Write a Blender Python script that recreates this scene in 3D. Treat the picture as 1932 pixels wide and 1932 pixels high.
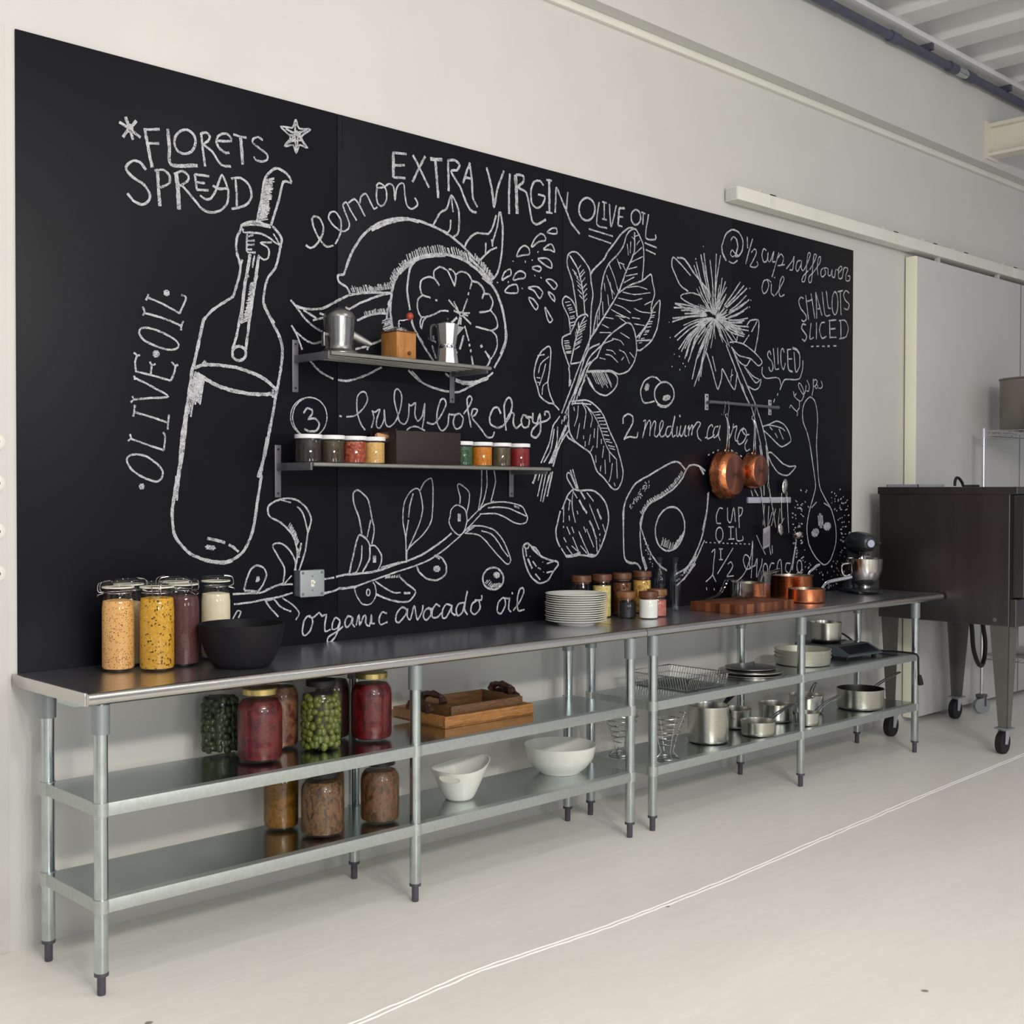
import bpy, bmesh, math, random
from math import sin, cos, pi, radians
from mathutils import Vector, Matrix

for o in list(bpy.data.objects):
    bpy.data.objects.remove(o, do_unlink=True)
SC = bpy.context.scene
COL = SC.collection
random.seed(7)

# ---------------------------------------------------------------- camera
cam = bpy.data.cameras.new('camera')
cam.sensor_fit = 'HORIZONTAL'; cam.sensor_width = 36.0
cam.lens = 36.0 * 2313.9 / 1932.0
cam.clip_start = 0.05; cam.clip_end = 100
camo = bpy.data.objects.new('camera', cam); COL.objects.link(camo)
yaw, pitch, roll = radians(44.121), radians(-0.906), radians(0.104)
fw = Vector((sin(yaw)*cos(pitch), cos(yaw)*cos(pitch), sin(pitch)))
rt = Vector((cos(yaw), -sin(yaw), 0)); up = rt.cross(fw)
rt, up = rt*cos(roll) + up*sin(roll), up*cos(roll) - rt*sin(roll)
M = Matrix((rt, up, -fw)).transposed().to_4x4()
M.translation = Vector((0, -3.9847, 1.4956))
camo.matrix_world = M
SC.camera = camo

# ---------------------------------------------------------------- world, lamps, exposure
SC.view_settings.view_transform = 'Standard'
SC.view_settings.look = 'None'
SC.view_settings.gamma = 1.0
SC.view_settings.use_curve_mapping = False
SC.view_settings.exposure = -0.06
w = bpy.data.worlds.new('studio'); SC.world = w; w.use_nodes = True
wn = w.node_tree; bg = wn.nodes['Background']
# made-up surround: bright and dim bands by azimuth, added to stripe the metal reflections
def wnode(t, **k):
    n = wn.nodes.new(t)
    for p, v in k.items(): setattr(n, p, v)
    return n
tc = wnode('ShaderNodeTexCoord'); sp = wnode('ShaderNodeSeparateXYZ'); wn.links.new(tc.outputs['Generated'], sp.inputs[0])
az = wnode('ShaderNodeMath', operation='ARCTAN2'); wn.links.new(sp.outputs[1], az.inputs[0]); wn.links.new(sp.outputs[0], az.inputs[1])
ml = wnode('ShaderNodeMath', operation='MULTIPLY_ADD'); ml.inputs[1].default_value = 7.0; ml.inputs[2].default_value = 0.8; wn.links.new(az.outputs[0], ml.inputs[0])
sn = wnode('ShaderNodeMath', operation='SINE'); wn.links.new(ml.outputs[0], sn.inputs[0])
mr = wnode('ShaderNodeMapRange'); mr.inputs['From Min'].default_value = -0.35; mr.inputs['From Max'].default_value = 0.35
mr.inputs['To Min'].default_value = 0.10; mr.inputs['To Max'].default_value = 0.66; wn.links.new(sn.outputs[0], mr.inputs[0])
wn.links.new(mr.outputs[0], bg.inputs[1])
bg.inputs[0].default_value = (0.84, 0.88, 1.0, 1)

def lamp(name, loc, aim, power, sx, sy, color, spread=180):
    l = bpy.data.lights.new(name, 'AREA'); l.shape = 'RECTANGLE'
    l.size = sx; l.size_y = sy; l.energy = power; l.color = color
    l.spread = radians(spread)
    o = bpy.data.objects.new(name, l); COL.objects.link(o)
    o.location = loc
    o.rotation_euler = (Vector(aim) - Vector(loc)).to_track_quat('-Z', 'Y').to_euler()
    return o
# name, position, aim, watts, width, depth, colour
WARM = (1.0, 0.95, 0.87); NEUT = (1.0, 0.98, 0.94); COOL = (0.94, 0.96, 1.0)
for nm, p, q, pw, sx, sy, c in (
    ('studio_lamp', (0.2, -6.5, 3.6), (3.2, 0, 1.2), 76, 0.30, 0.30, WARM),
    ('studio_lamp', (0.9, -6.7, 3.6), (3.2, 0, 1.2), 76, 0.30, 0.30, WARM),
    ('studio_lamp', (1.6, -6.9, 3.6), (3.2, 0, 1.2), 76, 0.30, 0.30, WARM),
    ('overhead_light', (0.8, -2.3, 4.1), (1.1, -1.2, 0), 10, 1.1, 0.25, NEUT),
    ('overhead_light', (3.6, -2.3, 4.1), (3.9, -1.2, 0), 10, 1.1, 0.25, NEUT),
    ('overhead_light', (3.3, -4.3, 4.32), (3.3, -4.3, 0), 18, 1.6, 0.5, NEUT),  # this and the next: unseen, added to brighten the top of the board
    ('overhead_light', (6.4, -4.5, 4.32), (6.4, -4.5, 0), 18, 1.4, 0.35, NEUT),
    ('fill_lamp', (-0.6, -7.8, 1.9), (2.0, 0, 0.8), 54, 1.0, 1.0, NEUT),  # this and the next two: unseen fill, added to lift the shade under the tables
    ('fill_lamp', (3.2, -8.4, 1.9), (3.6, 0, 0.8), 38, 1.0, 1.0, NEUT),
    ('fill_lamp', (7.2, -8.4, 1.9), (6.4, 0, 0.8), 8, 1.0, 1.0, COOL)):
    lamp(nm, p, q, pw, sx, sy, c)
# ---------------------------------------------------------------- materials
def lin(c):
    return tuple((x/255/12.92 if x <= 10.31 else ((x/255+0.055)/1.055)**2.4) for x in c) + (1,)
def newmat(name):
    m = bpy.data.materials.new(name); m.use_nodes = True
    nt = m.node_tree
    return m, nt, nt.nodes['Principled BSDF']
def N(nt, t, **k):
    n = nt.nodes.new(t)
    for a, b in k.items(): setattr(n, a, b)
    return n
def ramp(nt, src, stops):
    r = N(nt, 'ShaderNodeValToRGB'); e = r.color_ramp.elements
    e[0].position, e[0].color = stops[0]; e[1].position, e[1].color = stops[-1]
    for p, c in stops[1:-1]:
        q = e.new(p); q.color = c
    nt.links.new(src, r.inputs[0]); return r
def coords(nt, scale=(1, 1, 1), kind='Object'):
    tc = N(nt, 'ShaderNodeTexCoord'); mp = N(nt, 'ShaderNodeMapping')
    mp.inputs['Scale'].default_value = scale
    nt.links.new(tc.outputs[kind], mp.inputs[0]); return mp.outputs[0]
def noise(nt, scale, detail=3, rough=0.55, vec=None, sc=(1, 1, 1)):
    n = N(nt, 'ShaderNodeTexNoise')
    n.inputs['Scale'].default_value = scale; n.inputs['Detail'].default_value = detail
    n.inputs['Roughness'].default_value = rough
    nt.links.new(vec or coords(nt, sc), n.inputs['Vector']); return n
def bump(nt, b, src, strength=0.2, dist=0.01):
    bp = N(nt, 'ShaderNodeBump'); bp.inputs['Strength'].default_value = strength
    bp.inputs['Distance'].default_value = dist
    nt.links.new(src, bp.inputs['Height']); nt.links.new(bp.outputs[0], b.inputs['Normal'])
def plain(name, col, rough=0.5, metal=0.0, var=0.06, scale=6.0, sc=(1, 1, 1), bmp=0.0, spec=None):
    m, nt, b = newmat(name); c = lin(col)
    n = noise(nt, scale, sc=sc)
    lo = tuple(max(0, x*(1-var)) for x in c[:3]) + (1,); hi = tuple(min(1, x*(1+var)) for x in c[:3]) + (1,)
    r = ramp(nt, n.outputs[0], [(0.3, lo), (0.7, hi)])
    nt.links.new(r.outputs[0], b.inputs['Base Color'])
    b.inputs['Roughness'].default_value = rough; b.inputs['Metallic'].default_value = metal
    if spec is not None: b.inputs['Specular IOR Level'].default_value = spec
    if bmp: bump(nt, b, n.outputs[0], bmp)
    return m
def speckle(name, cols, scale=60, rough=0.6, sc=(1, 1, 1), dist='voronoi', spec=0.3, rare=None):
    """granular or chunky food: cells of random colour from cols"""
    m, nt, b = newmat(name)
    v = N(nt, 'ShaderNodeTexVoronoi'); v.inputs['Scale'].default_value = scale
    nt.links.new(coords(nt, sc), v.inputs['Vector'])
    sp = N(nt, 'ShaderNodeSeparateColor'); nt.links.new(v.outputs['Color'], sp.inputs[0])
    k = len(cols)
    r = ramp(nt, sp.outputs[0], [((i+0.0)/(k-1), lin(c)) for i, c in enumerate(cols)])
    if rare:    # the last colour only in a few cells
        e = r.color_ramp.elements
        for i in range(k-1): e[i].position = (1-rare-0.01)*i/(k-2)
        e[k-1].position = 1-rare
    nt.links.new(r.outputs[0], b.inputs['Base Color']); b.inputs['Roughness'].default_value = rough
    b.inputs['Specular IOR Level'].default_value = spec
    bump(nt, b, v.outputs['Distance'], 0.3, 0.002)
    return m
def shreds(name, cols, scale=30, sc=(1, 1, 0.5), rough=0.35):
    m, nt, b = newmat(name)
    n = noise(nt, scale, 5, 0.7, sc=sc); n.inputs['Distortion'].default_value = 0.5
    k = len(cols)
    r = ramp(nt, n.outputs[0], [(0.3+0.4*i/(k-1), lin(c)) for i, c in enumerate(cols)])
    nt.links.new(r.outputs[0], b.inputs['Base Color']); b.inputs['Roughness'].default_value = rough
    bump(nt, b, n.outputs[0], 0.4, 0.006)
    return m
def glassy(name, tint=(0.97, 0.985, 0.98), gloss=0.04, edge=0.42, rough=0.03):
    """thin clear glass: see-through with fresnel reflections"""
    m = bpy.data.materials.new(name); m.use_nodes = True; nt = m.node_tree
    nt.nodes.remove(nt.nodes['Principled BSDF']); out = nt.nodes['Material Output']
    t = N(nt, 'ShaderNodeBsdfTransparent'); t.inputs[0].default_value = tint + (1,)
    g = N(nt, 'ShaderNodeBsdfGlossy'); g.inputs['Roughness'].default_value = rough
    lw = N(nt, 'ShaderNodeLayerWeight'); lw.inputs[0].default_value = 0.25
    r = ramp(nt, lw.outputs['Facing'], [(0.0, (gloss,)*3+(1,)), (0.75, (gloss*1.6,)*3+(1,)), (1.0, (edge,)*3+(1,))])
    mx = N(nt, 'ShaderNodeMixShader')
    nt.links.new(r.outputs[0], mx.inputs[0]); nt.links.new(t.outputs[0], mx.inputs[1]); nt.links.new(g.outputs[0], mx.inputs[2])
    nt.links.new(mx.outputs[0], out.inputs[0])
    return m
def metal(name, col, rough=0.25, var=0.08, scale=8, sc=(1, 1, 1), aniso=0.0, rvar=0.0, bmp=0.0):
    m = plain(name, col, rough, 1.0, var, scale, sc, bmp)
    b = m.node_tree.nodes['Principled BSDF']
    if aniso: b.inputs['Anisotropic'].default_value = aniso
    return m
def wood(name, c1, c2, scale=12, sc=(1, 6, 6), rough=0.45):
    m, nt, b = newmat(name)
    n = noise(nt, scale, 5, 0.6, sc=sc); n.inputs['Distortion'].default_value = 0.6
    r = ramp(nt, n.outputs[0], [(0.32, lin(c1)), (0.68, lin(c2))])
    nt.links.new(r.outputs[0], b.inputs['Base Color']); b.inputs['Roughness'].default_value = rough
    bump(nt, b, n.outputs[0], 0.1, 0.002)
    return m

MAT = {}
MAT['wall'] = plain('white_wall_paint', (208, 207, 202), 0.75, 0, 0.025, 2.0, bmp=0.03)
MAT['deck'] = plain('white_ceiling_paint', (224, 222, 222), 0.7, 0, 0.04, 1.5)
MAT['trim'] = plain('trim_paint', (226, 226, 216), 0.6, 0, 0.03, 3.0)
MAT['beam'] = plain('cream_beam_paint', (222, 216, 204), 0.6, 0, 0.05, 4.0)
MAT['door'] = plain('door_paint', (200, 200, 198), 0.6, 0, 0.025, 2.0)
MAT['dooredge_lit'] = plain('lit_door_edge', (240, 240, 220), 0.6, 0, 0.02, 2.0)  # door colour lightened for the light striking its left end face
MAT['pipe'] = plain('dark_conduit_paint', (84, 86, 104), 0.5, 0.2, 0.15, 9.0)
MAT['galv'] = metal('galvanised_steel', (190, 200, 200), 0.24, 0.10, 22, rvar=0.1)
MAT['shelfsteel'] = metal('shelf_steel', (198, 206, 206), 0.19, 0.05, 5)
MAT['lip'] = plain('galvanised_lip', (186, 192, 188), 0.42, 0.75, 0.06, 60)
MAT['top'] = metal('brushed_tabletop_steel', (204, 204, 212), 0.29, 0.06, 9, sc=(1, 12, 1))
MAT['nose'] = metal('polished_edge_steel', (206, 204, 200), 0.24, 0.05, 7)
MAT['foot'] = plain('dark_bullet_foot', (84, 82, 92), 0.45, 0.4)
MAT['socket'] = plain('grey_leg_socket', (150, 158, 160), 0.45, 0.6)
MAT['steel'] = metal('stainless_steel', (205, 204, 198), 0.17, 0.05, 6)
MAT['bsteel'] = metal('brushed_cookware_steel', (208, 206, 196), 0.26, 0.06, 10, sc=(1, 1, 9))
MAT['dullsteel'] = metal('aged_aluminium', (150, 150, 148), 0.30, 0.10, 24)
MAT['alu'] = plain('cast_aluminium', (206, 206, 204), 0.36, 0.85, 0.05, 14)
MAT['bracket'] = plain('grey_bracket_steel', (112, 112, 118), 0.42, 0.55, 0.06, 20)
MAT['rod'] = metal('shelf_rod_steel', (176, 176, 168), 0.30, 0.06, 18)
MAT['chrome'] = metal('chrome', (222, 222, 226), 0.10, 0.03, 5)
MAT['wire'] = metal('wire_steel', (190, 190, 186), 0.22, 0.06, 12)
MAT['ovensteel'] = metal('dark_oven_steel', (112, 108, 107), 0.38, 0.12, 3.0, sc=(1, 3, 0.4))
MAT['ovenleg'] = plain('oven_leg_steel', (128, 126, 120), 0.42, 0.7, 0.08, 6)
MAT['copper'] = metal('hammered_copper', (222, 138, 94), 0.22, 0.08, 90, bmp=0.2)
MAT['copperdisc'] = metal('spun_copper_base', (176, 112, 94), 0.36, 0.05, 9)
MAT['brass'] = metal('gold_lid', (206, 186, 120), 0.32, 0.06, 12)
MAT['black'] = plain('black_plastic', (22, 22, 24), 0.45, 0, 0.1, 10)
MAT['rubber'] = plain('black_rubber', (20, 20, 22), 0.6, 0, 0.1, 12)
MAT['bowlblack'] = plain('matte_black_bowl', (16, 15, 20), 0.6, 0, 0.08, 8, spec=0.25)
MAT['nonstick'] = plain('nonstick_coating', (18, 16, 14), 0.42, 0, 0.1, 10)
MAT['china'] = plain('white_china', (232, 234, 226), 0.12, 0, 0.015, 5, spec=0.6)
MAT['whitelid'] = plain('white_plastic_lid', (236, 236, 238), 0.4, 0, 0.02, 9)
MAT['gasket'] = plain('white_rubber_gasket', (232, 228, 214), 0.5, 0, 0.03, 9)
MAT['glass'] = glassy('clear_jar_glass')
MAT['bottleglass'] = glassy('bottle_glass', (0.86, 0.92, 0.92), 0.05, 0.5)
MAT['pitcher'] = glassy('clear_pitcher_glass', (0.90, 0.91, 0.90), 0.06, 0.5)
MAT['woodlid'] = wood('acacia_lid', (78, 44, 26), (112, 68, 42), 16)
MAT['woodlid2'] = wood('light_acacia_lid', (104, 68, 36), (138, 94, 52), 16)
MAT['traywood'] = wood('honey_tray_wood', (132, 86, 44), (184, 130, 74), 14, (1.2, 9, 9))
MAT['traywood2'] = wood('brown_tray_wood', (86, 60, 36), (120, 86, 52), 14, (1.2, 9, 9))
MAT['antler'] = plain('dark_antler', (66, 46, 38), 0.3, 0, 0.25, 20)
MAT['cratewood'] = wood('dark_crate_wood', (26, 15, 14), (42, 25, 24), 12, (1, 3, 14), 0.6)
MAT['grinderwood'] = wood('grinder_wood', (150, 98, 46), (184, 128, 66), 10, (4, 4, 1), 0.5)
MAT['handlewood'] = wood('pale_tool_wood', (196, 140, 96), (216, 164, 120), 10)
MAT['redknob'] = plain('red_painted_wood', (158, 60, 36), 0.35, 0, 0.25, 40)
MAT['switch'] = plain('grey_switch_cover', (158, 166, 168), 0.5, 0.2, 0.03, 10)
MAT['switchbox'] = plain('grey_switch_box', (112, 122, 126), 0.45, 0.4, 0.06, 10)
MAT['toggle'] = plain('ivory_toggle', (236, 234, 220), 0.4)
MAT['strip'] = plain('magnetic_strip_steel', (196, 196, 208), 0.4, 0.5, 0.06, 30)
MAT['mixer'] = plain('grey_mixer_enamel', (62, 66, 70), 0.28, 0.35, 0.05, 8)
MAT['cooktop'] = plain('cooktop_case', (96, 106, 110), 0.42, 0.5, 0.06, 10)
MAT['glasstop'] = plain('cooktop_black_glass', (20, 24, 30), 0.12)
MAT['panpale'] = plain('pale_aluminium_pan', (186, 186, 172), 0.42, 0.55, 0.05, 14)

def endgrain():
    m, nt, b = newmat('striped_chopping_board')
    tc = coords(nt, (1, 1, 1)); sx = N(nt, 'ShaderNodeSeparateXYZ'); nt.links.new(tc, sx.inputs[0])
    ad = N(nt, 'ShaderNodeMath', operation='ADD'); nt.links.new(sx.outputs[0], ad.inputs[0]); nt.links.new(sx.outputs[1], ad.inputs[1])
    wn = N(nt, 'ShaderNodeTexWhiteNoise', noise_dimensions='1D')
    ml = N(nt, 'ShaderNodeMath', operation='MULTIPLY'); ml.inputs[1].default_value = 34; nt.links.new(ad.outputs[0], ml.inputs[0])
    fl = N(nt, 'ShaderNodeMath', operation='FLOOR'); nt.links.new(ml.outputs[0], fl.inputs[0])
    nt.links.new(fl.outputs[0], wn.inputs['W'])
    r = ramp(nt, wn.outputs[0], [(0.0, lin((70, 34, 21))), (0.5, lin((96, 52, 31))), (1.0, lin((140, 86, 48)))])
    nt.links.new(r.outputs[0], b.inputs['Base Color']); b.inputs['Roughness'].default_value = 0.4
    return m
MAT['board'] = endgrain()

def floormat():
    m, nt, b = newmat('white_painted_concrete')
    v = coords(nt, (1, 1, 1)); s = N(nt, 'ShaderNodeSeparateXYZ'); nt.links.new(v, s.inputs[0])
    big = noise(nt, 0.9, 4, 0.5, sc=(0.35, 1.6, 1)); fine = noise(nt, 26, 3, 0.6, sc=(0.3, 1, 1))
    r = ramp(nt, big.outputs[0], [(0.3, lin((234, 232, 225))), (0.7, lin((244, 242, 235)))])
    r2 = ramp(nt, fine.outputs[0], [(0.3, (0.95, 0.95, 0.95, 1)), (0.75, (1, 1, 1, 1))])
    mul = N(nt, 'ShaderNodeMix', data_type='RGBA', blend_type='MULTIPLY'); mul.inputs[0].default_value = 1
    nt.links.new(r.outputs[0], mul.inputs[6]); nt.links.new(r2.outputs[0], mul.inputs[7])
    # small scuffs and specks
    sp = N(nt, 'ShaderNodeTexVoronoi'); sp.inputs['Scale'].default_value = 2.6; nt.links.new(v, sp.inputs['Vector'])
    wob = noise(nt, 30, 3)
    ad = N(nt, 'ShaderNodeMath', operation='MULTIPLY_ADD'); ad.inputs[1].default_value = 0.05
    nt.links.new(wob.outputs[0], ad.inputs[0]); nt.links.new(sp.outputs['Distance'], ad.inputs[2])
    rs = ramp(nt, ad.outputs[0], [(0.044, (0.30, 0.29, 0.30, 1)), (0.058, (1, 1, 1, 1))])
    mul2 = N(nt, 'ShaderNodeMix', data_type='RGBA', blend_type='MULTIPLY'); mul2.inputs[0].default_value = 1
    nt.links.new(mul.outputs[2], mul2.inputs[6]); nt.links.new(rs.outputs[0], mul2.inputs[7])
    nt.links.new(mul2.outputs[2], b.inputs['Base Color'])
    rr = ramp(nt, big.outputs[0], [(0.3, (0.34,)*3+(1,)), (0.7, (0.46,)*3+(1,))])
    nt.links.new(rr.outputs[0], b.inputs['Roughness'])
    bump(nt, b, fine.outputs[0], 0.06, 0.004)
    return m
MAT['floor'] = floormat()
MAT['seam'] = plain('fresh_white_seam_paint', (252, 251, 247), 0.45, 0, 0.02, 30)
MAT['scuff'] = plain('dark_floor_scuff', (120, 116, 114), 0.7)

# ---------------------------------------------------------------- mesh helpers
class MB:
    def __init__(s): s.bm = bmesh.new(); s.sm = set()
    def _x(s, verts, mat):
        if mat is not None: bmesh.ops.transform(s.bm, matrix=mat, verts=verts)
    def box(s, x0, x1, y0, y1, z0, z1, bev=0.0, mat=None, seg=2):
        b = bmesh.new(); bmesh.ops.create_cube(b, size=1)
        for v in b.verts:
            v.co = Vector(((x0+x1)/2+v.co.x*(x1-x0), (y0+y1)/2+v.co.y*(y1-y0), (z0+z1)/2+v.co.z*(z1-z0)))
        if bev: bmesh.ops.bevel(b, geom=b.edges[:], offset=bev, segments=seg, affect='EDGES', profile=0.5)
        return s.merge(b, mat)
    def merge(s, b, mat=None):
        vm = {}
        for v in b.verts: vm[v] = s.bm.verts.new((mat @ v.co) if mat is not None else v.co)
        for f in b.faces:
            try: s.bm.faces.new([vm[v] for v in f.verts])
            except ValueError: pass
        b.free(); return s
    def lathe(s, prof, seg=40, c=(0, 0, 0), mat=None, a0=0, phase=0.0):
        rings = []
        for r, z in prof:
            if r < 1e-6: rings.append([s.bm.verts.new((c[0], c[1], c[2]+z))])
            else: rings.append([s.bm.verts.new((c[0]+r*cos(2*pi*i/seg+phase), c[1]+r*sin(2*pi*i/seg+phase), c[2]+z)) for i in range(seg)])
        new = [v for q in rings for v in q]
        for a, b in zip(rings, rings[1:]):
            if len(a) == 1 and len(b) == 1: continue
            for i in range(seg):
                j = (i+1) % seg
                if len(a) == 1: s.bm.faces.new([a[0], b[j], b[i]])
                elif len(b) == 1: s.bm.faces.new([a[i], a[j], b[0]])
                else: s.bm.faces.new([a[i], a[j], b[j], b[i]])
        s._x(new, mat); return s
    def tube(s, pts, r, seg=8, closed=False, caps=True, mat=None, flat=None, sm=0):
        P = [Vector(p) for p in pts]
        if sm:      # smooth the path through its points
            R0 = list(r) if hasattr(r, '__len__') else [r]*len(P); Q = []; R1 = []; m = len(P)
            for i in range(m-1):
                a, b, c, d = P[max(i-1, 0)], P[i], P[i+1], P[min(i+2, m-1)]
                for k in range(sm):
                    t = k/sm
                    Q.append(0.5*((2*b)+(c-a)*t+(2*a-5*b+4*c-d)*t*t+(3*b-a-3*c+d)*t**3)); R1.append(R0[i]+(R0[i+1]-R0[i])*t)
            P = Q+[P[-1]]; r = R1+[R0[-1]]
        n = len(P); rings = []
        rr = r if hasattr(r, '__len__') else [r]*n
        prev = None
        for i in range(n):
            t = (P[(i+1) % n]-P[i-1]) if closed else (P[min(i+1, n-1)]-P[max(i-1, 0)])
            if t.length < 1e-9: t = Vector((0, 0, 1))
            t.normalize()
            if prev is None:
                a = Vector((0, 0, 1)) if abs(t.z) < 0.9 else Vector((1, 0, 0))
                u = t.cross(a).normalized()
            else:
                u = (prev - t*prev.dot(t))
                u = u.normalized() if u.length > 1e-6 else t.orthogonal().normalized()
            prev = u; v = t.cross(u)
            fx, fy = flat if flat else (1, 1)
            rings.append([s.bm.verts.new(P[i]+(u*cos(2*pi*k/seg)*fx+v*sin(2*pi*k/seg)*fy)*rr[i]) for k in range(seg)])
        m = n if closed else n-1
        for i in range(m):
            a, b = rings[i], rings[(i+1) % n]
            for k in range(seg):
                l = (k+1) % seg
                s.bm.faces.new([a[k], a[l], b[l], b[k]])
        if caps and not closed:
            s.bm.faces.new(rings[0][::-1]); s.bm.faces.new(rings[-1])
        s._x([v for q in rings for v in q], mat); return s
    def cyl(s, p0, p1, r0, r1=None, seg=20):
        return s.tube([p0, p1], [r0, r0 if r1 is None else r1], seg)
    def ring(s, c, R, r, seg=40, sec=8, axis='z', sx=1, sy=1):
        pts = []
        for i in range(seg):
            a = 2*pi*i/seg; x, y = R*cos(a)*sx, R*sin(a)*sy
            pts.append({'z': (c[0]+x, c[1]+y, c[2]), 'y': (c[0]+x, c[1], c[2]+y), 'x': (c[0], c[1]+x, c[2]+y)}[axis])
        return s.tube(pts, r, sec, closed=True)
    def ball(s, c, rx, ry=None, rz=None, u=16, v=10, mat=None):
        b = bmesh.new(); bmesh.ops.create_uvsphere(b, u_segments=u, v_segments=v, radius=1)
        for q in b.verts: q.co = Vector((c[0]+q.co.x*rx, c[1]+q.co.y*(ry or rx), c[2]+q.co.z*(rz or rx)))
        return s.merge(b, mat)
    def prism(s, poly, z0, z1, mat=None):
        a = [s.bm.verts.new((x, y, z0)) for x, y in poly]; b = [s.bm.verts.new((x, y, z1)) for x, y in poly]
        n = len(poly)
        s.bm.faces.new(a[::-1]); s.bm.faces.new(b)
        for i in range(n): s.bm.faces.new([a[i], a[(i+1) % n], b[(i+1) % n], b[i]])
        s._x(a+b, mat); return s
    def quad(s, *p):
        s.bm.faces.new([s.bm.verts.new(q) for q in p]); return s
    def build(s, name, mat, parent=None, angle=35, loc=None, smooth=True):
        bmesh.ops.recalc_face_normals(s.bm, faces=s.bm.faces[:])
        me = bpy.data.meshes.new(name); s.bm.to_mesh(me); s.bm.free()
        me.materials.append(MAT[mat] if isinstance(mat, str) else mat)
        if smooth:
            me.polygons.foreach_set('use_smooth', [True]*len(me.polygons))
            me.set_sharp_from_angle(angle=radians(angle))
        o = bpy.data.objects.new(name, me); COL.objects.link(o)
        if parent is not None: o.parent = parent
        if loc is not None: o.location = loc
        return o
def tag(o, label=None, cat=None, group=None, kind=None):
    if label: o['label'] = label
    if cat: o['category'] = cat
    if group: o['group'] = group
    if kind: o['kind'] = kind
    return o
def thing(name, loc, label, cat, group=None, rz=0.0, rot=None):
    o = bpy.data.objects.new(name, None); COL.objects.link(o)
    o.empty_display_size = 0.05
    o.location = loc; o.rotation_euler = rot if rot else (0, 0, rz)
    return tag(o, label, cat, group)
def dup(root, loc, label, rz=None, group=None, skip=()):
    r = root.copy(); COL.objects.link(r); r.location = loc
    if rz is not None: r.rotation_euler = (0, 0, rz)
    r['label'] = label
    if group: r['group'] = group
    for ch in list(root.children):
        c = ch.copy(); COL.objects.link(c); c.parent = r
        for g in ch.children:
            d = g.copy(); COL.objects.link(d); d.parent = c
    return r
def setmat(root, part, mat):
    """give a copy's part its own mesh data with another material"""
    for ch in root.children:
        if ch.name.split('.')[0] == part:
            ch.data = ch.data.copy(); ch.data.materials[0] = MAT[mat] if isinstance(mat, str) else mat
def arc(cx, cy, r, a0, a1, n):
    return [(cx+r*cos(radians(a0+(a1-a0)*i/(n-1))), cy+r*sin(radians(a0+(a1-a0)*i/(n-1)))) for i in range(n)]
# ---------------------------------------------------------------- the setting
def struct(name, mb, mat, label=None, parent=None, **k):
    o = mb.build(name, mat, parent, **k); o['kind'] = 'structure'
    if label: o['label'] = label
    return o
struct('floor', MB().box(-3, 14, -8, 0.3, -0.12, 0), 'floor', 'white painted concrete floor')
struct('wall_back', MB().box(-3, 14, 0, 0.2, 0, 3.80), 'wall', 'long white painted wall behind the chalkboard')
struct('wall_upper', MB().box(-3, 14, -0.11, 0.2, 3.80, 4.62), 'wall', 'upper white wall overhanging the long wall')
struct('trim_1', MB().box(-1, 1.586, -0.010, 0.001, 0, 2.995, 0.003), 'wall', 'slightly raised white wall panel left of the chalkboard')
struct('trim_2', MB().box(-3, 14, -0.028, 0.002, 3.762, 3.80, 0.004), 'trim', 'narrow white ledge along the top of the long wall')
struct('trim_3', MB().box(-3, 14, -0.20, -0.109, 4.375, 4.41, 0.003), 'deck', 'pale ledge carrying the ceiling deck')
# deeply ribbed roof deck, ribs at right angles to the long wall
def deck():
    mb = MB(); per = 0.572; x = 6.93 - 17*per; pts = []
    while x < 14.2:
        pts += [(x, 4.41), (x+0.21, 4.41), (x+0.27, 4.60), (x+0.51, 4.60)]; x += per
    for (xa, za), (xb, zb) in zip(pts, pts[1:]):
        mb.quad((xa, -0.10, za), (xb, -0.10, zb), (xb, -8, zb), (xa, -8, za))
    bmesh.ops.remove_doubles(mb.bm, verts=mb.bm.verts[:], dist=1e-5)
    ext = bmesh.ops.extrude_face_region(mb.bm, geom=mb.bm.faces[:])
    bmesh.ops.translate(mb.bm, vec=(0, 0, 0.04), verts=[g for g in ext['geom'] if isinstance(g, bmesh.types.BMVert)])
    return mb
struct('ceiling', deck(), 'deck', 'white ribbed roof deck ceiling', angle=20)
bmk = MB().box(8.42, 8.445, -7.9, -0.11, 3.87, 4.06).box(8.37, 8.495, -7.9, -0.11, 4.05, 4.075).box(8.37, 8.495, -7.9, -0.11, 3.85, 3.872)
bmk.box(8.34, 8.52, -0.125, -0.109, 3.83, 4.09)
struct('trim_4', bmk, 'beam', 'cream painted roof beam running out from the wall')
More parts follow.
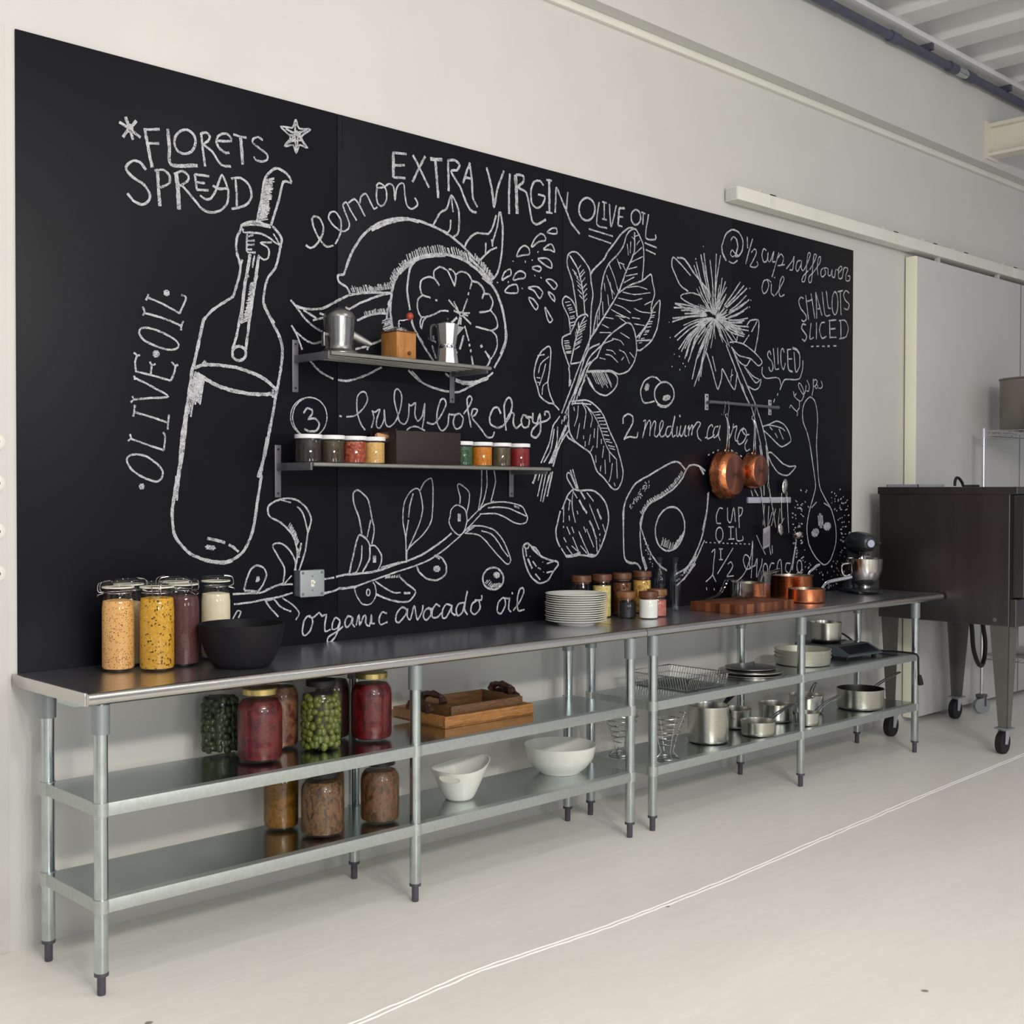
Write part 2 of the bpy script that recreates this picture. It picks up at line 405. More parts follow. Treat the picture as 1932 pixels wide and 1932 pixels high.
for nm, pts, wd in (('trim_5', [(1.2, -1.24), (2.07, -1.219), (2.58, -1.175), (3.17, -1.20), (3.83, -1.184), (4.8, -1.12), (5.84, -1.056), (7.4, -0.98)], 0.015),
                    ('trim_6', [(1.4, -0.73), (2.10, -0.708), (2.70, -0.66), (3.38, -0.61), (4.05, -0.655), (4.65, -0.68)], 0.004)):
    fl = []
    for (xa, ya), (xb, yb) in zip(pts, pts[1:]):
        for k in range(14): fl.append((xa+(xb-xa)*k/14, ya+(yb-ya)*k/14))
    mb = MB()
    for off in ((-0.009, 0.010) if nm == 'trim_5' else (0,)):
        vs = []
        for x, y in fl:
            ww = wd*random.uniform(0.5, 1.0)/2; j = random.uniform(-0.003, 0.003)
            vs.append((mb.bm.verts.new((x, y+off+j-ww, 0.0008)), mb.bm.verts.new((x, y+off+j, 0.0035 if nm == 'trim_5' else 0.0012)), mb.bm.verts.new((x, y+off+j+ww, 0.0008))))
        for a, b in zip(vs, vs[1:]):
            mb.bm.faces.new((a[0], b[0], b[1], a[1])); mb.bm.faces.new((a[1], b[1], b[2], a[2]))
    struct(nm, mb, 'seam', 'raised white seam running along the floor')
# sliding door hung from a box track on the wall
d = struct('door_1', MB().box(7.436, 9.9, -0.085, -0.012, 0.03, 3.035, 0.004), 'door', 'tall white sliding door on the long wall')
struct('door_edge', MB().box(7.425, 7.437, -0.088, -0.010, 0.03, 3.035, 0.003), 'dooredge_lit', None, d)
struct('door_seam', MB().box(9.0, 9.006, -0.0875, -0.084, 0.03, 3.035), 'bracket', None, d)
t = thing('sliding_door_track', (5.452, 0, 3.105), 'long white box track above the chalkboard corner carrying the sliding door', 'door track')
MB().box(0, 5.2, -0.095, -0.012, -0.036, 0.036, 0.003).build('rail', 'trim', t)
MB().box(-0.004, 0.0005, -0.088, -0.019, -0.030, 0.030, 0.001).cyl((-0.003, -0.050, 0.0), (-0.0062, -0.050, 0.0), 0.005).build('end_cap', 'door', t)
for x in (0.30, 1.66, 2.18, 2.62, 3.4):
    MB().box(x, x+0.05, -0.099, -0.012, 0.034, 0.040).box(x+0.018, x+0.032, -0.012, -0.001, 0.034, 0.085).box(x, x+0.05, -0.099, -0.0955, -0.038, 0.04).build('hanger', 'trim', t)
for x in (2.3, 3.2):
    MB().box(x, x+0.03, -0.07, -0.045, -0.072, -0.034).build('roller', 'door', t)
# round caps at the left edge of the frame
prev = None
for i, z in enumerate((1.655, 1.522, 1.368, 1.232)):
    lb = ('white round cap at the far left wall edge, %s of its column' % ('topmost', 'second from the top', 'second from the bottom', 'lowest')[i])
    if prev is None:
        prev = thing('round_wall_cap', (1.553, -0.0105, z), lb, 'wall cap', 'round caps on the left wall panel')
        MB().lathe([(0, 0.012), (0.018, 0.011), (0.026, 0.006), (0.027, 0)], 28, mat=Matrix.Rotation(pi/2, 4, 'X')).build('cap', 'trim', prev)
        MB().lathe([(0, 0.0135), (0.006, 0.013), (0.007, 0.0115)], 16, mat=Matrix.Rotation(pi/2, 4, 'X')).build('screw', 'bracket', prev)
    else: dup(prev, (1.553, -0.0105, z), lb)
# dark conduit under the roof deck
t = thing('ceiling_conduit', (0, 0, 0), 'dark grey conduit pipe running along the wall just below the ceiling', 'pipe')
MB().cyl((-2, -0.16, 4.305), (13, -0.16, 4.305), 0.027, seg=16).build('pipe', 'pipe', t)
for x in (6.98, 7.75, 8.0):
    MB().cyl((x-0.05, -0.16, 4.305), (x+0.05, -0.16, 4.305), 0.034, seg=16).build('coupling', 'pipe', t)
MB().cyl((7.80, -0.16, 4.305), (7.95, -0.16, 4.305), 0.029, seg=16).build('sleeve', 'galv', t)
for x in (4.6, 6.2, 7.4, 8.55):
    MB().box(x, x+0.03, -0.195, -0.105, 4.332, 4.380).build('clip', 'pipe', t)

# ---------------------------------------------------------------- chalkboard
board = thing('chalkboard', (0, 0, 0), 'huge black chalkboard covering the wall, filled with white chalk food drawings', 'chalkboard')
def boardmat():
    m, nt, b = newmat('black_chalkboard_paint')
    n = noise(nt, 3.0, 4, 0.6); n2 = noise(nt, 90, 2, 0.6)
    r = ramp(nt, n.outputs[0], [(0.3, lin((9, 10, 18))), (0.75, lin((13, 14, 23)))])
    nt.links.new(r.outputs[0], b.inputs['Base Color']); b.inputs['Roughness'].default_value = 0.45
    b.inputs['Specular IOR Level'].default_value = 0.17
    bump(nt, b, n2.outputs[0], 0.08, 0.002)
    return m
MAT['chalkboard'] = boardmat()
for xa, xb in ((1.6195, 2.8895), (2.8925, 4.1845), (4.1865, 5.5245), (5.5270, 6.7805)):
    MB().box(xa, xb, -0.008, -0.0005, 0.86, 2.990, 0.001).build('panel', 'chalkboard', board)
MB().box(2.915, 2.918, -0.0086, -0.0079, 2.86, 2.990).box(2.8915, 2.918, -0.0086, -0.0079, 2.857, 2.860).build('seam_batten', 'bracket', board).data.materials[0] = MAT['chalkboard']
# chalk strokes: width (0.1 mm) then x,z points on the board in millimetres
CHALK = [
    ('florets_lettering', 'chalk words Florets Spread with two stars', '110 1998,2788 2013,2751 2026,2714|109 1975,2765 2013,2749 2054,2728|110 2039,2782 2013,2751 1988,2716|60 2004,2759 2004,2740|60 2009,2765 2009,2736|60 2014,2767 2014,2735|60 2019,2767 2019,2738|60 2024,2763 2024,2744|129 2069,2763 2082,2701 2097,2632|92 2069,2759 2126,2771|93 2084,2714 2124,2721|131 2157,2779 2164,2717 2171,2656 2275,2672|c105 2267,2755 2262,2736 2251,2718 2234,2707 2215,2703 2198,2708 2187,2721 2183,2738 2187,2758 2199,2775 2215,2787 2234,2791 2251,2786 2263,2773|96 2289,2790 2296,2735 2305,2674|96 2287,2788 2310,2798 2325,2786 2317,2767 2298,2753 2333,2734 2371,2693 2412,2694|97 2355,2777 2412,2787 2404,2807 2381,2809 2357,2792 2352,2769 2367,2749 2391,2739 2405,2744|98 2422,2814 2451,2811 2478,2813|137 2451,2814 2458,2762 2461,2710|90 2549,2818 2528,2825 2506,2814 2507,2798 2538,2782 2568,2767 2567,2748 2543,2737 2518,2738 2510,2749|c81 2696,2926 2711,2895 2764,2902 2721,2864 2750,2828 2713,2832 2698,2798 2684,2826 2645,2814 2671,2854 2627,2885 2679,2891|81 2695,2910 2692,2865 2697,2809|81 2650,2881 2692,2874 2748,2896|81 2650,2822 2682,2854 2703,2885|82 2742,2833 2719,2857 2698,2880|81 2666,2860 2719,2871|81 2671,2839 2719,2851|81 2671,2874 2719,2875|81 2656,2827 2697,2853|81 2703,2823 2705,2868|102 2073,2619 2054,2640 2028,2643 2002,2622 2000,2606 2023,2586 2066,2566 2088,2538 2083,2513 2057,2496 2027,2504 2004,2526|130 2117,2627 2121,2564 2127,2502|93 2106,2623 2141,2632 2163,2616 2163,2589 2128,2567|170 2190,2631 2197,2569 2200,2502|94 2181,2624 2213,2641 2238,2629 2233,2608 2204,2587|95 2213,2590 2258,2550 2291,2520 2324,2512 2366,2524 2395,2556 2401,2595 2393,2623 2374,2656 2359,2622 2347,2592 2328,2562 2305,2556 2284,2567|96 2336,2611 2362,2604 2401,2611|95 2263,2638 2268,2610 2272,2584|95 2262,2638 2322,2642|95 2268,2610 2305,2614|95 2271,2584 2319,2590|98 2431,2653 2435,2601 2436,2546|98 2412,2650 2453,2659 2488,2640 2499,2599 2478,2566 2434,2544 2414,2540'),
    ('bottle_drawing', 'large chalk drawing of an oil bottle with a stopper', '109 2522,2508 2538,2576 2558,2674 2588,2712 2614,2724 2650,2714 2670,2696 2674,2679 2640,2678 2619,2606 2588,2519 2584,2503|80 2553,2669 2540,2593 2523,2511|52 2563,2673 2599,2685|52 2562,2668 2598,2680|52 2560,2662 2590,2672|52 2560,2659 2600,2672|52 2559,2654 2591,2664|52 2557,2647 2592,2658|52 2556,2643 2592,2654|52 2556,2638 2587,2648|52 2555,2634 2595,2646|52 2554,2629 2592,2641|52 2553,2624 2583,2633|52 2552,2619 2588,2630|52 2551,2615 2580,2625|52 2550,2609 2585,2620|52 2549,2604 2589,2617|52 2548,2600 2588,2612|52 2547,2596 2586,2608|52 2546,2591 2587,2604|52 2545,2585 2575,2594|52 2544,2582 2576,2592|52 2543,2575 2577,2586|52 2542,2571 2575,2581|52 2541,2567 2575,2577|52 2540,2562 2577,2574|52 2539,2557 2580,2569|52 2538,2552 2579,2564|52 2537,2547 2578,2559|52 2536,2542 2567,2552|52 2535,2537 2576,2550|52 2534,2532 2570,2543|52 2533,2528 2565,2538|52 2532,2523 2568,2534|52 2532,2520 2561,2529|52 2530,2513 2572,2526|110 2591,2502 2619,2480 2632,2458 2626,2431 2619,2397 2603,2347 2572,2308 2557,2267 2550,2209 2567,2173 2598,2136|88 2458,2488 2488,2502 2522,2509 2578,2502|88 2458,2484 2492,2493 2527,2498 2583,2496|108 2458,2488 2452,2468 2438,2440 2433,2406 2438,2372 2448,2352 2452,2327 2443,2288 2428,2239 2418,2217 2389,2197 2332,2157 2299,2120|78 2441,2377 2448,2335 2460,2358|79 2463,2474 2464,2461 2502,2465 2542,2466 2578,2456 2598,2444 2621,2436|52 2594,2475 2611,2457|52 2597,2470 2610,2457|52 2600,2467 2616,2449|52 2604,2461 2616,2449|52 2606,2458 2618,2445|52 2609,2454 2623,2439|52 2612,2450 2630,2430|52 2614,2446 2632,2427|52 2617,2443 2629,2430|79 2479,2459 2478,2391|79 2480,2446 2507,2457|79 2478,2431 2513,2436|79 2478,2416 2512,2421|79 2480,2400 2501,2402|79 2480,2389 2517,2392|80 2588,2440 2537,2432 2568,2420 2576,2404 2570,2379 2552,2370 2532,2381 2527,2384|138 2492,2384 2487,2353 2470,2266 2452,2122|139 2530,2378 2522,2332 2507,2248 2487,2125|52 2511,2383 2511,2366|52 2510,2378 2510,2358|52 2507,2371 2507,2352|52 2506,2366 2506,2342|51 2503,2359 2503,2334|44 2519,2286 2495,2276|44 2518,2283 2492,2272|44 2517,2277 2491,2266|44 2516,2273 2489,2262|44 2515,2267 2490,2256|44 2514,2264 2487,2252|44 2514,2260 2490,2250|44 2512,2253 2486,2242|44 2512,2249 2491,2241|44 2511,2245 2484,2234|44 2510,2241 2483,2230|44 2509,2235 2488,2226|44 2508,2230 2483,2220|44 2507,2225 2483,2216|44 2506,2221 2478,2209|44 2505,2218 2484,2209|44 2504,2211 2474,2199|44 2503,2208 2478,2198|44 2502,2202 2479,2192|44 2501,2198 2478,2188|44 2499,2194 2473,2183|44 2498,2189 2474,2179|44 2496,2183 2476,2175|44 2495,2179 2467,2168|44 2494,2175 2471,2166|44 2492,2169 2469,2160|44 2491,2166 2466,2156|44 2489,2160 2468,2152|44 2488,2156 2464,2147|43 2486,2150 2461,2140|43 2484,2146 2463,2137|43 2483,2143 2456,2132|43 2481,2136 2457,2126|43 2480,2134 2459,2125|109 2487,2303 2475,2288 2460,2193 2433,2071 2417,2023|119 2527,2308 2517,2294 2497,2197 2482,2088 2473,2027|c118 2474,2012 2471,2001 2463,1991 2451,1985 2438,1984 2426,1988 2418,1996 2416,2008 2418,2019 2427,2029 2438,2035 2451,2036 2463,2032 2471,2024|78 2420,2023 2447,2037 2469,2027|134 2299,2123 2290,2091 2276,2027 2259,1956 2252,1939 2243,1880 2229,1797 2210,1693 2201,1590 2187,1473|106 2304,2131 2297,2119|130 2550,2207 2588,2141 2624,2083 2634,2036 2628,1970 2613,1899 2602,1846 2582,1749 2556,1639 2525,1551|80 2564,1704 2551,1639 2538,1556 2528,1473|121 2616,2092 2635,2049 2631,1988|134 2262,1943 2303,1958 2370,1960 2432,1957 2506,1940 2557,1921 2603,1889 2613,1877|153 2271,1923 2322,1898 2370,1880 2442,1867 2516,1863 2587,1867|105 2257,1943 2289,1956 2306,1972|111 2592,1886 2592,1854|65 2264,1931 2250,1876 2234,1820|65 2268,1929 2254,1872 2240,1815|65 2273,1928 2259,1867 2245,1810|65 2278,1926 2264,1862 2251,1820|65 2282,1924 2268,1858 2257,1816|65 2287,1922 2273,1853 2263,1811|65 2292,1921 2278,1848 2270,1822|65 2296,1919 2282,1843 2276,1817|65 2301,1917 2287,1839 2282,1812|76 2256,1827 2245,1766|76 2236,1818 2224,1714 2210,1652 2201,1569|76 2224,1776 2217,1718|76 2245,1810 2236,1776|124 2222,1739 2206,1615 2183,1508 2171,1426 2174,1372 2182,1339 2209,1302 2246,1271 2302,1249 2373,1238 2416,1246 2456,1269 2485,1311 2505,1362 2521,1448 2536,1535 2541,1561|76 2229,1740 2215,1636 2198,1541 2189,1465|76 2187,1553 2178,1450|105 2255,1267 2311,1244 2378,1233 2416,1242|116 2311,1328 2349,1319 2385,1309|108 2400,1302 2421,1291 2441,1273|63 2307,1301 2341,1296|63 2301,1297 2346,1290|63 2306,1291 2339,1286|80 2584,1754 2569,1688 2544,1600 2526,1552|80 2577,1754 2561,1666 2541,1570'),
    ('olive_oil_lettering', 'chalk words Olive Oil running upward along the bottle', '61 2143,2207 2143,2192|61 2148,2211 2148,2189|61 2154,2211 2154,2189|61 2159,2208 2159,2193|78 2076,2177 2140,2158 2202,2133|78 2082,2188 2077,2176 2072,2165|79 2202,2133 2225,2182 2225,2195 2208,2200|78 2065,2121 2140,2109 2209,2089|78 2060,2142 2067,2125 2060,2111|80 2217,2108 2209,2089 2208,2073|c78 2052,2065 2082,2070 2130,2060 2180,2040 2198,2021 2189,2006 2157,2000 2108,2009 2064,2026 2046,2048|57 2102,1990 2118,1991|57 2098,1985 2122,1987|57 2097,1980 2124,1982|57 2098,1976 2122,1978|57 2102,1971 2118,1973|77 2036,1914 2095,1905 2166,1891|77 2034,1912 2031,1947 2038,1969|77 2026,1979 2038,1971 2050,1972|78 2090,1909 2093,1941|78 2086,1952 2093,1941 2108,1946|79 2166,1891 2179,1917 2185,1944|79 2170,1958 2182,1946 2196,1949|77 2027,1893 2095,1865 2157,1834 2086,1825 2023,1816|77 2027,1899 2030,1885|77 2020,1828 2025,1817 2014,1806|77 2027,1773 2094,1758 2156,1741|77 2030,1798 2027,1774 2024,1757|79 2160,1770 2156,1744 2154,1717|77 2012,1681 2072,1662 2139,1643|77 2010,1696 2015,1682 2003,1672|79 2139,1643 2145,1691 2136,1707|c77 2003,1618 2033,1627 2072,1620 2111,1596 2135,1568 2129,1543 2107,1532 2063,1545 2020,1570 2000,1598|60 2047,1522 2061,1522|60 2044,1517 2064,1517|60 2044,1512 2064,1512|60 2047,1507 2061,1508'),
    ('lemon_lettering', 'chalk script word lemon', '92 2742,2453 2763,2444 2790,2460 2817,2499 2824,2536 2807,2565 2780,2569 2771,2557 2779,2525 2806,2484 2839,2460 2873,2469|80 2881,2476 2906,2521 2908,2572 2883,2602 2858,2596 2849,2572 2878,2544 2917,2531 2945,2546 2949,2569 2928,2611 2919,2635 2934,2650 2956,2620 2986,2585|80 2945,2648 2974,2669 2998,2650 3028,2608|81 3002,2656 3007,2683 3031,2700 3050,2677 3073,2645 3090,2656|82 3087,2730 3086,2693 3096,2666 3116,2664 3137,2692 3135,2734 3113,2753 3093,2752 3087,2734 3122,2741 3149,2760 3173,2754 3182,2697 3188,2743 3206,2770 3228,2774 3234,2727 3246,2686 3271,2677 3299,2695 3301,2710 3286,2726'),
    ('extra_virgin_lettering', 'chalk words Extra Virgin Olive Oil', '153 3173,2894 3173,2842 3173,2790|113 3173,2892 3243,2899|113 3176,2841 3234,2852|113 3173,2791 3237,2799|115 3277,2902 3321,2843 3365,2781|116 3343,2910 3308,2850 3274,2789|157 3371,2904 3439,2913|146 3400,2906 3408,2830 3416,2747|125 3471,2919 3473,2856 3475,2786|118 3471,2918 3514,2924 3537,2907 3521,2884 3488,2872 3541,2814 3581,2746 3608,2723 3637,2721|120 3598,2931 3574,2879 3557,2834|120 3594,2930 3608,2865 3615,2782 3642,2745|120 3571,2861 3608,2863|121 3696,2929 3728,2841 3742,2761 3763,2847 3802,2933|141 3728,2841 3742,2767|131 3839,2927 3834,2839 3834,2746|215 3874,2928 3881,2837 3885,2754|124 3877,2929 3921,2932 3925,2906 3892,2875 3943,2858 3966,2788 3981,2738 4011,2726 4071,2757|110 4055,2911 4032,2928 3995,2919 3973,2878 3977,2821 4010,2801 4048,2822 4063,2861 4018,2865|147 4093,2942 4094,2793|110 4072,2940 4110,2944|110 4072,2792 4115,2794|111 4132,2799 4136,2858 4140,2918 4171,2875 4210,2817 4242,2768 4302,2725|112 4218,2910 4206,2816|c115 4409,2860 4403,2835 4387,2814 4364,2800 4339,2796 4316,2803 4300,2819 4295,2841 4300,2865 4316,2886 4338,2901 4364,2905 4387,2898 4403,2882|c106 4750,2875 4746,2858 4736,2843 4721,2834 4704,2831 4690,2836 4679,2847 4676,2863 4679,2880 4689,2894 4704,2904 4721,2906 4736,2902 4746,2890|92 4438,2900 4422,2790 4497,2782|93 4475,2904 4476,2823|92 4460,2904 4494,2903|92 4460,2822 4494,2822|93 4513,2902 4526,2794 4564,2904|130 4586,2894 4578,2808|117 4586,2894 4629,2900|94 4582,2851 4616,2854|94 4578,2808 4610,2807|96 4770,2901 4766,2840|96 4754,2901 4786,2898|96 4811,2899 4789,2780 4866,2782 4866,2806|81 4364,2759 4539,2749|81 4364,2726 4527,2713|85 4780,2752 4876,2740|85 4790,2719 4867,2706'),
    ('lemon_drawing', 'chalk drawing of a whole and a halved lemon with leaves', '116 2922,2360 2956,2442 3002,2513 3060,2568 3131,2606 3216,2631 3308,2633 3391,2622 3482,2597 3561,2559 3629,2513|129 3060,2558 3155,2603 3246,2630 3308,2629|105 2922,2360 2894,2354 2900,2329 2939,2311 2954,2286|105 2883,2249 2956,2285 3060,2306 3158,2314|81 2672,2232 2704,2208 2752,2205 2817,2216 2883,2249|47 2966,2296 2958,2312|47 2973,2297 2962,2322|47 2977,2298 2969,2315|47 2986,2299 2976,2321|47 2993,2300 2985,2318|47 2997,2300 2989,2318|47 3006,2302 2998,2319|47 3011,2302 3002,2322|47 3018,2303 3009,2322|47 3027,2304 3020,2320|47 3030,2305 3018,2331|47 3040,2306 3028,2334|47 3045,2307 3033,2334|47 3054,2308 3046,2325|47 3060,2309 3048,2334|47 3066,2310 3056,2331|47 3071,2312 3063,2330|47 3078,2313 3071,2328|47 3086,2315 3078,2333|47 3094,2317 3087,2331|48 3101,2318 3090,2342|48 3108,2320 3095,2346|48 3114,2322 3104,2343|48 3118,2322 3106,2346|48 3125,2324 3117,2342|48 3134,2326 3124,2347|48 3140,2327 3127,2354|48 3148,2329 3139,2348|48 3153,2330 3141,2356|48 3161,2332 3149,2357|52 3168,2345 3156,2362|52 3172,2353 3155,2375|52 3174,2358 3157,2380|52 3178,2367 3161,2389|52 3181,2374 3170,2388|52 3183,2379 3166,2402|52 3185,2384 3172,2400|52 3188,2391 3174,2410|53 3192,2398 3178,2417|53 3200,2404 3189,2419|53 3203,2408 3191,2423|53 3210,2413 3198,2428|53 3219,2421 3202,2443|53 3222,2423 3208,2442|53 3230,2429 3216,2447|53 3236,2435 3220,2455|53 3243,2441 3230,2458|53 3248,2445 3235,2462|57 3255,2452 3243,2485|57 3267,2458 3256,2490|57 3273,2461 3262,2491|58 3284,2467 3271,2501|58 3295,2473 3283,2504|58 3304,2478 3292,2512|58 3311,2481 3300,2513|58 3321,2486 3308,2521|58 3330,2490 3317,2525|58 3341,2493 3329,2523|58 3351,2495 3338,2530|58 3359,2497 3347,2529|58 3371,2500 3358,2536|58 3385,2503 3373,2534|58 3395,2505 3382,2541|58 3402,2506 3389,2539|59 3411,2508 3398,2545|59 3425,2512 3411,2549|59 3436,2514 3423,2549|59 3446,2514 3434,2548|59 3453,2514 3440,2549|59 3463,2514 3452,2544|59 3478,2514 3467,2544|59 3485,2515 3473,2544|59 3500,2515 3489,2545|59 3505,2515 3491,2552|59 3517,2515 3503,2552|60 3531,2515 3517,2552|60 3543,2513 3530,2548|60 3552,2512 3541,2541|60 3562,2510 3549,2544|60 3571,2508 3560,2538|60 3582,2505 3567,2544|60 3587,2504 3575,2537|60 3600,2502 3586,2539|60 3609,2500 3597,2531|60 3624,2515 3630,2542|60 3633,2509 3639,2534|60 3639,2506 3644,2530|60 3646,2501 3651,2526|60 3651,2497 3657,2523|61 3662,2490 3667,2514|61 3668,2486 3673,2508|61 3675,2481 3681,2510|61 3682,2476 3687,2502|61 3687,2472 3693,2499|61 3696,2465 3700,2487|61 3699,2463 3705,2491|61 3708,2455 3714,2481|61 3713,2451 3719,2480|61 3719,2447 3724,2470|61 3725,2442 3731,2468|61 3732,2436 3737,2459|142 3167,2329 3178,2363 3216,2425 3277,2466 3353,2495 3456,2513 3548,2507 3629,2478 3719,2423 3768,2368 3804,2279 3815,2187 3783,2113|110 3204,2399 3265,2450 3340,2486 3456,2508|88 3222,2416 3284,2460|120 3167,2329 3158,2266 3160,2219 3170,2173|111 3290,2463 3262,2430 3246,2347 3254,2291 3262,2256|138 3595,2518 3670,2473 3733,2425|48 3158,2291 3145,2274|48 3157,2287 3145,2271|48 3156,2282 3143,2265|48 3155,2276 3145,2263|48 3154,2272 3146,2260|48 3153,2266 3143,2252|48 3152,2262 3142,2248|48 3151,2257 3139,2240|48 3150,2252 3137,2234|48 3149,2246 3138,2230|48 3148,2241 3136,2224|48 3147,2235 3136,2220|48 3146,2231 3135,2214|48 3145,2224 3135,2210|48 3144,2220 3132,2202|48 3144,2215 3134,2202|48 3156,2212 3115,2195|48 3157,2205 3113,2187|48 3158,2199 3126,2185|48 3159,2196 3126,2182|48 3160,2190 3120,2173|48 3162,2182 3119,2164|48 3163,2179 3120,2161|48 3164,2173 3128,2158|48 3166,2166 3135,2153|48 3166,2162 3124,2145|86 3423,2377 3397,2402 3362,2406 3324,2388 3316,2356 3330,2326 3374,2320|86 3400,2312 3412,2312|85 3394,2399 3392,2433 3426,2456 3458,2450 3475,2438 3511,2383|87 3511,2391 3516,2428 3498,2451 3475,2453|87 3514,2432 3544,2451 3584,2447 3609,2420 3598,2382|88 3592,2368 3588,2355|88 3584,2338 3568,2305 3554,2273|104 3608,2419 3652,2414 3683,2383 3670,2348|89 3683,2372 3715,2371 3736,2338 3715,2301 3653,2286|89 3722,2303 3754,2274 3764,2234 3729,2214 3687,2217 3632,2222|89 3729,2212 3757,2192 3761,2142 3722,2087 3689,2120|89 3660,2143 3668,2134|85 3330,2326 3305,2306 3302,2267 3324,2233 3381,2246 3432,2270 3475,2274|85 3324,2231 3316,2208 3324,2184 3333,2217 3349,2233|86 3475,2322 3511,2294 3544,2268|87 3504,2318 3528,2284|87 3504,2279 3541,2270|87 3554,2274 3598,2278|103 3554,2264 3605,2231|87 3558,2269 3588,2264|115 3541,2255 3530,2221|87 3548,2253 3544,2222|126 3524,2251 3491,2225|87 3568,2219 3592,2156|104 3564,2178 3541,2117|88 3595,2143 3598,2132|88 3602,2118 3605,2108|88 3608,2094 3613,2073|c80 3557,2269 3556,2265 3554,2262 3550,2260 3546,2260 3542,2261 3539,2264 3538,2267 3539,2271 3542,2274 3546,2276 3550,2277 3553,2275 3556,2273|101 3387,2626 3426,2685 3464,2711 3490,2770 3524,2732 3535,2689 3530,2618 3501,2594|86 3490,2761 3500,2701|86 3487,2666 3484,2629 3468,2608 3445,2613|103 3567,2558 3576,2578 3604,2610 3638,2631 3707,2639 3735,2674 3755,2728|118 3781,2748 3795,2678 3792,2586 3778,2512 3757,2463 3722,2433|90 3774,2747 3763,2684 3735,2608 3732,2585|88 3656,2514 3714,2564 3760,2586|89 3690,2546 3693,2597|89 3735,2587 3727,2617|105 3670,2440 3740,2407 3775,2360 3802,2296 3820,2190 3790,2115 3744,2050|100 3268,2210 3296,2162 3340,2108 3391,2054|93 3271,2218 3284,2181 3334,2122|99 3253,2005 3309,1966 3385,1941 3469,1929 3535,1931 3616,1966 3699,2004 3737,2029|102 3456,2005 3486,1990|183 3515,1982 3562,1972 3637,1979 3709,2004|89 3272,2002 3322,1964|93 2757,2010 2806,1969 2872,1943|95 2894,1941 2945,1941 3025,1966 3113,2007|105 3688,2120 3720,2087 3699,2052|105 3664,2146 3672,2135|104 3609,2088 3618,2049|104 3596,2144 3597,2134|104 3602,2120 3605,2110|101 3362,2149 3404,2133|101 3391,2146 3388,2161|101 3382,2119 3404,2065|104 3562,2177 3538,2115|91 2672,2233 2709,2197 2741,2165 2784,2138 2820,2125|92 2699,2213 2747,2206 2817,2215 2883,2247|92 2731,2200 2791,2174|93 2774,2165 2842,2186 2806,2196|92 2675,2136 2699,2103 2725,2047|92 2699,2111 2741,2085 2779,2075 2817,2087|95 2931,2234 2948,2227 3002,2256 3060,2281 3125,2306 3162,2313|96 2988,2185 3037,2208 3096,2225 3146,2229|96 2979,2069 3037,2087 3113,2118|96 3037,2071 3049,2093|47 3028,2207 3024,2223|47 3036,2210 3031,2228|47 3041,2211 3037,2226|47 3050,2213 3046,2230|47 3056,2215 3052,2232|47 3067,2218 3062,2234|47 3072,2220 3068,2234|47 3079,2221 3073,2239|47 3085,2223 3080,2243|48 3096,2226 3092,2240|48 3104,2227 3099,2243|48 3110,2228 3105,2246|48 3116,2228 3110,2246|48 3125,2229 3119,2248|48 3131,2230 3125,2248|48 3142,2231 3136,2249'),
    ('splash_drops_drawing', 'chalk droplets splashing beside the lemon', 'c88 4079,2700 4109,2722 4140,2728 4144,2704 4110,2699|c87 3977,2617 3996,2656 4033,2686 4064,2682 4068,2661 4026,2650|c86 3882,2562 3900,2596 3929,2618 3959,2609 3962,2583 3914,2571|c88 4056,2617 4079,2638 4110,2649 4131,2617 4094,2622|c88 4019,2570 4072,2580 4106,2566 4110,2539 4072,2545 4034,2560|c87 3981,2523 4011,2536 4041,2531 4030,2513 4004,2515|c85 3791,2444 3806,2480 3842,2500 3846,2474 3817,2460|c86 3860,2453 3875,2483 3907,2500 3938,2491 3933,2472 3893,2462|c85 3810,2393 3835,2423 3882,2435 3887,2399|c87 3956,2430 4011,2442 4051,2420 4030,2389 3996,2420|c88 4072,2479 4110,2486 4147,2464 4126,2442 4095,2463|c88 4087,2427 4126,2413 4130,2387 4103,2404|c87 3959,2384 3989,2382 4021,2354 4008,2335 3982,2354|c88 4065,2353 4095,2324 4116,2300 4099,2285 4082,2302|96 3860,2540 3860,2535|96 3935,2546 3941,2545|97 3981,2561 3982,2556|97 4017,2603 4021,2599|97 4001,2492 3998,2488|98 4041,2488 4038,2483|94 3764,2433 3763,2428|95 3828,2442 3834,2440|96 3919,2425 3917,2420'),
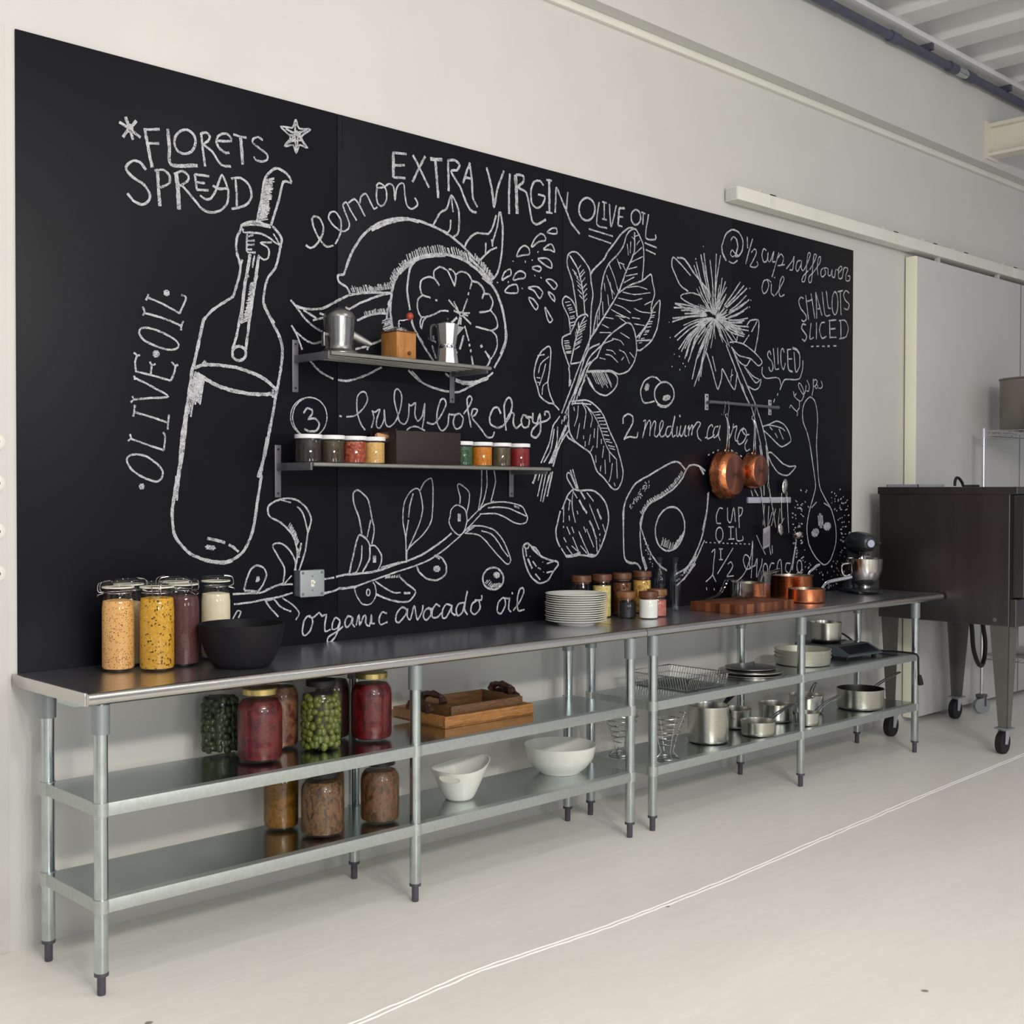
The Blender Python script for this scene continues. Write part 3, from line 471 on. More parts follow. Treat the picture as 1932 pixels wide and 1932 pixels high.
    ('baby_bok_choy_lettering', 'circled 3 and chalk words baby bok choy', 'c54 2841,1791 2833,1757 2810,1729 2778,1713 2742,1712 2710,1726 2688,1752 2680,1784 2688,1818 2710,1845 2742,1862 2778,1864 2810,1851 2833,1825|41 2754,1714 2730,1716 2708,1724 2690,1738 2677,1756 2671,1777 2672,1798 2679,1819 2693,1837 2712,1852 2735,1861 2759,1864 2784,1861|92 2730,1801 2746,1821 2770,1816 2770,1799 2752,1779 2784,1784 2805,1762 2790,1737 2757,1732 2734,1741|72 2900,1799 2912,1797|72 2934,1797 2979,1804 3020,1836 3040,1869 3031,1899 3008,1900 2988,1876 2988,1820 3005,1774 3028,1747|73 3063,1828 3073,1798 3060,1757|73 3063,1827 3078,1822 3103,1835 3087,1792 3087,1764 3104,1759 3125,1794 3125,1836 3134,1775 3155,1766 3186,1791 3211,1845 3217,1898 3198,1923 3182,1915 3178,1877 3195,1820 3207,1788 3234,1780 3253,1809 3256,1865|75 3253,1865 3268,1857 3292,1871 3287,1825 3303,1795 3328,1817 3342,1871 3338,1812 3328,1766|75 3244,1754 3265,1768 3297,1772 3344,1756|85 3353,1791 3392,1787 3430,1821 3461,1872 3450,1896 3430,1890 3411,1840 3411,1791 3437,1759 3470,1784 3477,1831|87 3477,1833 3502,1830 3536,1838 3512,1828 3502,1795 3519,1770 3549,1782 3560,1817 3539,1839|87 3562,1837 3596,1874 3611,1905 3599,1917 3582,1903 3589,1848 3606,1780|88 3606,1828 3616,1860 3644,1859 3630,1835 3611,1823 3665,1776 3699,1742 3734,1742 3746,1766|104 3786,1848 3766,1876 3738,1867 3717,1830 3724,1799 3767,1785 3802,1798 3838,1835 3856,1888 3845,1921 3823,1917 3806,1886 3809,1834 3818,1774|105 3820,1822 3845,1855 3867,1851 3863,1810 3882,1787 3914,1807|106 3948,1846 3925,1849 3914,1818 3929,1792 3959,1798 3964,1830 3940,1842 3988,1839|107 3988,1862 3988,1821 4015,1816 4034,1860 4039,1802 4034,1770 4008,1748 3980,1757 3985,1784 4030,1817 4076,1829 4100,1847 4091,1871 4068,1870 4068,1852'),
    ('bok_choy_drawing', 'tall chalk drawing of leafy bok choy', '84 4163,1883 4124,1909 4086,1913 4033,1942 4017,1983 3995,2034 4010,2099 4047,2150 4093,2175 4106,2149 4097,2063 4086,2003 4101,1951 4128,1909|63 4017,2125 4064,2135|63 4023,2046 4040,2091 4093,2127|63 4029,1989 4055,2044 4072,2093|64 4048,1948 4055,1991 4086,2009|63 4013,2025 4036,2024|63 4017,2004 4040,2003|91 4285,2332 4276,2392 4264,2445 4248,2503 4216,2564 4220,2613 4247,2633 4287,2633 4336,2601 4373,2562 4383,2503 4396,2449 4384,2381 4377,2237|90 4232,2615 4288,2557 4312,2500 4329,2425 4339,2352|60 4286,2554 4311,2579|60 4298,2530 4330,2560|60 4303,2518 4339,2552|61 4313,2496 4341,2523|61 4318,2465 4350,2495|61 4322,2444 4354,2474|61 4326,2422 4354,2448|61 4330,2403 4354,2426|60 4280,2533 4250,2551|60 4291,2517 4262,2536|60 4303,2501 4279,2516|61 4310,2482 4280,2501|61 4314,2465 4287,2482|61 4318,2442 4288,2461|61 4322,2420 4298,2436|85 4241,2244 4226,2321 4189,2372 4184,2398 4205,2419 4248,2405 4272,2375 4286,2333|50 4201,2389 4235,2398|50 4212,2375 4244,2384|50 4221,2363 4250,2371|50 4226,2355 4255,2363|50 4232,2344 4270,2354|50 4235,2325 4265,2333|50 4236,2316 4269,2325|50 4238,2298 4276,2308|50 4240,2284 4275,2293|85 4234,2088 4202,2146 4182,2193 4186,2226 4233,2246 4257,2276 4289,2327 4343,2350 4362,2340|85 4240,2104 4273,2217 4313,2303 4343,2339|87 4374,2236 4356,2169 4314,2121 4242,2104|50 4194,2208 4228,2213|50 4197,2198 4232,2204|50 4199,2187 4231,2192|50 4201,2180 4240,2186|50 4203,2172 4242,2178|50 4207,2158 4247,2165|50 4208,2152 4244,2157|55 4260,2170 4305,2194|55 4268,2191 4313,2215|55 4271,2200 4319,2227|55 4278,2219 4321,2243|55 4285,2238 4320,2257|55 4294,2254 4339,2279|55 4300,2268 4344,2292|56 4308,2284 4347,2305|56 4317,2301 4353,2321|55 4277,2226 4273,2259|55 4285,2242 4281,2274|55 4295,2264 4291,2301|55 4299,2273 4295,2308|87 4395,2254 4419,2352 4452,2422 4456,2484 4477,2559 4512,2613 4578,2667 4621,2718 4638,2761 4664,2793 4708,2810 4744,2776 4771,2734 4774,2653 4763,2564|102 4383,2546 4395,2565 4476,2631 4502,2668 4561,2727 4604,2772 4664,2810 4719,2807|102 4377,2234 4494,2371 4579,2476 4639,2590 4700,2695 4702,2793|59 4514,2608 4553,2546 4579,2487|59 4494,2555 4528,2492 4554,2467|60 4570,2644 4600,2597|60 4613,2621 4644,2585|60 4647,2728 4656,2672|61 4674,2743 4670,2685|61 4700,2770 4744,2788|61 4692,2677 4762,2727|61 4674,2640 4767,2681|60 4657,2604 4723,2624|60 4639,2568 4727,2590|60 4618,2531 4701,2570|59 4465,2423 4469,2357|59 4502,2461 4511,2406|59 4519,2525 4541,2443|59 4477,2514 4484,2476|59 4444,2399 4440,2332|59 4428,2353 4428,2297|61 4700,2758 4682,2767|60 4578,2628 4626,2623|61 4744,2759 4718,2732|89 4579,2476 4666,2525 4763,2560 4831,2600 4845,2558 4861,2508 4836,2441 4830,2382 4776,2319 4738,2269|58 4614,2485 4710,2485 4827,2507|57 4579,2453 4684,2450 4764,2471|57 4554,2419 4614,2411 4675,2389|57 4528,2391 4606,2371 4667,2360|58 4648,2512 4728,2527 4804,2521|58 4702,2415 4755,2403 4828,2405|58 4684,2367 4746,2368|57 4562,2366 4632,2362|58 4702,2338 4783,2337|57 4486,2348 4546,2348|57 4461,2312 4512,2300|56 4444,2271 4529,2278|57 4588,2358 4649,2335|59 4782,2441 4836,2464|90 4720,2272 4783,2319 4828,2382 4855,2437 4902,2477 4901,2430 4885,2341 4837,2266 4756,2213 4725,2209|90 4720,2256 4833,2268|90 4731,2281 4792,2332|53 4763,2250 4739,2246|53 4774,2262 4748,2257|53 4784,2274 4754,2268|53 4803,2296 4776,2290|54 4815,2309 4783,2303|54 4822,2317 4788,2311|54 4834,2337 4799,2330|54 4842,2353 4809,2347|54 4847,2365 4813,2359|54 4857,2386 4822,2380|54 4862,2397 4829,2391|54 4870,2414 4844,2408|87 4428,2152 4462,2211 4512,2260 4597,2313 4649,2338 4684,2330 4711,2284 4722,2210 4703,2151 4659,2102 4590,2080 4521,2093 4445,2081 4353,2074|87 4428,2152 4379,2116 4342,2057 4298,1956|57 4537,2251 4598,2245 4624,2225|57 4495,2192 4538,2190 4563,2175|57 4487,2169 4529,2166 4581,2136|57 4597,2285 4667,2263|57 4589,2199 4633,2186 4668,2137|58 4668,2194 4703,2169|56 4445,2149 4487,2145|57 4470,2218 4546,2246|58 4624,2168 4607,2150|86 4350,2063 4379,2016 4429,1980 4488,1969 4539,1992 4574,2029 4573,2067 4530,2086 4445,2087 4356,2078|86 4363,2048 4412,1988|56 4390,2072 4427,2022|56 4403,2074 4442,2021|56 4417,2076 4469,2006|56 4429,2077 4475,2016|56 4442,2079 4485,2021|57 4453,2080 4506,2008|57 4465,2082 4504,2028|57 4480,2083 4533,2012|57 4489,2084 4533,2024|85 4179,1868 4242,1986 4314,2122 4378,2237|85 4203,1869 4274,1988 4354,2169 4445,2218|85 4234,1923 4314,2034 4371,2143 4487,2230|85 4250,1910 4290,2000 4330,2079 4379,2127|85 4230,1996 4234,2051 4226,2088|86 4270,1917 4306,1990 4342,2036|85 4238,2002 4242,2030|c90 4231,1921 4279,1932 4360,1938 4426,1911 4476,1869 4519,1798 4571,1726 4606,1648 4621,1596 4608,1545 4576,1513 4537,1519 4478,1567 4428,1600 4402,1649 4377,1688 4312,1719 4264,1745 4232,1788 4226,1863|71 4319,1928 4393,1882 4443,1823 4486,1741 4520,1697 4573,1658|70 4247,1916 4311,1922 4385,1920|61 4295,1910 4287,1855 4267,1811|61 4321,1922 4348,1885 4334,1801|61 4304,1828 4284,1750|61 4360,1903 4393,1860 4381,1810|61 4410,1805 4406,1760|62 4435,1823 4427,1713|62 4460,1757 4460,1733|61 4332,1769 4332,1752|61 4344,1742 4343,1717|61 4381,1776 4369,1726|62 4477,1724 4467,1666|62 4518,1697 4522,1645|61 4419,1677 4421,1641|62 4457,1628 4452,1599|62 4486,1656 4490,1588|62 4541,1641 4529,1578 4516,1549|63 4571,1658 4578,1566|60 4263,1903 4267,1884|62 4554,1545 4563,1528|61 4382,1693 4402,1722|56 4400,1883 4451,1889|56 4412,1871 4452,1875|56 4426,1857 4479,1861|56 4440,1843 4487,1845|57 4450,1827 4492,1828|57 4458,1810 4504,1810|57 4467,1794 4505,1793|57 4475,1778 4516,1775|57 4486,1757 4524,1754|57 4494,1746 4538,1741|57 4509,1727 4557,1720|57 4519,1715 4561,1707|84 4168,1854 4122,1805 4099,1729 4068,1675 4042,1632|85 4208,1814 4153,1720 4107,1633|85 4232,1793 4184,1742 4145,1687 4115,1633|84 4130,1794 4107,1697 4061,1635|84 4153,1806 4145,1720 4095,1630|85 4169,1723 4146,1677 4122,1617|85 4212,1776 4224,1757 4272,1734|146 4017,1593 3989,1537|73 4038,1593 4023,1551|74 4057,1594 4038,1536 4020,1478|74 4076,1590 4039,1456|74 4096,1579 4054,1451|111 4119,1594 4100,1531 4084,1478|64 4107,1590 4069,1504|60 4184,1839 4180,1818|60 4198,1854 4194,1830|60 4203,1860 4198,1833|60 4214,1872 4208,1843|60 4225,1884 4221,1861|60 4186,1767 4179,1742|60 4193,1779 4186,1754|60 4201,1792 4193,1765|60 4207,1802 4201,1781|60 4214,1812 4206,1787|60 4222,1826 4216,1805|60 4226,1834 4219,1809'),
    ('organic_lettering', 'chalk script word organic', '78 2750,1014 2733,998 2724,952 2736,938 2760,955 2772,989 2764,1012 2750,1014 2774,1005 2802,1024 2816,1009 2838,1013 2830,979 2832,948 2858,953|80 2904,985 2882,999 2866,976 2866,953 2891,957 2904,985 2895,950 2880,922 2855,902 2841,908 2848,925 2884,940 2918,961|81 2962,993 2942,1000 2927,978 2935,955 2957,970 2966,993 2964,969 2977,952|81 2982,960 2997,1002 3001,959 3020,994 3032,994 3031,964 3050,952 3061,998 3061,962 3078,961|83 3140,998 3114,1004 3099,977 3107,954 3143,962'),
    ('avocado_word_lettering', 'chalk script word avocado', '84 3245,1007 3219,1018 3192,995 3186,965 3204,955 3239,986 3249,1010 3247,979 3263,962 3285,1020 3295,982 3303,959 3328,993 3333,1020|85 3358,1004 3340,992 3336,967 3352,955 3378,977 3370,1006 3356,1003 3385,1001|86 3428,1007 3406,1019 3385,995 3385,965 3414,963 3443,985|87 3491,1009 3464,1015 3443,991 3443,958 3464,960 3490,995 3496,1010 3494,978 3517,963|88 3569,1015 3537,1014 3520,990 3528,962 3558,977 3586,1066 3569,990 3586,961|89 3639,1019 3615,1009 3606,977 3628,960 3661,984 3652,1020 3628,1022 3670,1022 3670,1043'),
    ('oil_lettering', 'chalk script word oil at the bottom', '90 3796,1023 3772,1003 3765,964 3790,954 3815,987 3810,1021 3796,1023 3836,1018|91 3842,1022 3836,972 3852,956|108 3861,1044 3856,1037|91 3864,962 3902,995 3932,1041 3925,1061 3906,1056 3890,1009 3897,960 3937,962'),
    ('hidden_script_letter', 'tip of a chalk letter above the black bowl', '67 2416,1026 2436,1055 2451,1049 2440,1028'),
    ('olive_branch_drawing', 'chalk drawing of an olive branch', '79 2465,1130 2475,1169 2495,1207 2520,1220 2550,1209 2562,1182 2545,1144 2526,1123|c90 2524,1177 2518,1159 2529,1166|79 2416,1118 2475,1117 2535,1116 2576,1129 2617,1142 2680,1141|79 2421,1080 2485,1082 2545,1089 2617,1096 2680,1108|80 2560,1126 2596,1137 2638,1146|55 2466,1132 2470,1123|55 2468,1132 2471,1125|55 2473,1132 2476,1124|55 2477,1131 2480,1124|56 2483,1130 2487,1120|56 2486,1130 2490,1119|56 2492,1129 2495,1119|56 2497,1129 2501,1118|56 2499,1128 2502,1120|56 2505,1128 2509,1117|56 2508,1127 2511,1119|56 2515,1126 2518,1119|56 2518,1126 2521,1118|56 2523,1126 2527,1115|73 2635,1138 2643,1201 2617,1246 2591,1286 2597,1299 2628,1300 2664,1275 2690,1234 2694,1194|82 2690,1193 2701,1247 2696,1292 2675,1337 2628,1378 2576,1404 2570,1440 2602,1461 2649,1472 2701,1465 2744,1434 2766,1389 2749,1335 2738,1268 2709,1193|61 2628,1466 2672,1456|70 2701,1441 2728,1412 2750,1340|123 2701,1278 2707,1242|82 2720,1300 2706,1243|61 2638,1141 2675,1175|45 2660,1362 2670,1378|45 2664,1356 2675,1372|45 2667,1352 2678,1369|45 2670,1348 2679,1362|45 2673,1344 2684,1360|45 2677,1339 2685,1352|45 2679,1336 2690,1350|45 2684,1330 2694,1345|45 2686,1326 2695,1339|45 2687,1321 2698,1336|45 2689,1317 2698,1330|45 2691,1309 2701,1324|45 2692,1306 2701,1318|45 2694,1299 2705,1314|45 2696,1294 2707,1310|45 2697,1290 2709,1306|72 2555,1089 2576,1059 2615,1020|73 2596,1088 2627,1056 2673,1036|65 2632,1091 2680,1061 2710,1028 2693,1002|80 2560,1084 2596,1091|83 2826,1153 2875,1158|95 2884,1160 2929,1167 2974,1167 3085,1174 3205,1202 3242,1208 3330,1234 3426,1280 3494,1320|65 3109,1188 3205,1206|83 2826,1096 2884,1107 2900,1115|105 2895,1113 2940,1113 2986,1117|73 2986,1118 3056,1135 3175,1163 3286,1187 3374,1212 3458,1254 3544,1307|63 2828,1101 2884,1105|85 2949,1172 2969,1242 2989,1310 3003,1324 3032,1309 3051,1281 3050,1225 3015,1174|64 3012,1282 3009,1226 2986,1176 2966,1172|73 3012,1328 2997,1394 2972,1450 2969,1491 2989,1505 3021,1487 3044,1463 3062,1393 3074,1341 3062,1285|73 3038,1313 3057,1384|73 3053,1278 3079,1278 3110,1241 3110,1208 3091,1175|82 3072,1238 3072,1209|82 3080,1238 3080,1209|66 3242,1202 3239,1304 3224,1377 3230,1448 3261,1496 3298,1513 3317,1496 3331,1428 3311,1361 3255,1264|75 3279,1491 3261,1439 3254,1391|66 3254,1381 3239,1304|67 3317,1505 3342,1540 3380,1555 3388,1487 3380,1379 3336,1321 3248,1255 3242,1203|88 3245,1256 3244,1213|64 2974,1111 2986,1078 3015,1044 3056,1041 3083,1073 3079,1115 3067,1130|c65 3053,1089 3052,1083 3049,1079 3046,1076 3042,1076 3038,1079 3036,1084 3035,1090 3036,1095 3038,1100 3042,1102 3046,1102 3049,1099 3052,1094|74 3079,1134 3127,1104 3175,1082 3212,1079|99 3230,1076 3264,1074|87 3082,1081 3133,1060 3199,1042 3255,1040 3287,1066 3290,1085 3248,1112 3205,1146|44 3131,1141 3137,1152|44 3136,1142 3141,1151|44 3142,1142 3150,1155|44 3147,1142 3154,1154|44 3153,1142 3159,1151|44 3162,1142 3168,1152|44 3166,1142 3172,1152|44 3174,1142 3182,1154|44 3178,1142 3184,1152|44 3188,1142 3194,1152|44 3193,1142 3200,1154|44 3200,1142 3208,1155|89 3298,1191 3311,1162 3355,1130 3413,1122 3459,1145 3463,1180 3439,1215 3400,1229|64 3398,1180 3421,1180|64 3392,1176 3428,1174|64 3390,1171 3429,1169|64 3392,1165 3428,1164|64 3398,1160 3421,1159|68 3394,1227 3426,1211|c68 3484,1388 3491,1422 3524,1442 3571,1422 3583,1371 3561,1321 3531,1312 3491,1343 3478,1373|87 3533,1404 3533,1370|87 3542,1404 3542,1370|69 3540,1446 3543,1476 3528,1518 3533,1533 3563,1522 3595,1496 3595,1457 3581,1404|70 3670,1596 3667,1499 3649,1418|70 3699,1598 3701,1527 3683,1465 3662,1429|71 3744,1597 3753,1543 3726,1456|47 3677,1435 3690,1444|47 3681,1436 3692,1444|47 3687,1437 3702,1448|47 3694,1439 3704,1447|47 3703,1442 3715,1450|47 3710,1443 3720,1451|47 3714,1444 3726,1453|47 3722,1447 3736,1457|47 3728,1448 3743,1459|70 3657,1418 3688,1441 3736,1451 3801,1454 3878,1444 3923,1430 3945,1400 3955,1380 3946,1360 3912,1353 3867,1361 3812,1385 3752,1402 3657,1401|70 3707,1428 3769,1431 3834,1425 3889,1408 3947,1388|69 3584,1369 3662,1426 3688,1437|69 3518,1290 3569,1327 3620,1365 3665,1401|69 3579,1322 3615,1349 3683,1346 3747,1328 3796,1287 3829,1235 3849,1191 3835,1174 3813,1180 3742,1238 3689,1286 3646,1310 3569,1319|70 3668,1327 3726,1312 3769,1276 3802,1236 3833,1207|48 3869,1439 3872,1430|48 3874,1438 3877,1428|48 3878,1437 3882,1426|48 3886,1435 3890,1424|48 3890,1434 3894,1424|48 3897,1433 3901,1422|46 3580,1324 3596,1329|46 3587,1327 3601,1332|46 3592,1330 3611,1336|46 3597,1332 3615,1339|46 3602,1335 3618,1340|46 3607,1338 3628,1345|46 3612,1340 3629,1346'),
    ('single_olive_drawing', 'single shaded chalk olive', 'c105 3804,1109 3797,1088 3780,1072 3754,1064 3726,1066 3700,1076 3683,1094 3677,1116 3683,1136 3700,1152 3726,1161 3754,1160 3779,1149 3797,1131|67 3755,1140 3778,1133|67 3746,1138 3781,1127|67 3742,1133 3780,1121|66 3741,1128 3776,1117|67 3745,1121 3768,1114|56 3691,1094 3706,1108|56 3698,1090 3719,1108|56 3708,1083 3729,1101|57 3717,1078 3735,1094|57 3724,1074 3742,1089|57 3730,1072 3751,1090|57 3742,1073 3763,1091|57 3749,1073 3769,1090|57 3758,1073 3779,1092|57 3770,1074 3786,1088|57 3779,1074 3795,1087|57 3784,1074 3804,1091'),
    ('garlic_clove_drawing', 'chalk drawing of a clove', 'c97 3949,1265 3926,1248 3929,1212 3946,1159 3975,1113 4003,1092 4035,1077 4090,1088 4125,1127 4159,1158 4149,1173 4096,1184 4037,1204 4003,1229 3974,1254|c73 3963,1251 3962,1246 3958,1242 3952,1240 3945,1240 3940,1243 3936,1247 3934,1252 3935,1256 3940,1260 3945,1262 3952,1262 3958,1260 3962,1256|c83 3980,1245 4008,1241 4040,1206 4014,1217|109 3957,1194 3986,1147|83 3989,1181 4014,1155|83 4023,1150 4042,1142|83 4006,1122 4039,1093|84 4081,1165 4131,1176|84 4081,1124 4126,1129|82 3943,1239 3950,1203|73 3970,1205 3974,1202|74 4055,1176 4055,1172|74 4061,1129 4060,1126'),
    ('garlic_bulb_drawing', 'chalk drawing of a striped bulb', '80 4215,1472 4184,1418|100 4172,1410 4154,1356 4142,1311 4154,1266 4172,1240|80 4178,1235 4215,1193|100 4215,1193 4257,1193 4300,1199 4350,1194 4412,1188 4450,1220 4489,1287 4512,1351 4511,1402 4488,1450 4449,1484 4405,1505 4361,1509 4311,1505 4262,1511 4226,1488 4214,1471|81 4262,1512 4216,1567 4222,1590 4244,1580 4282,1516|80 4240,1604 4265,1555 4294,1513|80 4256,1607 4294,1516|65 4262,1505 4253,1463 4256,1417 4276,1354|65 4238,1463 4229,1412|65 4196,1438 4193,1356|65 4262,1500 4288,1470|66 4356,1496 4405,1454|66 4374,1442 4412,1374 4445,1317|67 4470,1343 4490,1303|65 4232,1388 4235,1363|66 4287,1409 4294,1393|65 4193,1339 4195,1330|65 4217,1335 4240,1297|65 4250,1334 4267,1304|66 4300,1312 4331,1261 4370,1204|66 4334,1335 4350,1306|66 4355,1322 4407,1233|65 4257,1286 4301,1212|65 4196,1285 4213,1261|65 4214,1243 4258,1200|65 4251,1244 4301,1211|66 4312,1243 4357,1205|67 4425,1267 4430,1211|67 4450,1298 4450,1288|67 4450,1271 4452,1258|67 4450,1245 4452,1232|65 4214,1471 4244,1455|126 4302,1461 4330,1425 4358,1397|101 4311,1503 4344,1465|116 4430,1416 4461,1366|115 4374,1361 4399,1327 4425,1271|150 4215,1196 4257,1196 4312,1209|127 4362,1199 4419,1191'),
    ('pair_of_olives_drawing', 'two overlapping chalk olives', '92 4920,2058 4881,2080 4835,2083 4780,2056 4754,2009 4763,1969 4786,1948 4863,1961|c99 5022,2007 5014,1979 4992,1956 4960,1943 4924,1941 4892,1951 4871,1971 4863,1998 4870,2025 4892,2047 4924,2061 4959,2064 4991,2054 5014,2033|87 4799,2045 4787,2016|87 4811,2048 4795,2009|87 4820,2042 4808,2013|81 4934,1987 4976,1999|81 4928,1978 4989,1996|81 4932,1972 4993,1990|81 4945,1969 4987,1981|123 5006,1970 4996,1958 4983,1949 4968,1942 4951,1937 4934,1936 4917,1937 4901,1941 4886,1947'),
    ('quantity_lettering', 'chalk numeral 2', '105 4620,1837 4622,1868 4657,1887 4692,1876 4692,1841 4651,1791 4628,1758|94 4628,1765 4671,1774 4725,1773 4733,1800'),
    ('medium_lettering', 'chalk script word medium', '80 4776,1856 4794,1862 4786,1818 4770,1772|80 4786,1814 4814,1858 4832,1855 4826,1783|81 4828,1815 4862,1860 4874,1852 4863,1790 4887,1784 4926,1831 4934,1859 4919,1863 4905,1836 4908,1791 4926,1782 4958,1802|82 4999,1839 4969,1833 4955,1802 4969,1783 4998,1808 5030,1894 5008,1817 5012,1785 5035,1795|83 5050,1841 5045,1796 5060,1791 5081,1846 5070,1806 5085,1789 5107,1821 5120,1849 5111,1798 5131,1793|99 5070,1902 5072,1890|83 5137,1830 5149,1850 5144,1794|83 5148,1821 5174,1854 5179,1842 5170,1799|84 5178,1832 5219,1870 5247,1863 5219,1825 5227,1788 5255,1772'),
    ('carrot_lettering', 'chalk script word carrot', '85 5355,1848 5346,1862 5319,1847 5304,1804 5311,1785 5352,1797 5369,1809|85 5287,1789 5307,1795|86 5406,1855 5373,1848 5358,1816 5366,1792 5397,1808 5422,1861 5405,1808 5422,1779|86 5484,1853 5497,1859 5488,1806 5500,1789 5532,1836 5542,1875|87 5536,1850 5574,1862 5557,1813 5561,1783 5590,1780|88 5640,1855 5606,1839 5576,1785 5598,1763 5639,1782 5665,1822 5647,1850 5622,1840 5655,1816 5690,1822|88 5674,1793 5648,1758 5664,1728 5699,1740|89 5754,1773 5731,1754'),
    ('pan_dashes', 'chalk dashes around the larger pan', '85 5314,1698 5328,1702|85 5354,1711 5368,1715|86 5395,1723 5409,1728|87 5521,1730 5540,1723|87 5562,1716 5581,1710|88 5604,1702 5623,1696'),
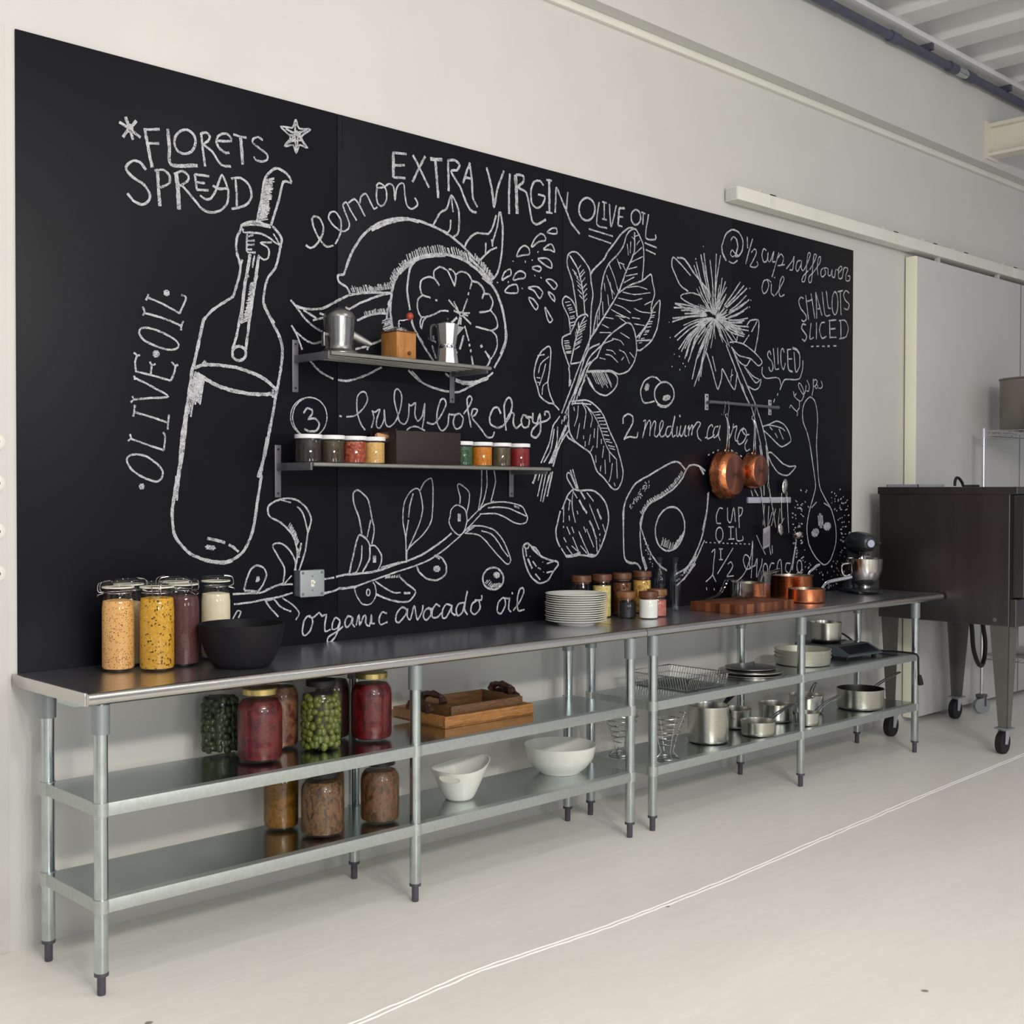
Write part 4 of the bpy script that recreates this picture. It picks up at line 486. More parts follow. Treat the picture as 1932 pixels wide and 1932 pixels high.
    ('avocado_drawing', 'chalk drawing of a halved avocado', '105 4626,1311 4623,1404 4652,1473 4719,1543 4822,1584 4927,1626 5020,1656 5071,1651 5117,1618|111 5123,1614 5153,1638 5190,1644 5243,1635 5291,1612|140 5243,1635 5278,1594|111 5123,1614 5094,1573 5028,1522 4928,1477 4830,1442 4782,1398 4754,1345 4761,1308|113 5321,1500 5306,1406 5269,1298|61 5100,1595 5082,1609|61 5092,1588 5077,1601|61 5085,1582 5068,1597|61 5077,1575 5064,1586|61 5073,1571 5059,1583|61 5066,1564 5053,1575|61 5060,1560 5043,1574|61 5051,1552 5032,1568|61 5044,1545 5026,1561|60 5040,1542 5027,1552|60 5033,1536 5018,1549|60 5025,1530 5010,1543|60 5017,1526 5000,1541|60 5009,1522 4994,1535|60 4997,1516 4980,1531|60 4992,1513 4978,1525|60 4980,1508 4969,1517|60 4975,1505 4960,1518|60 4964,1500 4952,1510|60 4958,1497 4945,1508|60 4946,1490 4931,1503|60 4936,1486 4919,1500|60 4927,1481 4916,1491|60 4922,1480 4911,1489|60 4912,1476 4898,1488|60 4904,1473 4889,1486|60 4895,1470 4881,1481|59 4884,1466 4867,1481|59 4874,1462 4861,1473|59 4867,1459 4853,1472|59 4854,1455 4838,1469|59 4843,1451 4826,1466|59 4838,1449 4826,1459|59 4827,1443 4810,1458|59 4822,1438 4805,1454|59 4816,1433 4803,1444|59 4812,1428 4801,1438|59 4804,1421 4787,1436|59 4798,1414 4784,1427|59 4793,1409 4776,1425|59 4787,1403 4772,1417|59 4782,1399 4768,1412|59 4778,1394 4765,1405|59 4770,1387 4752,1403|69 4750,1494 4751,1490|70 4787,1506 4792,1504|69 4720,1461 4715,1459|70 4800,1521 4806,1521|69 4756,1493 4760,1490|69 4785,1525 4782,1521|69 4729,1451 4723,1450|69 4758,1486 4763,1484|69 4733,1474 4738,1471|70 4820,1549 4822,1546|69 4708,1462 4702,1461|69 4677,1437 4682,1436|69 4755,1474 4753,1471|69 4784,1532 4778,1531|69 4676,1427 4681,1424|69 4744,1497 4739,1496|69 4704,1446 4698,1446|69 4772,1518 4778,1517|69 4778,1528 4773,1525|70 4791,1516 4791,1512|69 4722,1470 4716,1470|69 4704,1466 4709,1464|69 4730,1478 4735,1476|70 4819,1524 4823,1521|69 4734,1464 4731,1461|69 4709,1464 4706,1460|70 4788,1522 4788,1518|69 4736,1463 4741,1461|69 4766,1482 4771,1480|70 4819,1556 4823,1553|69 4692,1427 4694,1423|70 4794,1549 4788,1547|70 4798,1516 4798,1512|69 4775,1517 4777,1513|69 4696,1443 4696,1439|69 4723,1471 4722,1467|70 4827,1534 4822,1531|69 4722,1462 4728,1461|69 4751,1489 4748,1485|69 4723,1456 4724,1452|69 4758,1470 4757,1466|69 4738,1490 4740,1487|70 4804,1544 4798,1542|69 4736,1472 4741,1470|69 4762,1491 4756,1489|69 4773,1518 4773,1514|69 4730,1464 4724,1462|69 4749,1504 4752,1500|69 4753,1513 4757,1510|69 4706,1452 4700,1451|69 4757,1475 4752,1473|70 4803,1531 4808,1529|70 4800,1534 4795,1532|69 4708,1444 4707,1440|69 4673,1432 4679,1432|70 4786,1535 4789,1531|69 4746,1480 4744,1476|69 4729,1458 4726,1454|69 4686,1418 4680,1418|69 4672,1427 4674,1423|100 4629,1417 4625,1300 4634,1174 4678,1149 4732,1140 4759,1110|101 4775,1384 4753,1297 4767,1181 4799,1103|80 4766,1308 4803,1238 4858,1166 4914,1122 4961,1100|c105 5113,1297 5090,1249 5048,1213 4995,1197 4943,1203 4901,1230 4877,1273 4876,1322 4898,1370 4939,1405 4990,1422 5043,1418 5087,1391 5112,1348|54 4921,1226 4938,1267|54 4928,1224 4942,1258|54 4940,1220 4958,1262|54 4948,1218 4962,1251|55 4958,1215 4974,1252|55 4968,1211 4986,1254|55 4982,1207 4998,1244|55 4990,1205 5003,1235|55 5003,1200 5021,1242|55 5014,1197 5028,1228|55 5024,1202 5040,1240|55 5029,1206 5042,1236|55 5035,1210 5053,1253|55 5042,1216 5057,1252|55 5051,1223 5065,1256|55 5058,1229 5077,1272|55 5066,1235 5083,1275|55 5070,1239 5082,1266|55 5078,1245 5092,1278|55 5084,1250 5102,1292|55 5091,1256 5109,1298|55 5102,1264 5114,1293|65 4849,1136 4856,1133|64 4779,1288 4773,1285|65 4834,1147 4837,1142|64 4784,1267 4780,1262|64 4793,1239 4795,1234|64 4814,1188 4821,1184|65 4837,1181 4832,1177|64 4810,1220 4808,1216|64 4803,1207 4796,1204|64 4821,1210 4814,1208|65 4829,1162 4821,1162|64 4814,1231 4821,1228|65 4833,1160 4831,1155|64 4784,1265 4785,1260|65 4830,1198 4831,1193|65 4830,1195 4838,1193|65 4844,1161 4837,1159|65 4854,1123 4848,1120|65 4835,1171 4831,1167|65 4834,1163 4834,1158|64 4800,1247 4803,1242|64 4786,1277 4782,1273|64 4785,1269 4788,1264|64 4814,1201 4815,1196|64 4789,1264 4797,1262|65 4832,1188 4832,1183|113 5314,1494 5305,1392 5264,1264 5198,1164 5108,1076|100 5109,1041 5198,1128 5285,1243|84 5214,1174 5157,1120 5108,1082|61 5145,1104 5149,1100|62 5196,1141 5196,1137|61 5150,1093 5156,1090|61 5166,1121 5172,1118|62 5211,1148 5204,1147|61 5126,1066 5132,1063|61 5165,1108 5160,1105|61 5133,1083 5134,1078|61 5154,1092 5155,1088|61 5175,1120 5181,1116|61 5164,1114 5171,1113|61 5135,1084 5130,1081|61 5169,1102 5165,1098|61 5145,1096 5141,1093|62 5197,1154 5190,1153|61 5180,1126 5187,1124|100 4633,1180 4650,1153 4690,1142 4724,1143 4760,1117|102 4779,1174 4808,1110|105 5042,1074 5130,1102 5214,1159|105 5049,1013 5130,1060 5208,1122|81 4855,1172 4912,1120 4969,1095|61 5132,1091 5131,1087|61 5084,1067 5082,1064|61 5172,1129 5179,1129|61 5073,1049 5076,1045|61 5121,1077 5120,1073|61 5094,1065 5101,1064|61 5097,1067 5103,1065|61 5067,1049 5070,1046|62 5188,1138 5182,1135|61 5112,1075 5113,1071|61 5146,1107 5151,1104|61 5119,1080 5123,1076|61 5090,1067 5097,1066|61 5103,1073 5103,1069'),
    ('safflower_drawing', 'chalk drawing of a spiky safflower on a stem', '90 5299,2523 5239,2607 5184,2692|90 5315,2505 5251,2607 5203,2712|90 5321,2532 5277,2644 5243,2757|91 5327,2547 5295,2657 5270,2767|91 5331,2540 5298,2630 5263,2717|91 5357,2543 5343,2641 5323,2738|91 5369,2549 5373,2664 5379,2779|91 5370,2536 5386,2654 5417,2775|91 5402,2512 5432,2576 5463,2641|91 5391,2494 5416,2575 5432,2656|63 5367,2459 5371,2520 5377,2581|62 5342,2458 5278,2520 5229,2586|62 5352,2462 5321,2535 5306,2611|62 5362,2456 5356,2509 5356,2563|63 5374,2455 5406,2506 5451,2555|62 5366,2448 5363,2479 5357,2511|63 5376,2464 5415,2539 5473,2612|63 5370,2454 5381,2500 5393,2547|62 5356,2452 5332,2492 5318,2536|63 5371,2450 5380,2486 5379,2522|62 5339,2456 5268,2511 5208,2572|62 5348,2456 5294,2508 5239,2559|63 5376,2456 5401,2513 5422,2569|62 5348,2455 5297,2504 5245,2553|63 5372,2448 5395,2480 5424,2509|63 5372,2464 5390,2540 5411,2617|63 5371,2458 5388,2516 5410,2576|62 5358,2457 5344,2515 5346,2575|62 5353,2458 5321,2518 5298,2580|62 5363,2452 5357,2495 5353,2538|63 5376,2461 5397,2528 5398,2596|62 5363,2451 5357,2492 5354,2532|62 5354,2449 5318,2482 5281,2514|62 5366,2452 5369,2495 5379,2539|62 5355,2448 5323,2480 5292,2512|62 5354,2460 5316,2526 5276,2590|97 5452,2510 5527,2580 5598,2654|98 5463,2504 5550,2569 5633,2638|98 5472,2499 5567,2561 5661,2627|97 5406,2484 5439,2528 5469,2573|86 5501,2487 5583,2533 5656,2587|87 5511,2476 5601,2516 5683,2567|86 5491,2475 5572,2509 5650,2550|86 5504,2454 5590,2483 5672,2524|86 5485,2446 5561,2467 5635,2500|86 5492,2434 5582,2444 5673,2464|86 5476,2423 5557,2429 5640,2447|86 5467,2424 5542,2425 5619,2433|86 5489,2415 5581,2412 5679,2416|86 5487,2406 5579,2396 5679,2395|86 5470,2398 5553,2380 5643,2370|86 5460,2387 5541,2367 5636,2358|90 5285,2459 5159,2476 5025,2475|90 5281,2454 5150,2463 5016,2452|90 5274,2433 5139,2419 5007,2396|90 5271,2435 5134,2416 5004,2377|90 5296,2437 5194,2428 5093,2408|90 5301,2442 5204,2441 5107,2430|90 5295,2448 5187,2453 5078,2445|84 5267,2416 5135,2368 5024,2302|84 5273,2408 5150,2354 5046,2286|84 5269,2398 5148,2327 5058,2240|84 5278,2399 5175,2331 5109,2248|84 5268,2397 5153,2322 5080,2230|84 5272,2390 5172,2308 5123,2210|85 5288,2377 5195,2283 5138,2181|84 5267,2388 5161,2301 5109,2196|85 5284,2390 5197,2310 5158,2218|85 5294,2397 5217,2329 5177,2250|85 5312,2369 5224,2232 5173,2093|85 5337,2359 5271,2206 5190,2056|85 5328,2367 5266,2227 5228,2087|85 5329,2371 5273,2241 5247,2110|85 5340,2390 5283,2296 5217,2205|85 5337,2397 5283,2317 5236,2237|57 5348,2433 5282,2418 5221,2394|57 5348,2428 5276,2397 5200,2376|57 5387,2424 5463,2375 5535,2323|57 5371,2424 5396,2379 5439,2340|57 5370,2431 5389,2410 5418,2393|57 5370,2424 5392,2382 5434,2346|57 5371,2430 5389,2404 5418,2383|57 5373,2428 5402,2398 5444,2374|57 5389,2423 5467,2371 5537,2312|57 5373,2428 5399,2398 5425,2367|57 5361,2424 5342,2377 5324,2330|57 5374,2418 5415,2354 5486,2299|57 5349,2418 5279,2356 5187,2303|57 5378,2431 5414,2405 5440,2375|57 5332,2432 5209,2408 5097,2368|57 5363,2429 5352,2397 5339,2366|57 5398,2432 5515,2411 5626,2379|57 5387,2421 5455,2360 5503,2290|57 5348,2432 5283,2412 5222,2388|57 5395,2429 5501,2396 5603,2357|57 5374,2422 5405,2366 5441,2310|57 5374,2430 5402,2406 5431,2383|57 5398,2434 5515,2418 5630,2394|57 5383,2432 5438,2409 5482,2378|57 5377,2425 5414,2378 5448,2328|57 5373,2427 5396,2391 5420,2354|57 5348,2427 5286,2390 5233,2348|57 5368,2429 5370,2397 5362,2366|57 5347,2427 5277,2391 5206,2359|57 5364,2417 5353,2344 5333,2270|57 5377,2427 5406,2388 5413,2342|57 5361,2423 5344,2370 5328,2318|57 5364,2423 5365,2372 5374,2321|57 5396,2426 5496,2381 5575,2320|57 5352,2432 5302,2412 5255,2388|57 5373,2431 5397,2409 5424,2386|57 5336,2426 5232,2380 5146,2325|57 5354,2434 5310,2422 5266,2413|57 5392,2429 5485,2399 5578,2366|57 5340,2423 5254,2369 5195,2304|57 5348,2418 5284,2349 5223,2281|57 5399,2433 5513,2410 5614,2369|57 5396,2432 5501,2405 5600,2370|57 5362,2430 5343,2405 5319,2381|57 5359,2431 5333,2407 5307,2383|57 5350,2433 5292,2417 5238,2397|57 5381,2436 5434,2436 5490,2445|57 5382,2436 5438,2434 5496,2443|57 5374,2442 5398,2463 5411,2487|57 5385,2439 5452,2451 5515,2475|57 5380,2443 5423,2466 5457,2495|57 5381,2445 5427,2475 5459,2511|57 5381,2440 5429,2453 5474,2474|57 5377,2437 5414,2439 5450,2448|57 5383,2436 5444,2437 5506,2448|57 5377,2435 5417,2430 5460,2433|57 5376,2441 5407,2457 5432,2477|57 5378,2434 5422,2427 5471,2429|57 5380,2440 5428,2456 5470,2479|57 5378,2436 5422,2438 5465,2448|57 5382,2442 5436,2463 5482,2491|57 5378,2436 5419,2434 5463,2441|94 5136,2549 5068,2575 5015,2640 4999,2668 5010,2711 5077,2681 5157,2633|110 5043,2712 5106,2712 5194,2645 5320,2567|79 5246,2539 5165,2545 5087,2527 5076,2509 5146,2488 5245,2475 5327,2464|93 5025,2475 5117,2458 5195,2448 5315,2467|50 5227,2494 5227,2474|50 5242,2492 5242,2474|51 5250,2491 5251,2472|51 5261,2490 5261,2473|51 5270,2489 5270,2472|51 5284,2487 5284,2470|51 5296,2486 5296,2467|51 5304,2485 5304,2466|51 5316,2483 5316,2465|100 5662,2422 5695,2452 5772,2461 5773,2396 5740,2282|82 5706,2390 5761,2456|81 5502,2314 5555,2322 5642,2314 5740,2277 5810,2234 5774,2208 5697,2241 5588,2251 5518,2291|81 5524,2290 5588,2221 5656,2199 5697,2236|82 5642,2193 5698,2146 5753,2111 5800,2134 5787,2093 5742,2071 5676,2087|70 5642,2193 5720,2148 5781,2132|81 5576,2356 5566,2326|82 5685,2372 5631,2319|96 5297,2242 5338,2171 5379,2082 5400,2054 5431,2116 5438,2166 5504,2096 5552,2063 5575,2157|79 5348,2227 5379,2149|58 5525,2172 5515,2102|58 5536,2142 5509,2127|98 5524,2291 5588,2196 5676,2081 5745,1994|98 5546,2192 5622,2071 5690,1991|98 5471,2299 5546,2192|82 4988,2298 4989,2293|82 4979,2376 4979,2371|82 5022,2215 5023,2210|83 5068,2206 5061,2203|82 5001,2149 5008,2146|83 5100,2172 5093,2168|83 5112,2157 5118,2154|83 5073,2138 5066,2134|84 5196,2727 5204,2727|84 5264,2804 5265,2799|88 5687,2633 5690,2628|88 5701,2568 5696,2563|88 5683,2527 5691,2524|93 5619,2154 5663,2095 5746,1994 5771,1951 5817,1872 5870,1733 5877,1646|93 5620,2096 5651,2036 5689,1989 5714,1967 5772,1841 5812,1731 5825,1646|89 5817,1870 5875,1882 5960,1906 6034,1888 6081,1848 6102,1796 6014,1762 5968,1776 5888,1819 5830,1848|78 5875,1881 5954,1876 6020,1865 6042,1852|79 5980,1863 6026,1804|72 5888,1871 5916,1853|72 5941,1838 5968,1810|96 5875,1723 5903,1726 5952,1703 6020,1666 6089,1650 6156,1651 6074,1599 5981,1610 5914,1658 5875,1706|95 5790,1764 5829,1603 5836,1481|96 5851,1766 5876,1631 5878,1546|94 5709,1511 5727,1478|95 5741,1519 5778,1478'),
    ('safflower_oil_lettering', 'circled 2 and chalk script half cup safflower oil', '129 5469,2753 5435,2789 5427,2824|103 5427,2824 5464,2895 5524,2929 5585,2922 5621,2882 5616,2832 5586,2796 5548,2787|86 5491,2753 5533,2748 5572,2768|86 5509,2869 5532,2892 5562,2883|130 5562,2883 5574,2844 5555,2797|70 5555,2797 5525,2782 5505,2794 5521,2819 5548,2805 5586,2796|100 5662,2911 5666,2848|88 5713,2907 5678,2832 5648,2759|79 5702,2830 5733,2853 5751,2837 5718,2787 5691,2753 5738,2752 5767,2771 5753,2787|81 5846,2860 5820,2867 5803,2830 5821,2793 5853,2805 5863,2852 5861,2811 5882,2803 5920,2865 5906,2807 5936,2810|82 5971,2867 5935,2788 5903,2718|81 5959,2833 5992,2861 6019,2841 6001,2801 5960,2790 6030,2805|82 6047,2783 6110,2839 6127,2867 6121,2826 6111,2786 6081,2782|83 6198,2851 6162,2841 6145,2801 6162,2783 6196,2822 6206,2852 6201,2808 6224,2796 6274,2856 6298,2902 6274,2904 6261,2854 6253,2781 6236,2735 6208,2732 6223,2763 6275,2802|84 6292,2809 6336,2859 6364,2902 6340,2906 6327,2863 6319,2789 6306,2738 6283,2737 6284,2766 6337,2805 6399,2863 6409,2901 6385,2890 6372,2830 6382,2789|85 6446,2840 6417,2826 6413,2791 6436,2786 6465,2812 6451,2840 6492,2840 6490,2806 6518,2803 6538,2841 6536,2802 6564,2799 6578,2846 6612,2845|87 6610,2830 6650,2861 6638,2874 6610,2856 6611,2800 6650,2806 6673,2869 6716,2869 6695,2831 6696,2795 6734,2800 6740,2827 6714,2826|81 5856,2699 5822,2686 5805,2642 5823,2616 5855,2634 5872,2673 5856,2699 5895,2689|81 5899,2681 5896,2630 5926,2613|108 5930,2722 5928,2716|81 5937,2619 5986,2668 6024,2720 6010,2737 5985,2705 5974,2648 5986,2618 6029,2633'),
    ('shallots_lettering', 'chalk words Shallots Sliced', '93 6228,2633 6198,2638 6177,2609 6199,2573 6251,2540 6258,2517 6230,2499 6206,2507|93 6250,2656 6282,2514|94 6307,2672 6350,2530|93 6268,2621 6323,2637|94 6356,2685 6366,2615 6371,2532|94 6356,2685 6392,2623 6426,2555|94 6375,2588 6408,2595|95 6428,2695 6461,2563 6518,2566|95 6473,2706 6497,2609 6526,2609|97 6630,2721 6641,2579|96 6602,2715 6660,2730|97 6732,2722 6696,2734 6668,2708 6688,2675 6733,2655 6717,2620 6671,2623|c96 6604,2646 6601,2615 6592,2590 6579,2576 6564,2574 6550,2586 6541,2609 6537,2639 6540,2669 6549,2694 6562,2709 6577,2711 6591,2699 6600,2676|106 6254,2482 6221,2484 6208,2459 6235,2438 6263,2416 6244,2387 6212,2395|94 6309,2498 6297,2406 6338,2416|94 6367,2508 6368,2408|95 6459,2517 6421,2509 6401,2463 6431,2420 6478,2436|108 6512,2532 6517,2432|95 6502,2531 6587,2545|96 6517,2482 6579,2492|96 6513,2431 6589,2440|110 6637,2545 6643,2434|97 6618,2543 6689,2550 6725,2508 6700,2454 6622,2433|94 6310,2360 6337,2364|94 6368,2366 6397,2370|95 6431,2372 6460,2374|127 6490,2376 6515,2380|96 6555,2384 6589,2388'),
    ('sliced_label_lettering', 'chalk label Sliced and 1 tbsp', '90 5899,2278 5884,2299 5865,2286 5868,2264 5904,2241 5919,2212 5905,2185 5882,2194 5877,2209|90 5920,2317 5930,2258 5941,2202 5978,2205|91 5963,2324 5970,2230|91 6031,2302 6016,2325 5996,2304 6000,2233 6024,2204 6042,2243|122 6063,2325 6074,2212 6120,2198|92 6063,2321 6102,2328|92 6070,2268 6112,2272|92 6131,2315 6149,2201 6187,2232 6191,2297 6169,2326|153 6114,2335 6158,2329 6183,2312|83 5814,2204 5808,2171 5834,2147 5872,2144 5951,2154 5984,2145 5998,2112|87 6225,2273 6222,2222 6194,2167 6153,2155 6044,2149 6018,2129 5988,2085|85 5970,2066 5962,2050|84 5936,2032 5926,2010|77 6090,1987 6099,2005 6134,1984 6170,1966 6166,1946|77 6162,1968 6191,1994|77 6126,2086 6140,2056 6189,2034 6213,2037 6235,2066 6233,2096 6202,2133 6182,2136 6181,2116 6213,2084 6234,2073 6252,2094 6259,2129|77 6134,2054 6159,2078|78 6268,2160 6294,2127 6286,2096 6265,2097|77 6189,2032 6191,1998|78 6335,2172 6336,2114 6322,2070|78 6339,2157 6358,2170 6379,2160 6364,2135 6342,2125|c69 6372,2140 6357,2127 6371,2115 6387,2132|79 6393,2121 6422,2121 6437,2140 6421,2166'),
    ('spoon_drawing', 'chalk spoon with seeds and radiating dashes', '88 6340,1654 6311,1763 6274,1851 6232,1911 6223,1972 6245,2027 6300,2062 6350,2045 6378,1988 6385,1922 6375,1784 6390,1655|88 6305,1778 6337,1666 6367,1552 6360,1507 6304,1393 6277,1297 6296,1200 6369,1118 6467,1065 6539,1095 6595,1192 6594,1291 6547,1391 6471,1466 6406,1552 6373,1780|88 6381,1443 6324,1409|89 6461,1437 6527,1413|100 6398,1362 6407,1301|100 6411,1376 6423,1287|100 6426,1376 6438,1287|101 6443,1363 6451,1302|103 6356,1283 6327,1257|103 6376,1286 6333,1245|103 6391,1284 6344,1239|103 6403,1277 6359,1236|103 6408,1266 6379,1239|91 6490,1319 6457,1298|92 6510,1320 6458,1287|92 6524,1317 6465,1280|92 6535,1312 6475,1275|92 6542,1305 6489,1272|92 6542,1294 6509,1273|79 6418,1022 6418,1013|95 6659,1248 6671,1248|80 6173,1178 6162,1176|60 6699,1246 6716,1245|75 6206,1404 6189,1410|70 6323,1073 6316,1065|57 6198,1319 6190,1320|80 6551,1059 6560,1048|60 6458,929 6459,919|68 6653,1253 6667,1253|64 6637,1514 6647,1522|90 6173,1123 6165,1121|63 6670,1289 6683,1290|87 6570,941 6574,935|81 6185,1052 6171,1045|72 6545,1434 6552,1441|83 6176,1126 6159,1121|78 6705,1391 6718,1395|65 6268,1065 6258,1058|77 6578,1395 6590,1403|95 6531,965 6536,956|92 6644,1456 6660,1464|96 6599,950 6609,940|87 6515,946 6518,940|67 6157,1410 6146,1414|80 6677,1432 6688,1437|66 6175,1139 6162,1136|83 6541,941 6547,930|72 6505,933 6508,924|84 6215,1406 6201,1412|95 6648,1275 6665,1275|57 6278,1507 6269,1517|61 6228,1388 6214,1393|86 6208,1298 6186,1301|75 6141,1206 6128,1204|87 6608,950 6617,940|81 6714,1073 6722,1069|89 6234,1242 6219,1241|69 6262,1439 6250,1448|96 6637,1419 6645,1422|63 6648,1138 6666,1132|68 6132,1353 6118,1356|71 6185,1405 6175,1409|89 6662,1246 6674,1246|64 6504,1023 6508,1013|90 6698,1290 6721,1291|66 6520,925 6523,918|71 6727,1153 6744,1149|61 6543,1465 6549,1472|80 6219,1259 6208,1259|91 6742,1114 6759,1109|80 6311,1082 6305,1077|92 6646,1211 6667,1208|76 6136,1376 6120,1380|65 6259,1162 6251,1160|77 6231,1203 6210,1200|89 6664,1316 6674,1319|82 6675,1470 6686,1476|87 6611,1084 6621,1077|97 6724,1053 6730,1050|86 6149,1202 6138,1201|61 6693,1021 6705,1013|68 6662,1345 6671,1348|97 6672,1204 6692,1201|82 6218,1508 6206,1517|77 6264,1093 6256,1089|80 6523,934 6526,927|65 6165,1347 6155,1349|91 6184,1032 6173,1025|63 6140,1313 6123,1316|80 6161,1293 6147,1294|64 6699,1435 6716,1442|96 6616,1332 6627,1335|71 6232,1031 6222,1024|76 6183,1149 6164,1144|69 6738,1067 6754,1061|87 6233,1209 6222,1207|77 6546,1054 6553,1047|60 6693,1109 6703,1105|70 6171,1221 6155,1220|59 6718,1395 6728,1399|65 6686,1318 6696,1320|80 6234,1034 6226,1029|83 6734,1358 6752,1362|84 6267,1499 6258,1506|59 6522,938 6527,925|61 6715,1074 6730,1068|68 6297,1410 6286,1419|74 6728,1415 6738,1418|61 6615,974 6620,969|71 6679,1012 6688,1006|91 6180,1163 6168,1160|90 6582,1444 6589,1449|62 6540,1498 6546,1505|65 6616,1454 6625,1460|78 6627,1026 6638,1018|86 6186,1263 6174,1264|94 6657,1434 6666,1439|89 6502,1023 6506,1013|62 6245,1357 6226,1364|59 6726,1085 6739,1079|71 6690,1162 6711,1158|63 6164,1228 6152,1228|96 6647,1394 6656,1397|61 6147,1282 6135,1282|63 6549,994 6552,989|64 6192,1296 6176,1298|91 6600,1387 6611,1392|60 6226,1367 6208,1374|91 6566,1086 6574,1079|79 6732,1212 6742,1211|76 6612,1003 6624,993|68 6452,982 6453,973|61 6640,1403 6648,1408|74 6596,1072 6610,1062|72 6741,1319 6753,1320|64 6205,1267 6192,1268|74 6453,923 6455,914|56 6160,1207 6143,1205|95 6577,1491 6584,1498|73 6696,1204 6712,1202|88 6669,1070 6678,1065|72 6203,1304 6184,1307|75 6642,1117 6651,1114|65 6717,1448 6732,1455|82 6450,1010 6450,1002|84 6704,1207 6720,1205|68 6549,1498 6555,1506|75 6164,1174 6156,1172|87 6215,1262 6204,1262|76 6306,1062 6300,1057|64 6240,1102 6230,1098|77 6157,1268 6148,1269|72 6635,1340 6651,1344|89 6688,1018 6705,1008|87 6162,1366 6147,1370|79 6581,1458 6587,1463|88 6227,1399 6210,1406|66 6671,1430 6681,1434|60 6223,1422 6209,1429|87 6617,1451 6626,1457|73 6231,1430 6221,1435|63 6667,1198 6688,1195|79 6716,1065 6728,1060|84 6182,1426 6172,1430|87 6236,1047 6229,1042|94 6454,1012 6455,1000|69 6652,1000 6665,990|82 6227,1219 6209,1218|67 6384,1043 6382,1038|88 6746,1254 6768,1254|91 6606,1043 6620,1033|70 6658,1395 6665,1398|69 6672,1227 6691,1225|77 6437,1026 6438,1019|65 6159,1450 6152,1453|84 6736,1076 6752,1070|74 6635,1404 6649,1410|72 6576,1025 6584,1017|85 6172,1445 6159,1450|62 6692,1358 6700,1361|93 6231,1315 6214,1318|82 6515,953 6520,942|91 6301,1058 6291,1050|89 6616,1445 6629,1453|63 6223,1029 6214,1024|60 6742,1247 6764,1246|87 6662,1147 6674,1144|71 6541,965 6545,956|84 6592,1476 6600,1484'),
    ('avocado_count_lettering', 'chalk words Cup Oil and 1 1/2 Avocado', '80 5448,1411 5416,1414 5390,1375 5395,1334 5431,1331|81 5490,1416 5494,1348 5521,1337 5547,1416 5563,1338|82 5592,1420 5601,1303|82 5592,1418 5629,1410 5621,1378 5596,1366|81 5521,1306 5522,1244|81 5499,1311 5550,1310|81 5500,1243 5554,1244|81 5570,1305 5580,1235 5635,1237 5631,1258|c86 5451,1270 5448,1254 5439,1240 5426,1233 5411,1233 5398,1241 5389,1255 5386,1272 5389,1289 5398,1302 5411,1309 5425,1309 5439,1301 5448,1287|68 5293,1232 5308,1231|68 5331,1230 5346,1229|68 5369,1228 5384,1227|69 5408,1226 5423,1225|69 5446,1224 5462,1223|69 5485,1222 5501,1221|70 5525,1220 5541,1219|70 5564,1218 5580,1217|70 5605,1216 5621,1215|70 5645,1214 5661,1213|71 5686,1212 5702,1211|80 5349,1177 5378,1192 5366,1107 5358,1056 5299,1021|80 5358,1056 5390,1017|80 5430,1190 5431,1135|80 5416,1193 5449,1192|80 5416,1136 5450,1135|81 5544,1195 5470,1124 5401,1058|81 5496,1107 5523,1119 5542,1095 5514,1064 5488,1041 5552,1042|81 5528,1015 5586,1012 5658,1058 5712,1147 5727,1227 5726,1146 5715,1022|83 5712,1077 5667,1074 5639,1123 5657,1154 5695,1137 5703,1083 5758,1091|83 5749,1091 5772,1128 5768,1025 5814,1089 5821,1127|85 5940,1094 5909,1096 5890,1053 5912,1035|85 5958,1033 5981,1104 6008,1109 6018,1030|86 6106,1088 6065,1090 6055,1052 6095,1032 6124,1088 6165,1215 6124,1048|87 6216,1111 6247,1123|c84 5875,1059 5873,1044 5867,1031 5858,1024 5848,1025 5838,1032 5832,1045 5830,1061 5832,1077 5838,1090 5847,1097 5857,1096 5866,1089 5873,1076|c87 6226,1066 6224,1050 6216,1037 6206,1030 6194,1031 6184,1039 6176,1052 6173,1068 6176,1084 6183,1097 6194,1103 6205,1103 6216,1095 6223,1082|74 5303,991 5309,976|74 5371,983 5376,971|75 5436,984 5441,970|66 5884,1423 5879,1361 5875,1296|66 5929,1408 5904,1361 5884,1316|67 5954,1408 5931,1358 5910,1310|67 5994,1408 5981,1337 5975,1266|67 6036,1351 6008,1320 5990,1294|66 5841,1431 5833,1373 5827,1315|65 5764,1260 5808,1201 5853,1149|66 5888,1201 5907,1144|66 5918,1198 5921,1152'),
]
def chalkmat():
    m, nt, b = newmat('white_chalk')
    v = coords(nt, (1, 1, 1)); n = noise(nt, 420, 2, 0.6, vec=v); n2 = noise(nt, 40, 2, 0.5, vec=v)
    ad = N(nt, 'ShaderNodeMath', operation='MULTIPLY_ADD'); ad.inputs[1].default_value = 0.35
    nt.links.new(n2.outputs[0], ad.inputs[0]); nt.links.new(n.outputs[0], ad.inputs[2])
    r = ramp(nt, ad.outputs[0], [(0.52, lin((44, 44, 50))), (0.66, lin((176, 178, 182))), (0.85, lin((206, 208, 210)))])
    nt.links.new(r.outputs[0], b.inputs['Base Color']); b.inputs['Roughness'].default_value = 0.9
    b.inputs['Specular IOR Level'].default_value = 0.1
    return m
MAT['chalk'] = chalkmat()
rc = random.Random(5); lay = 0
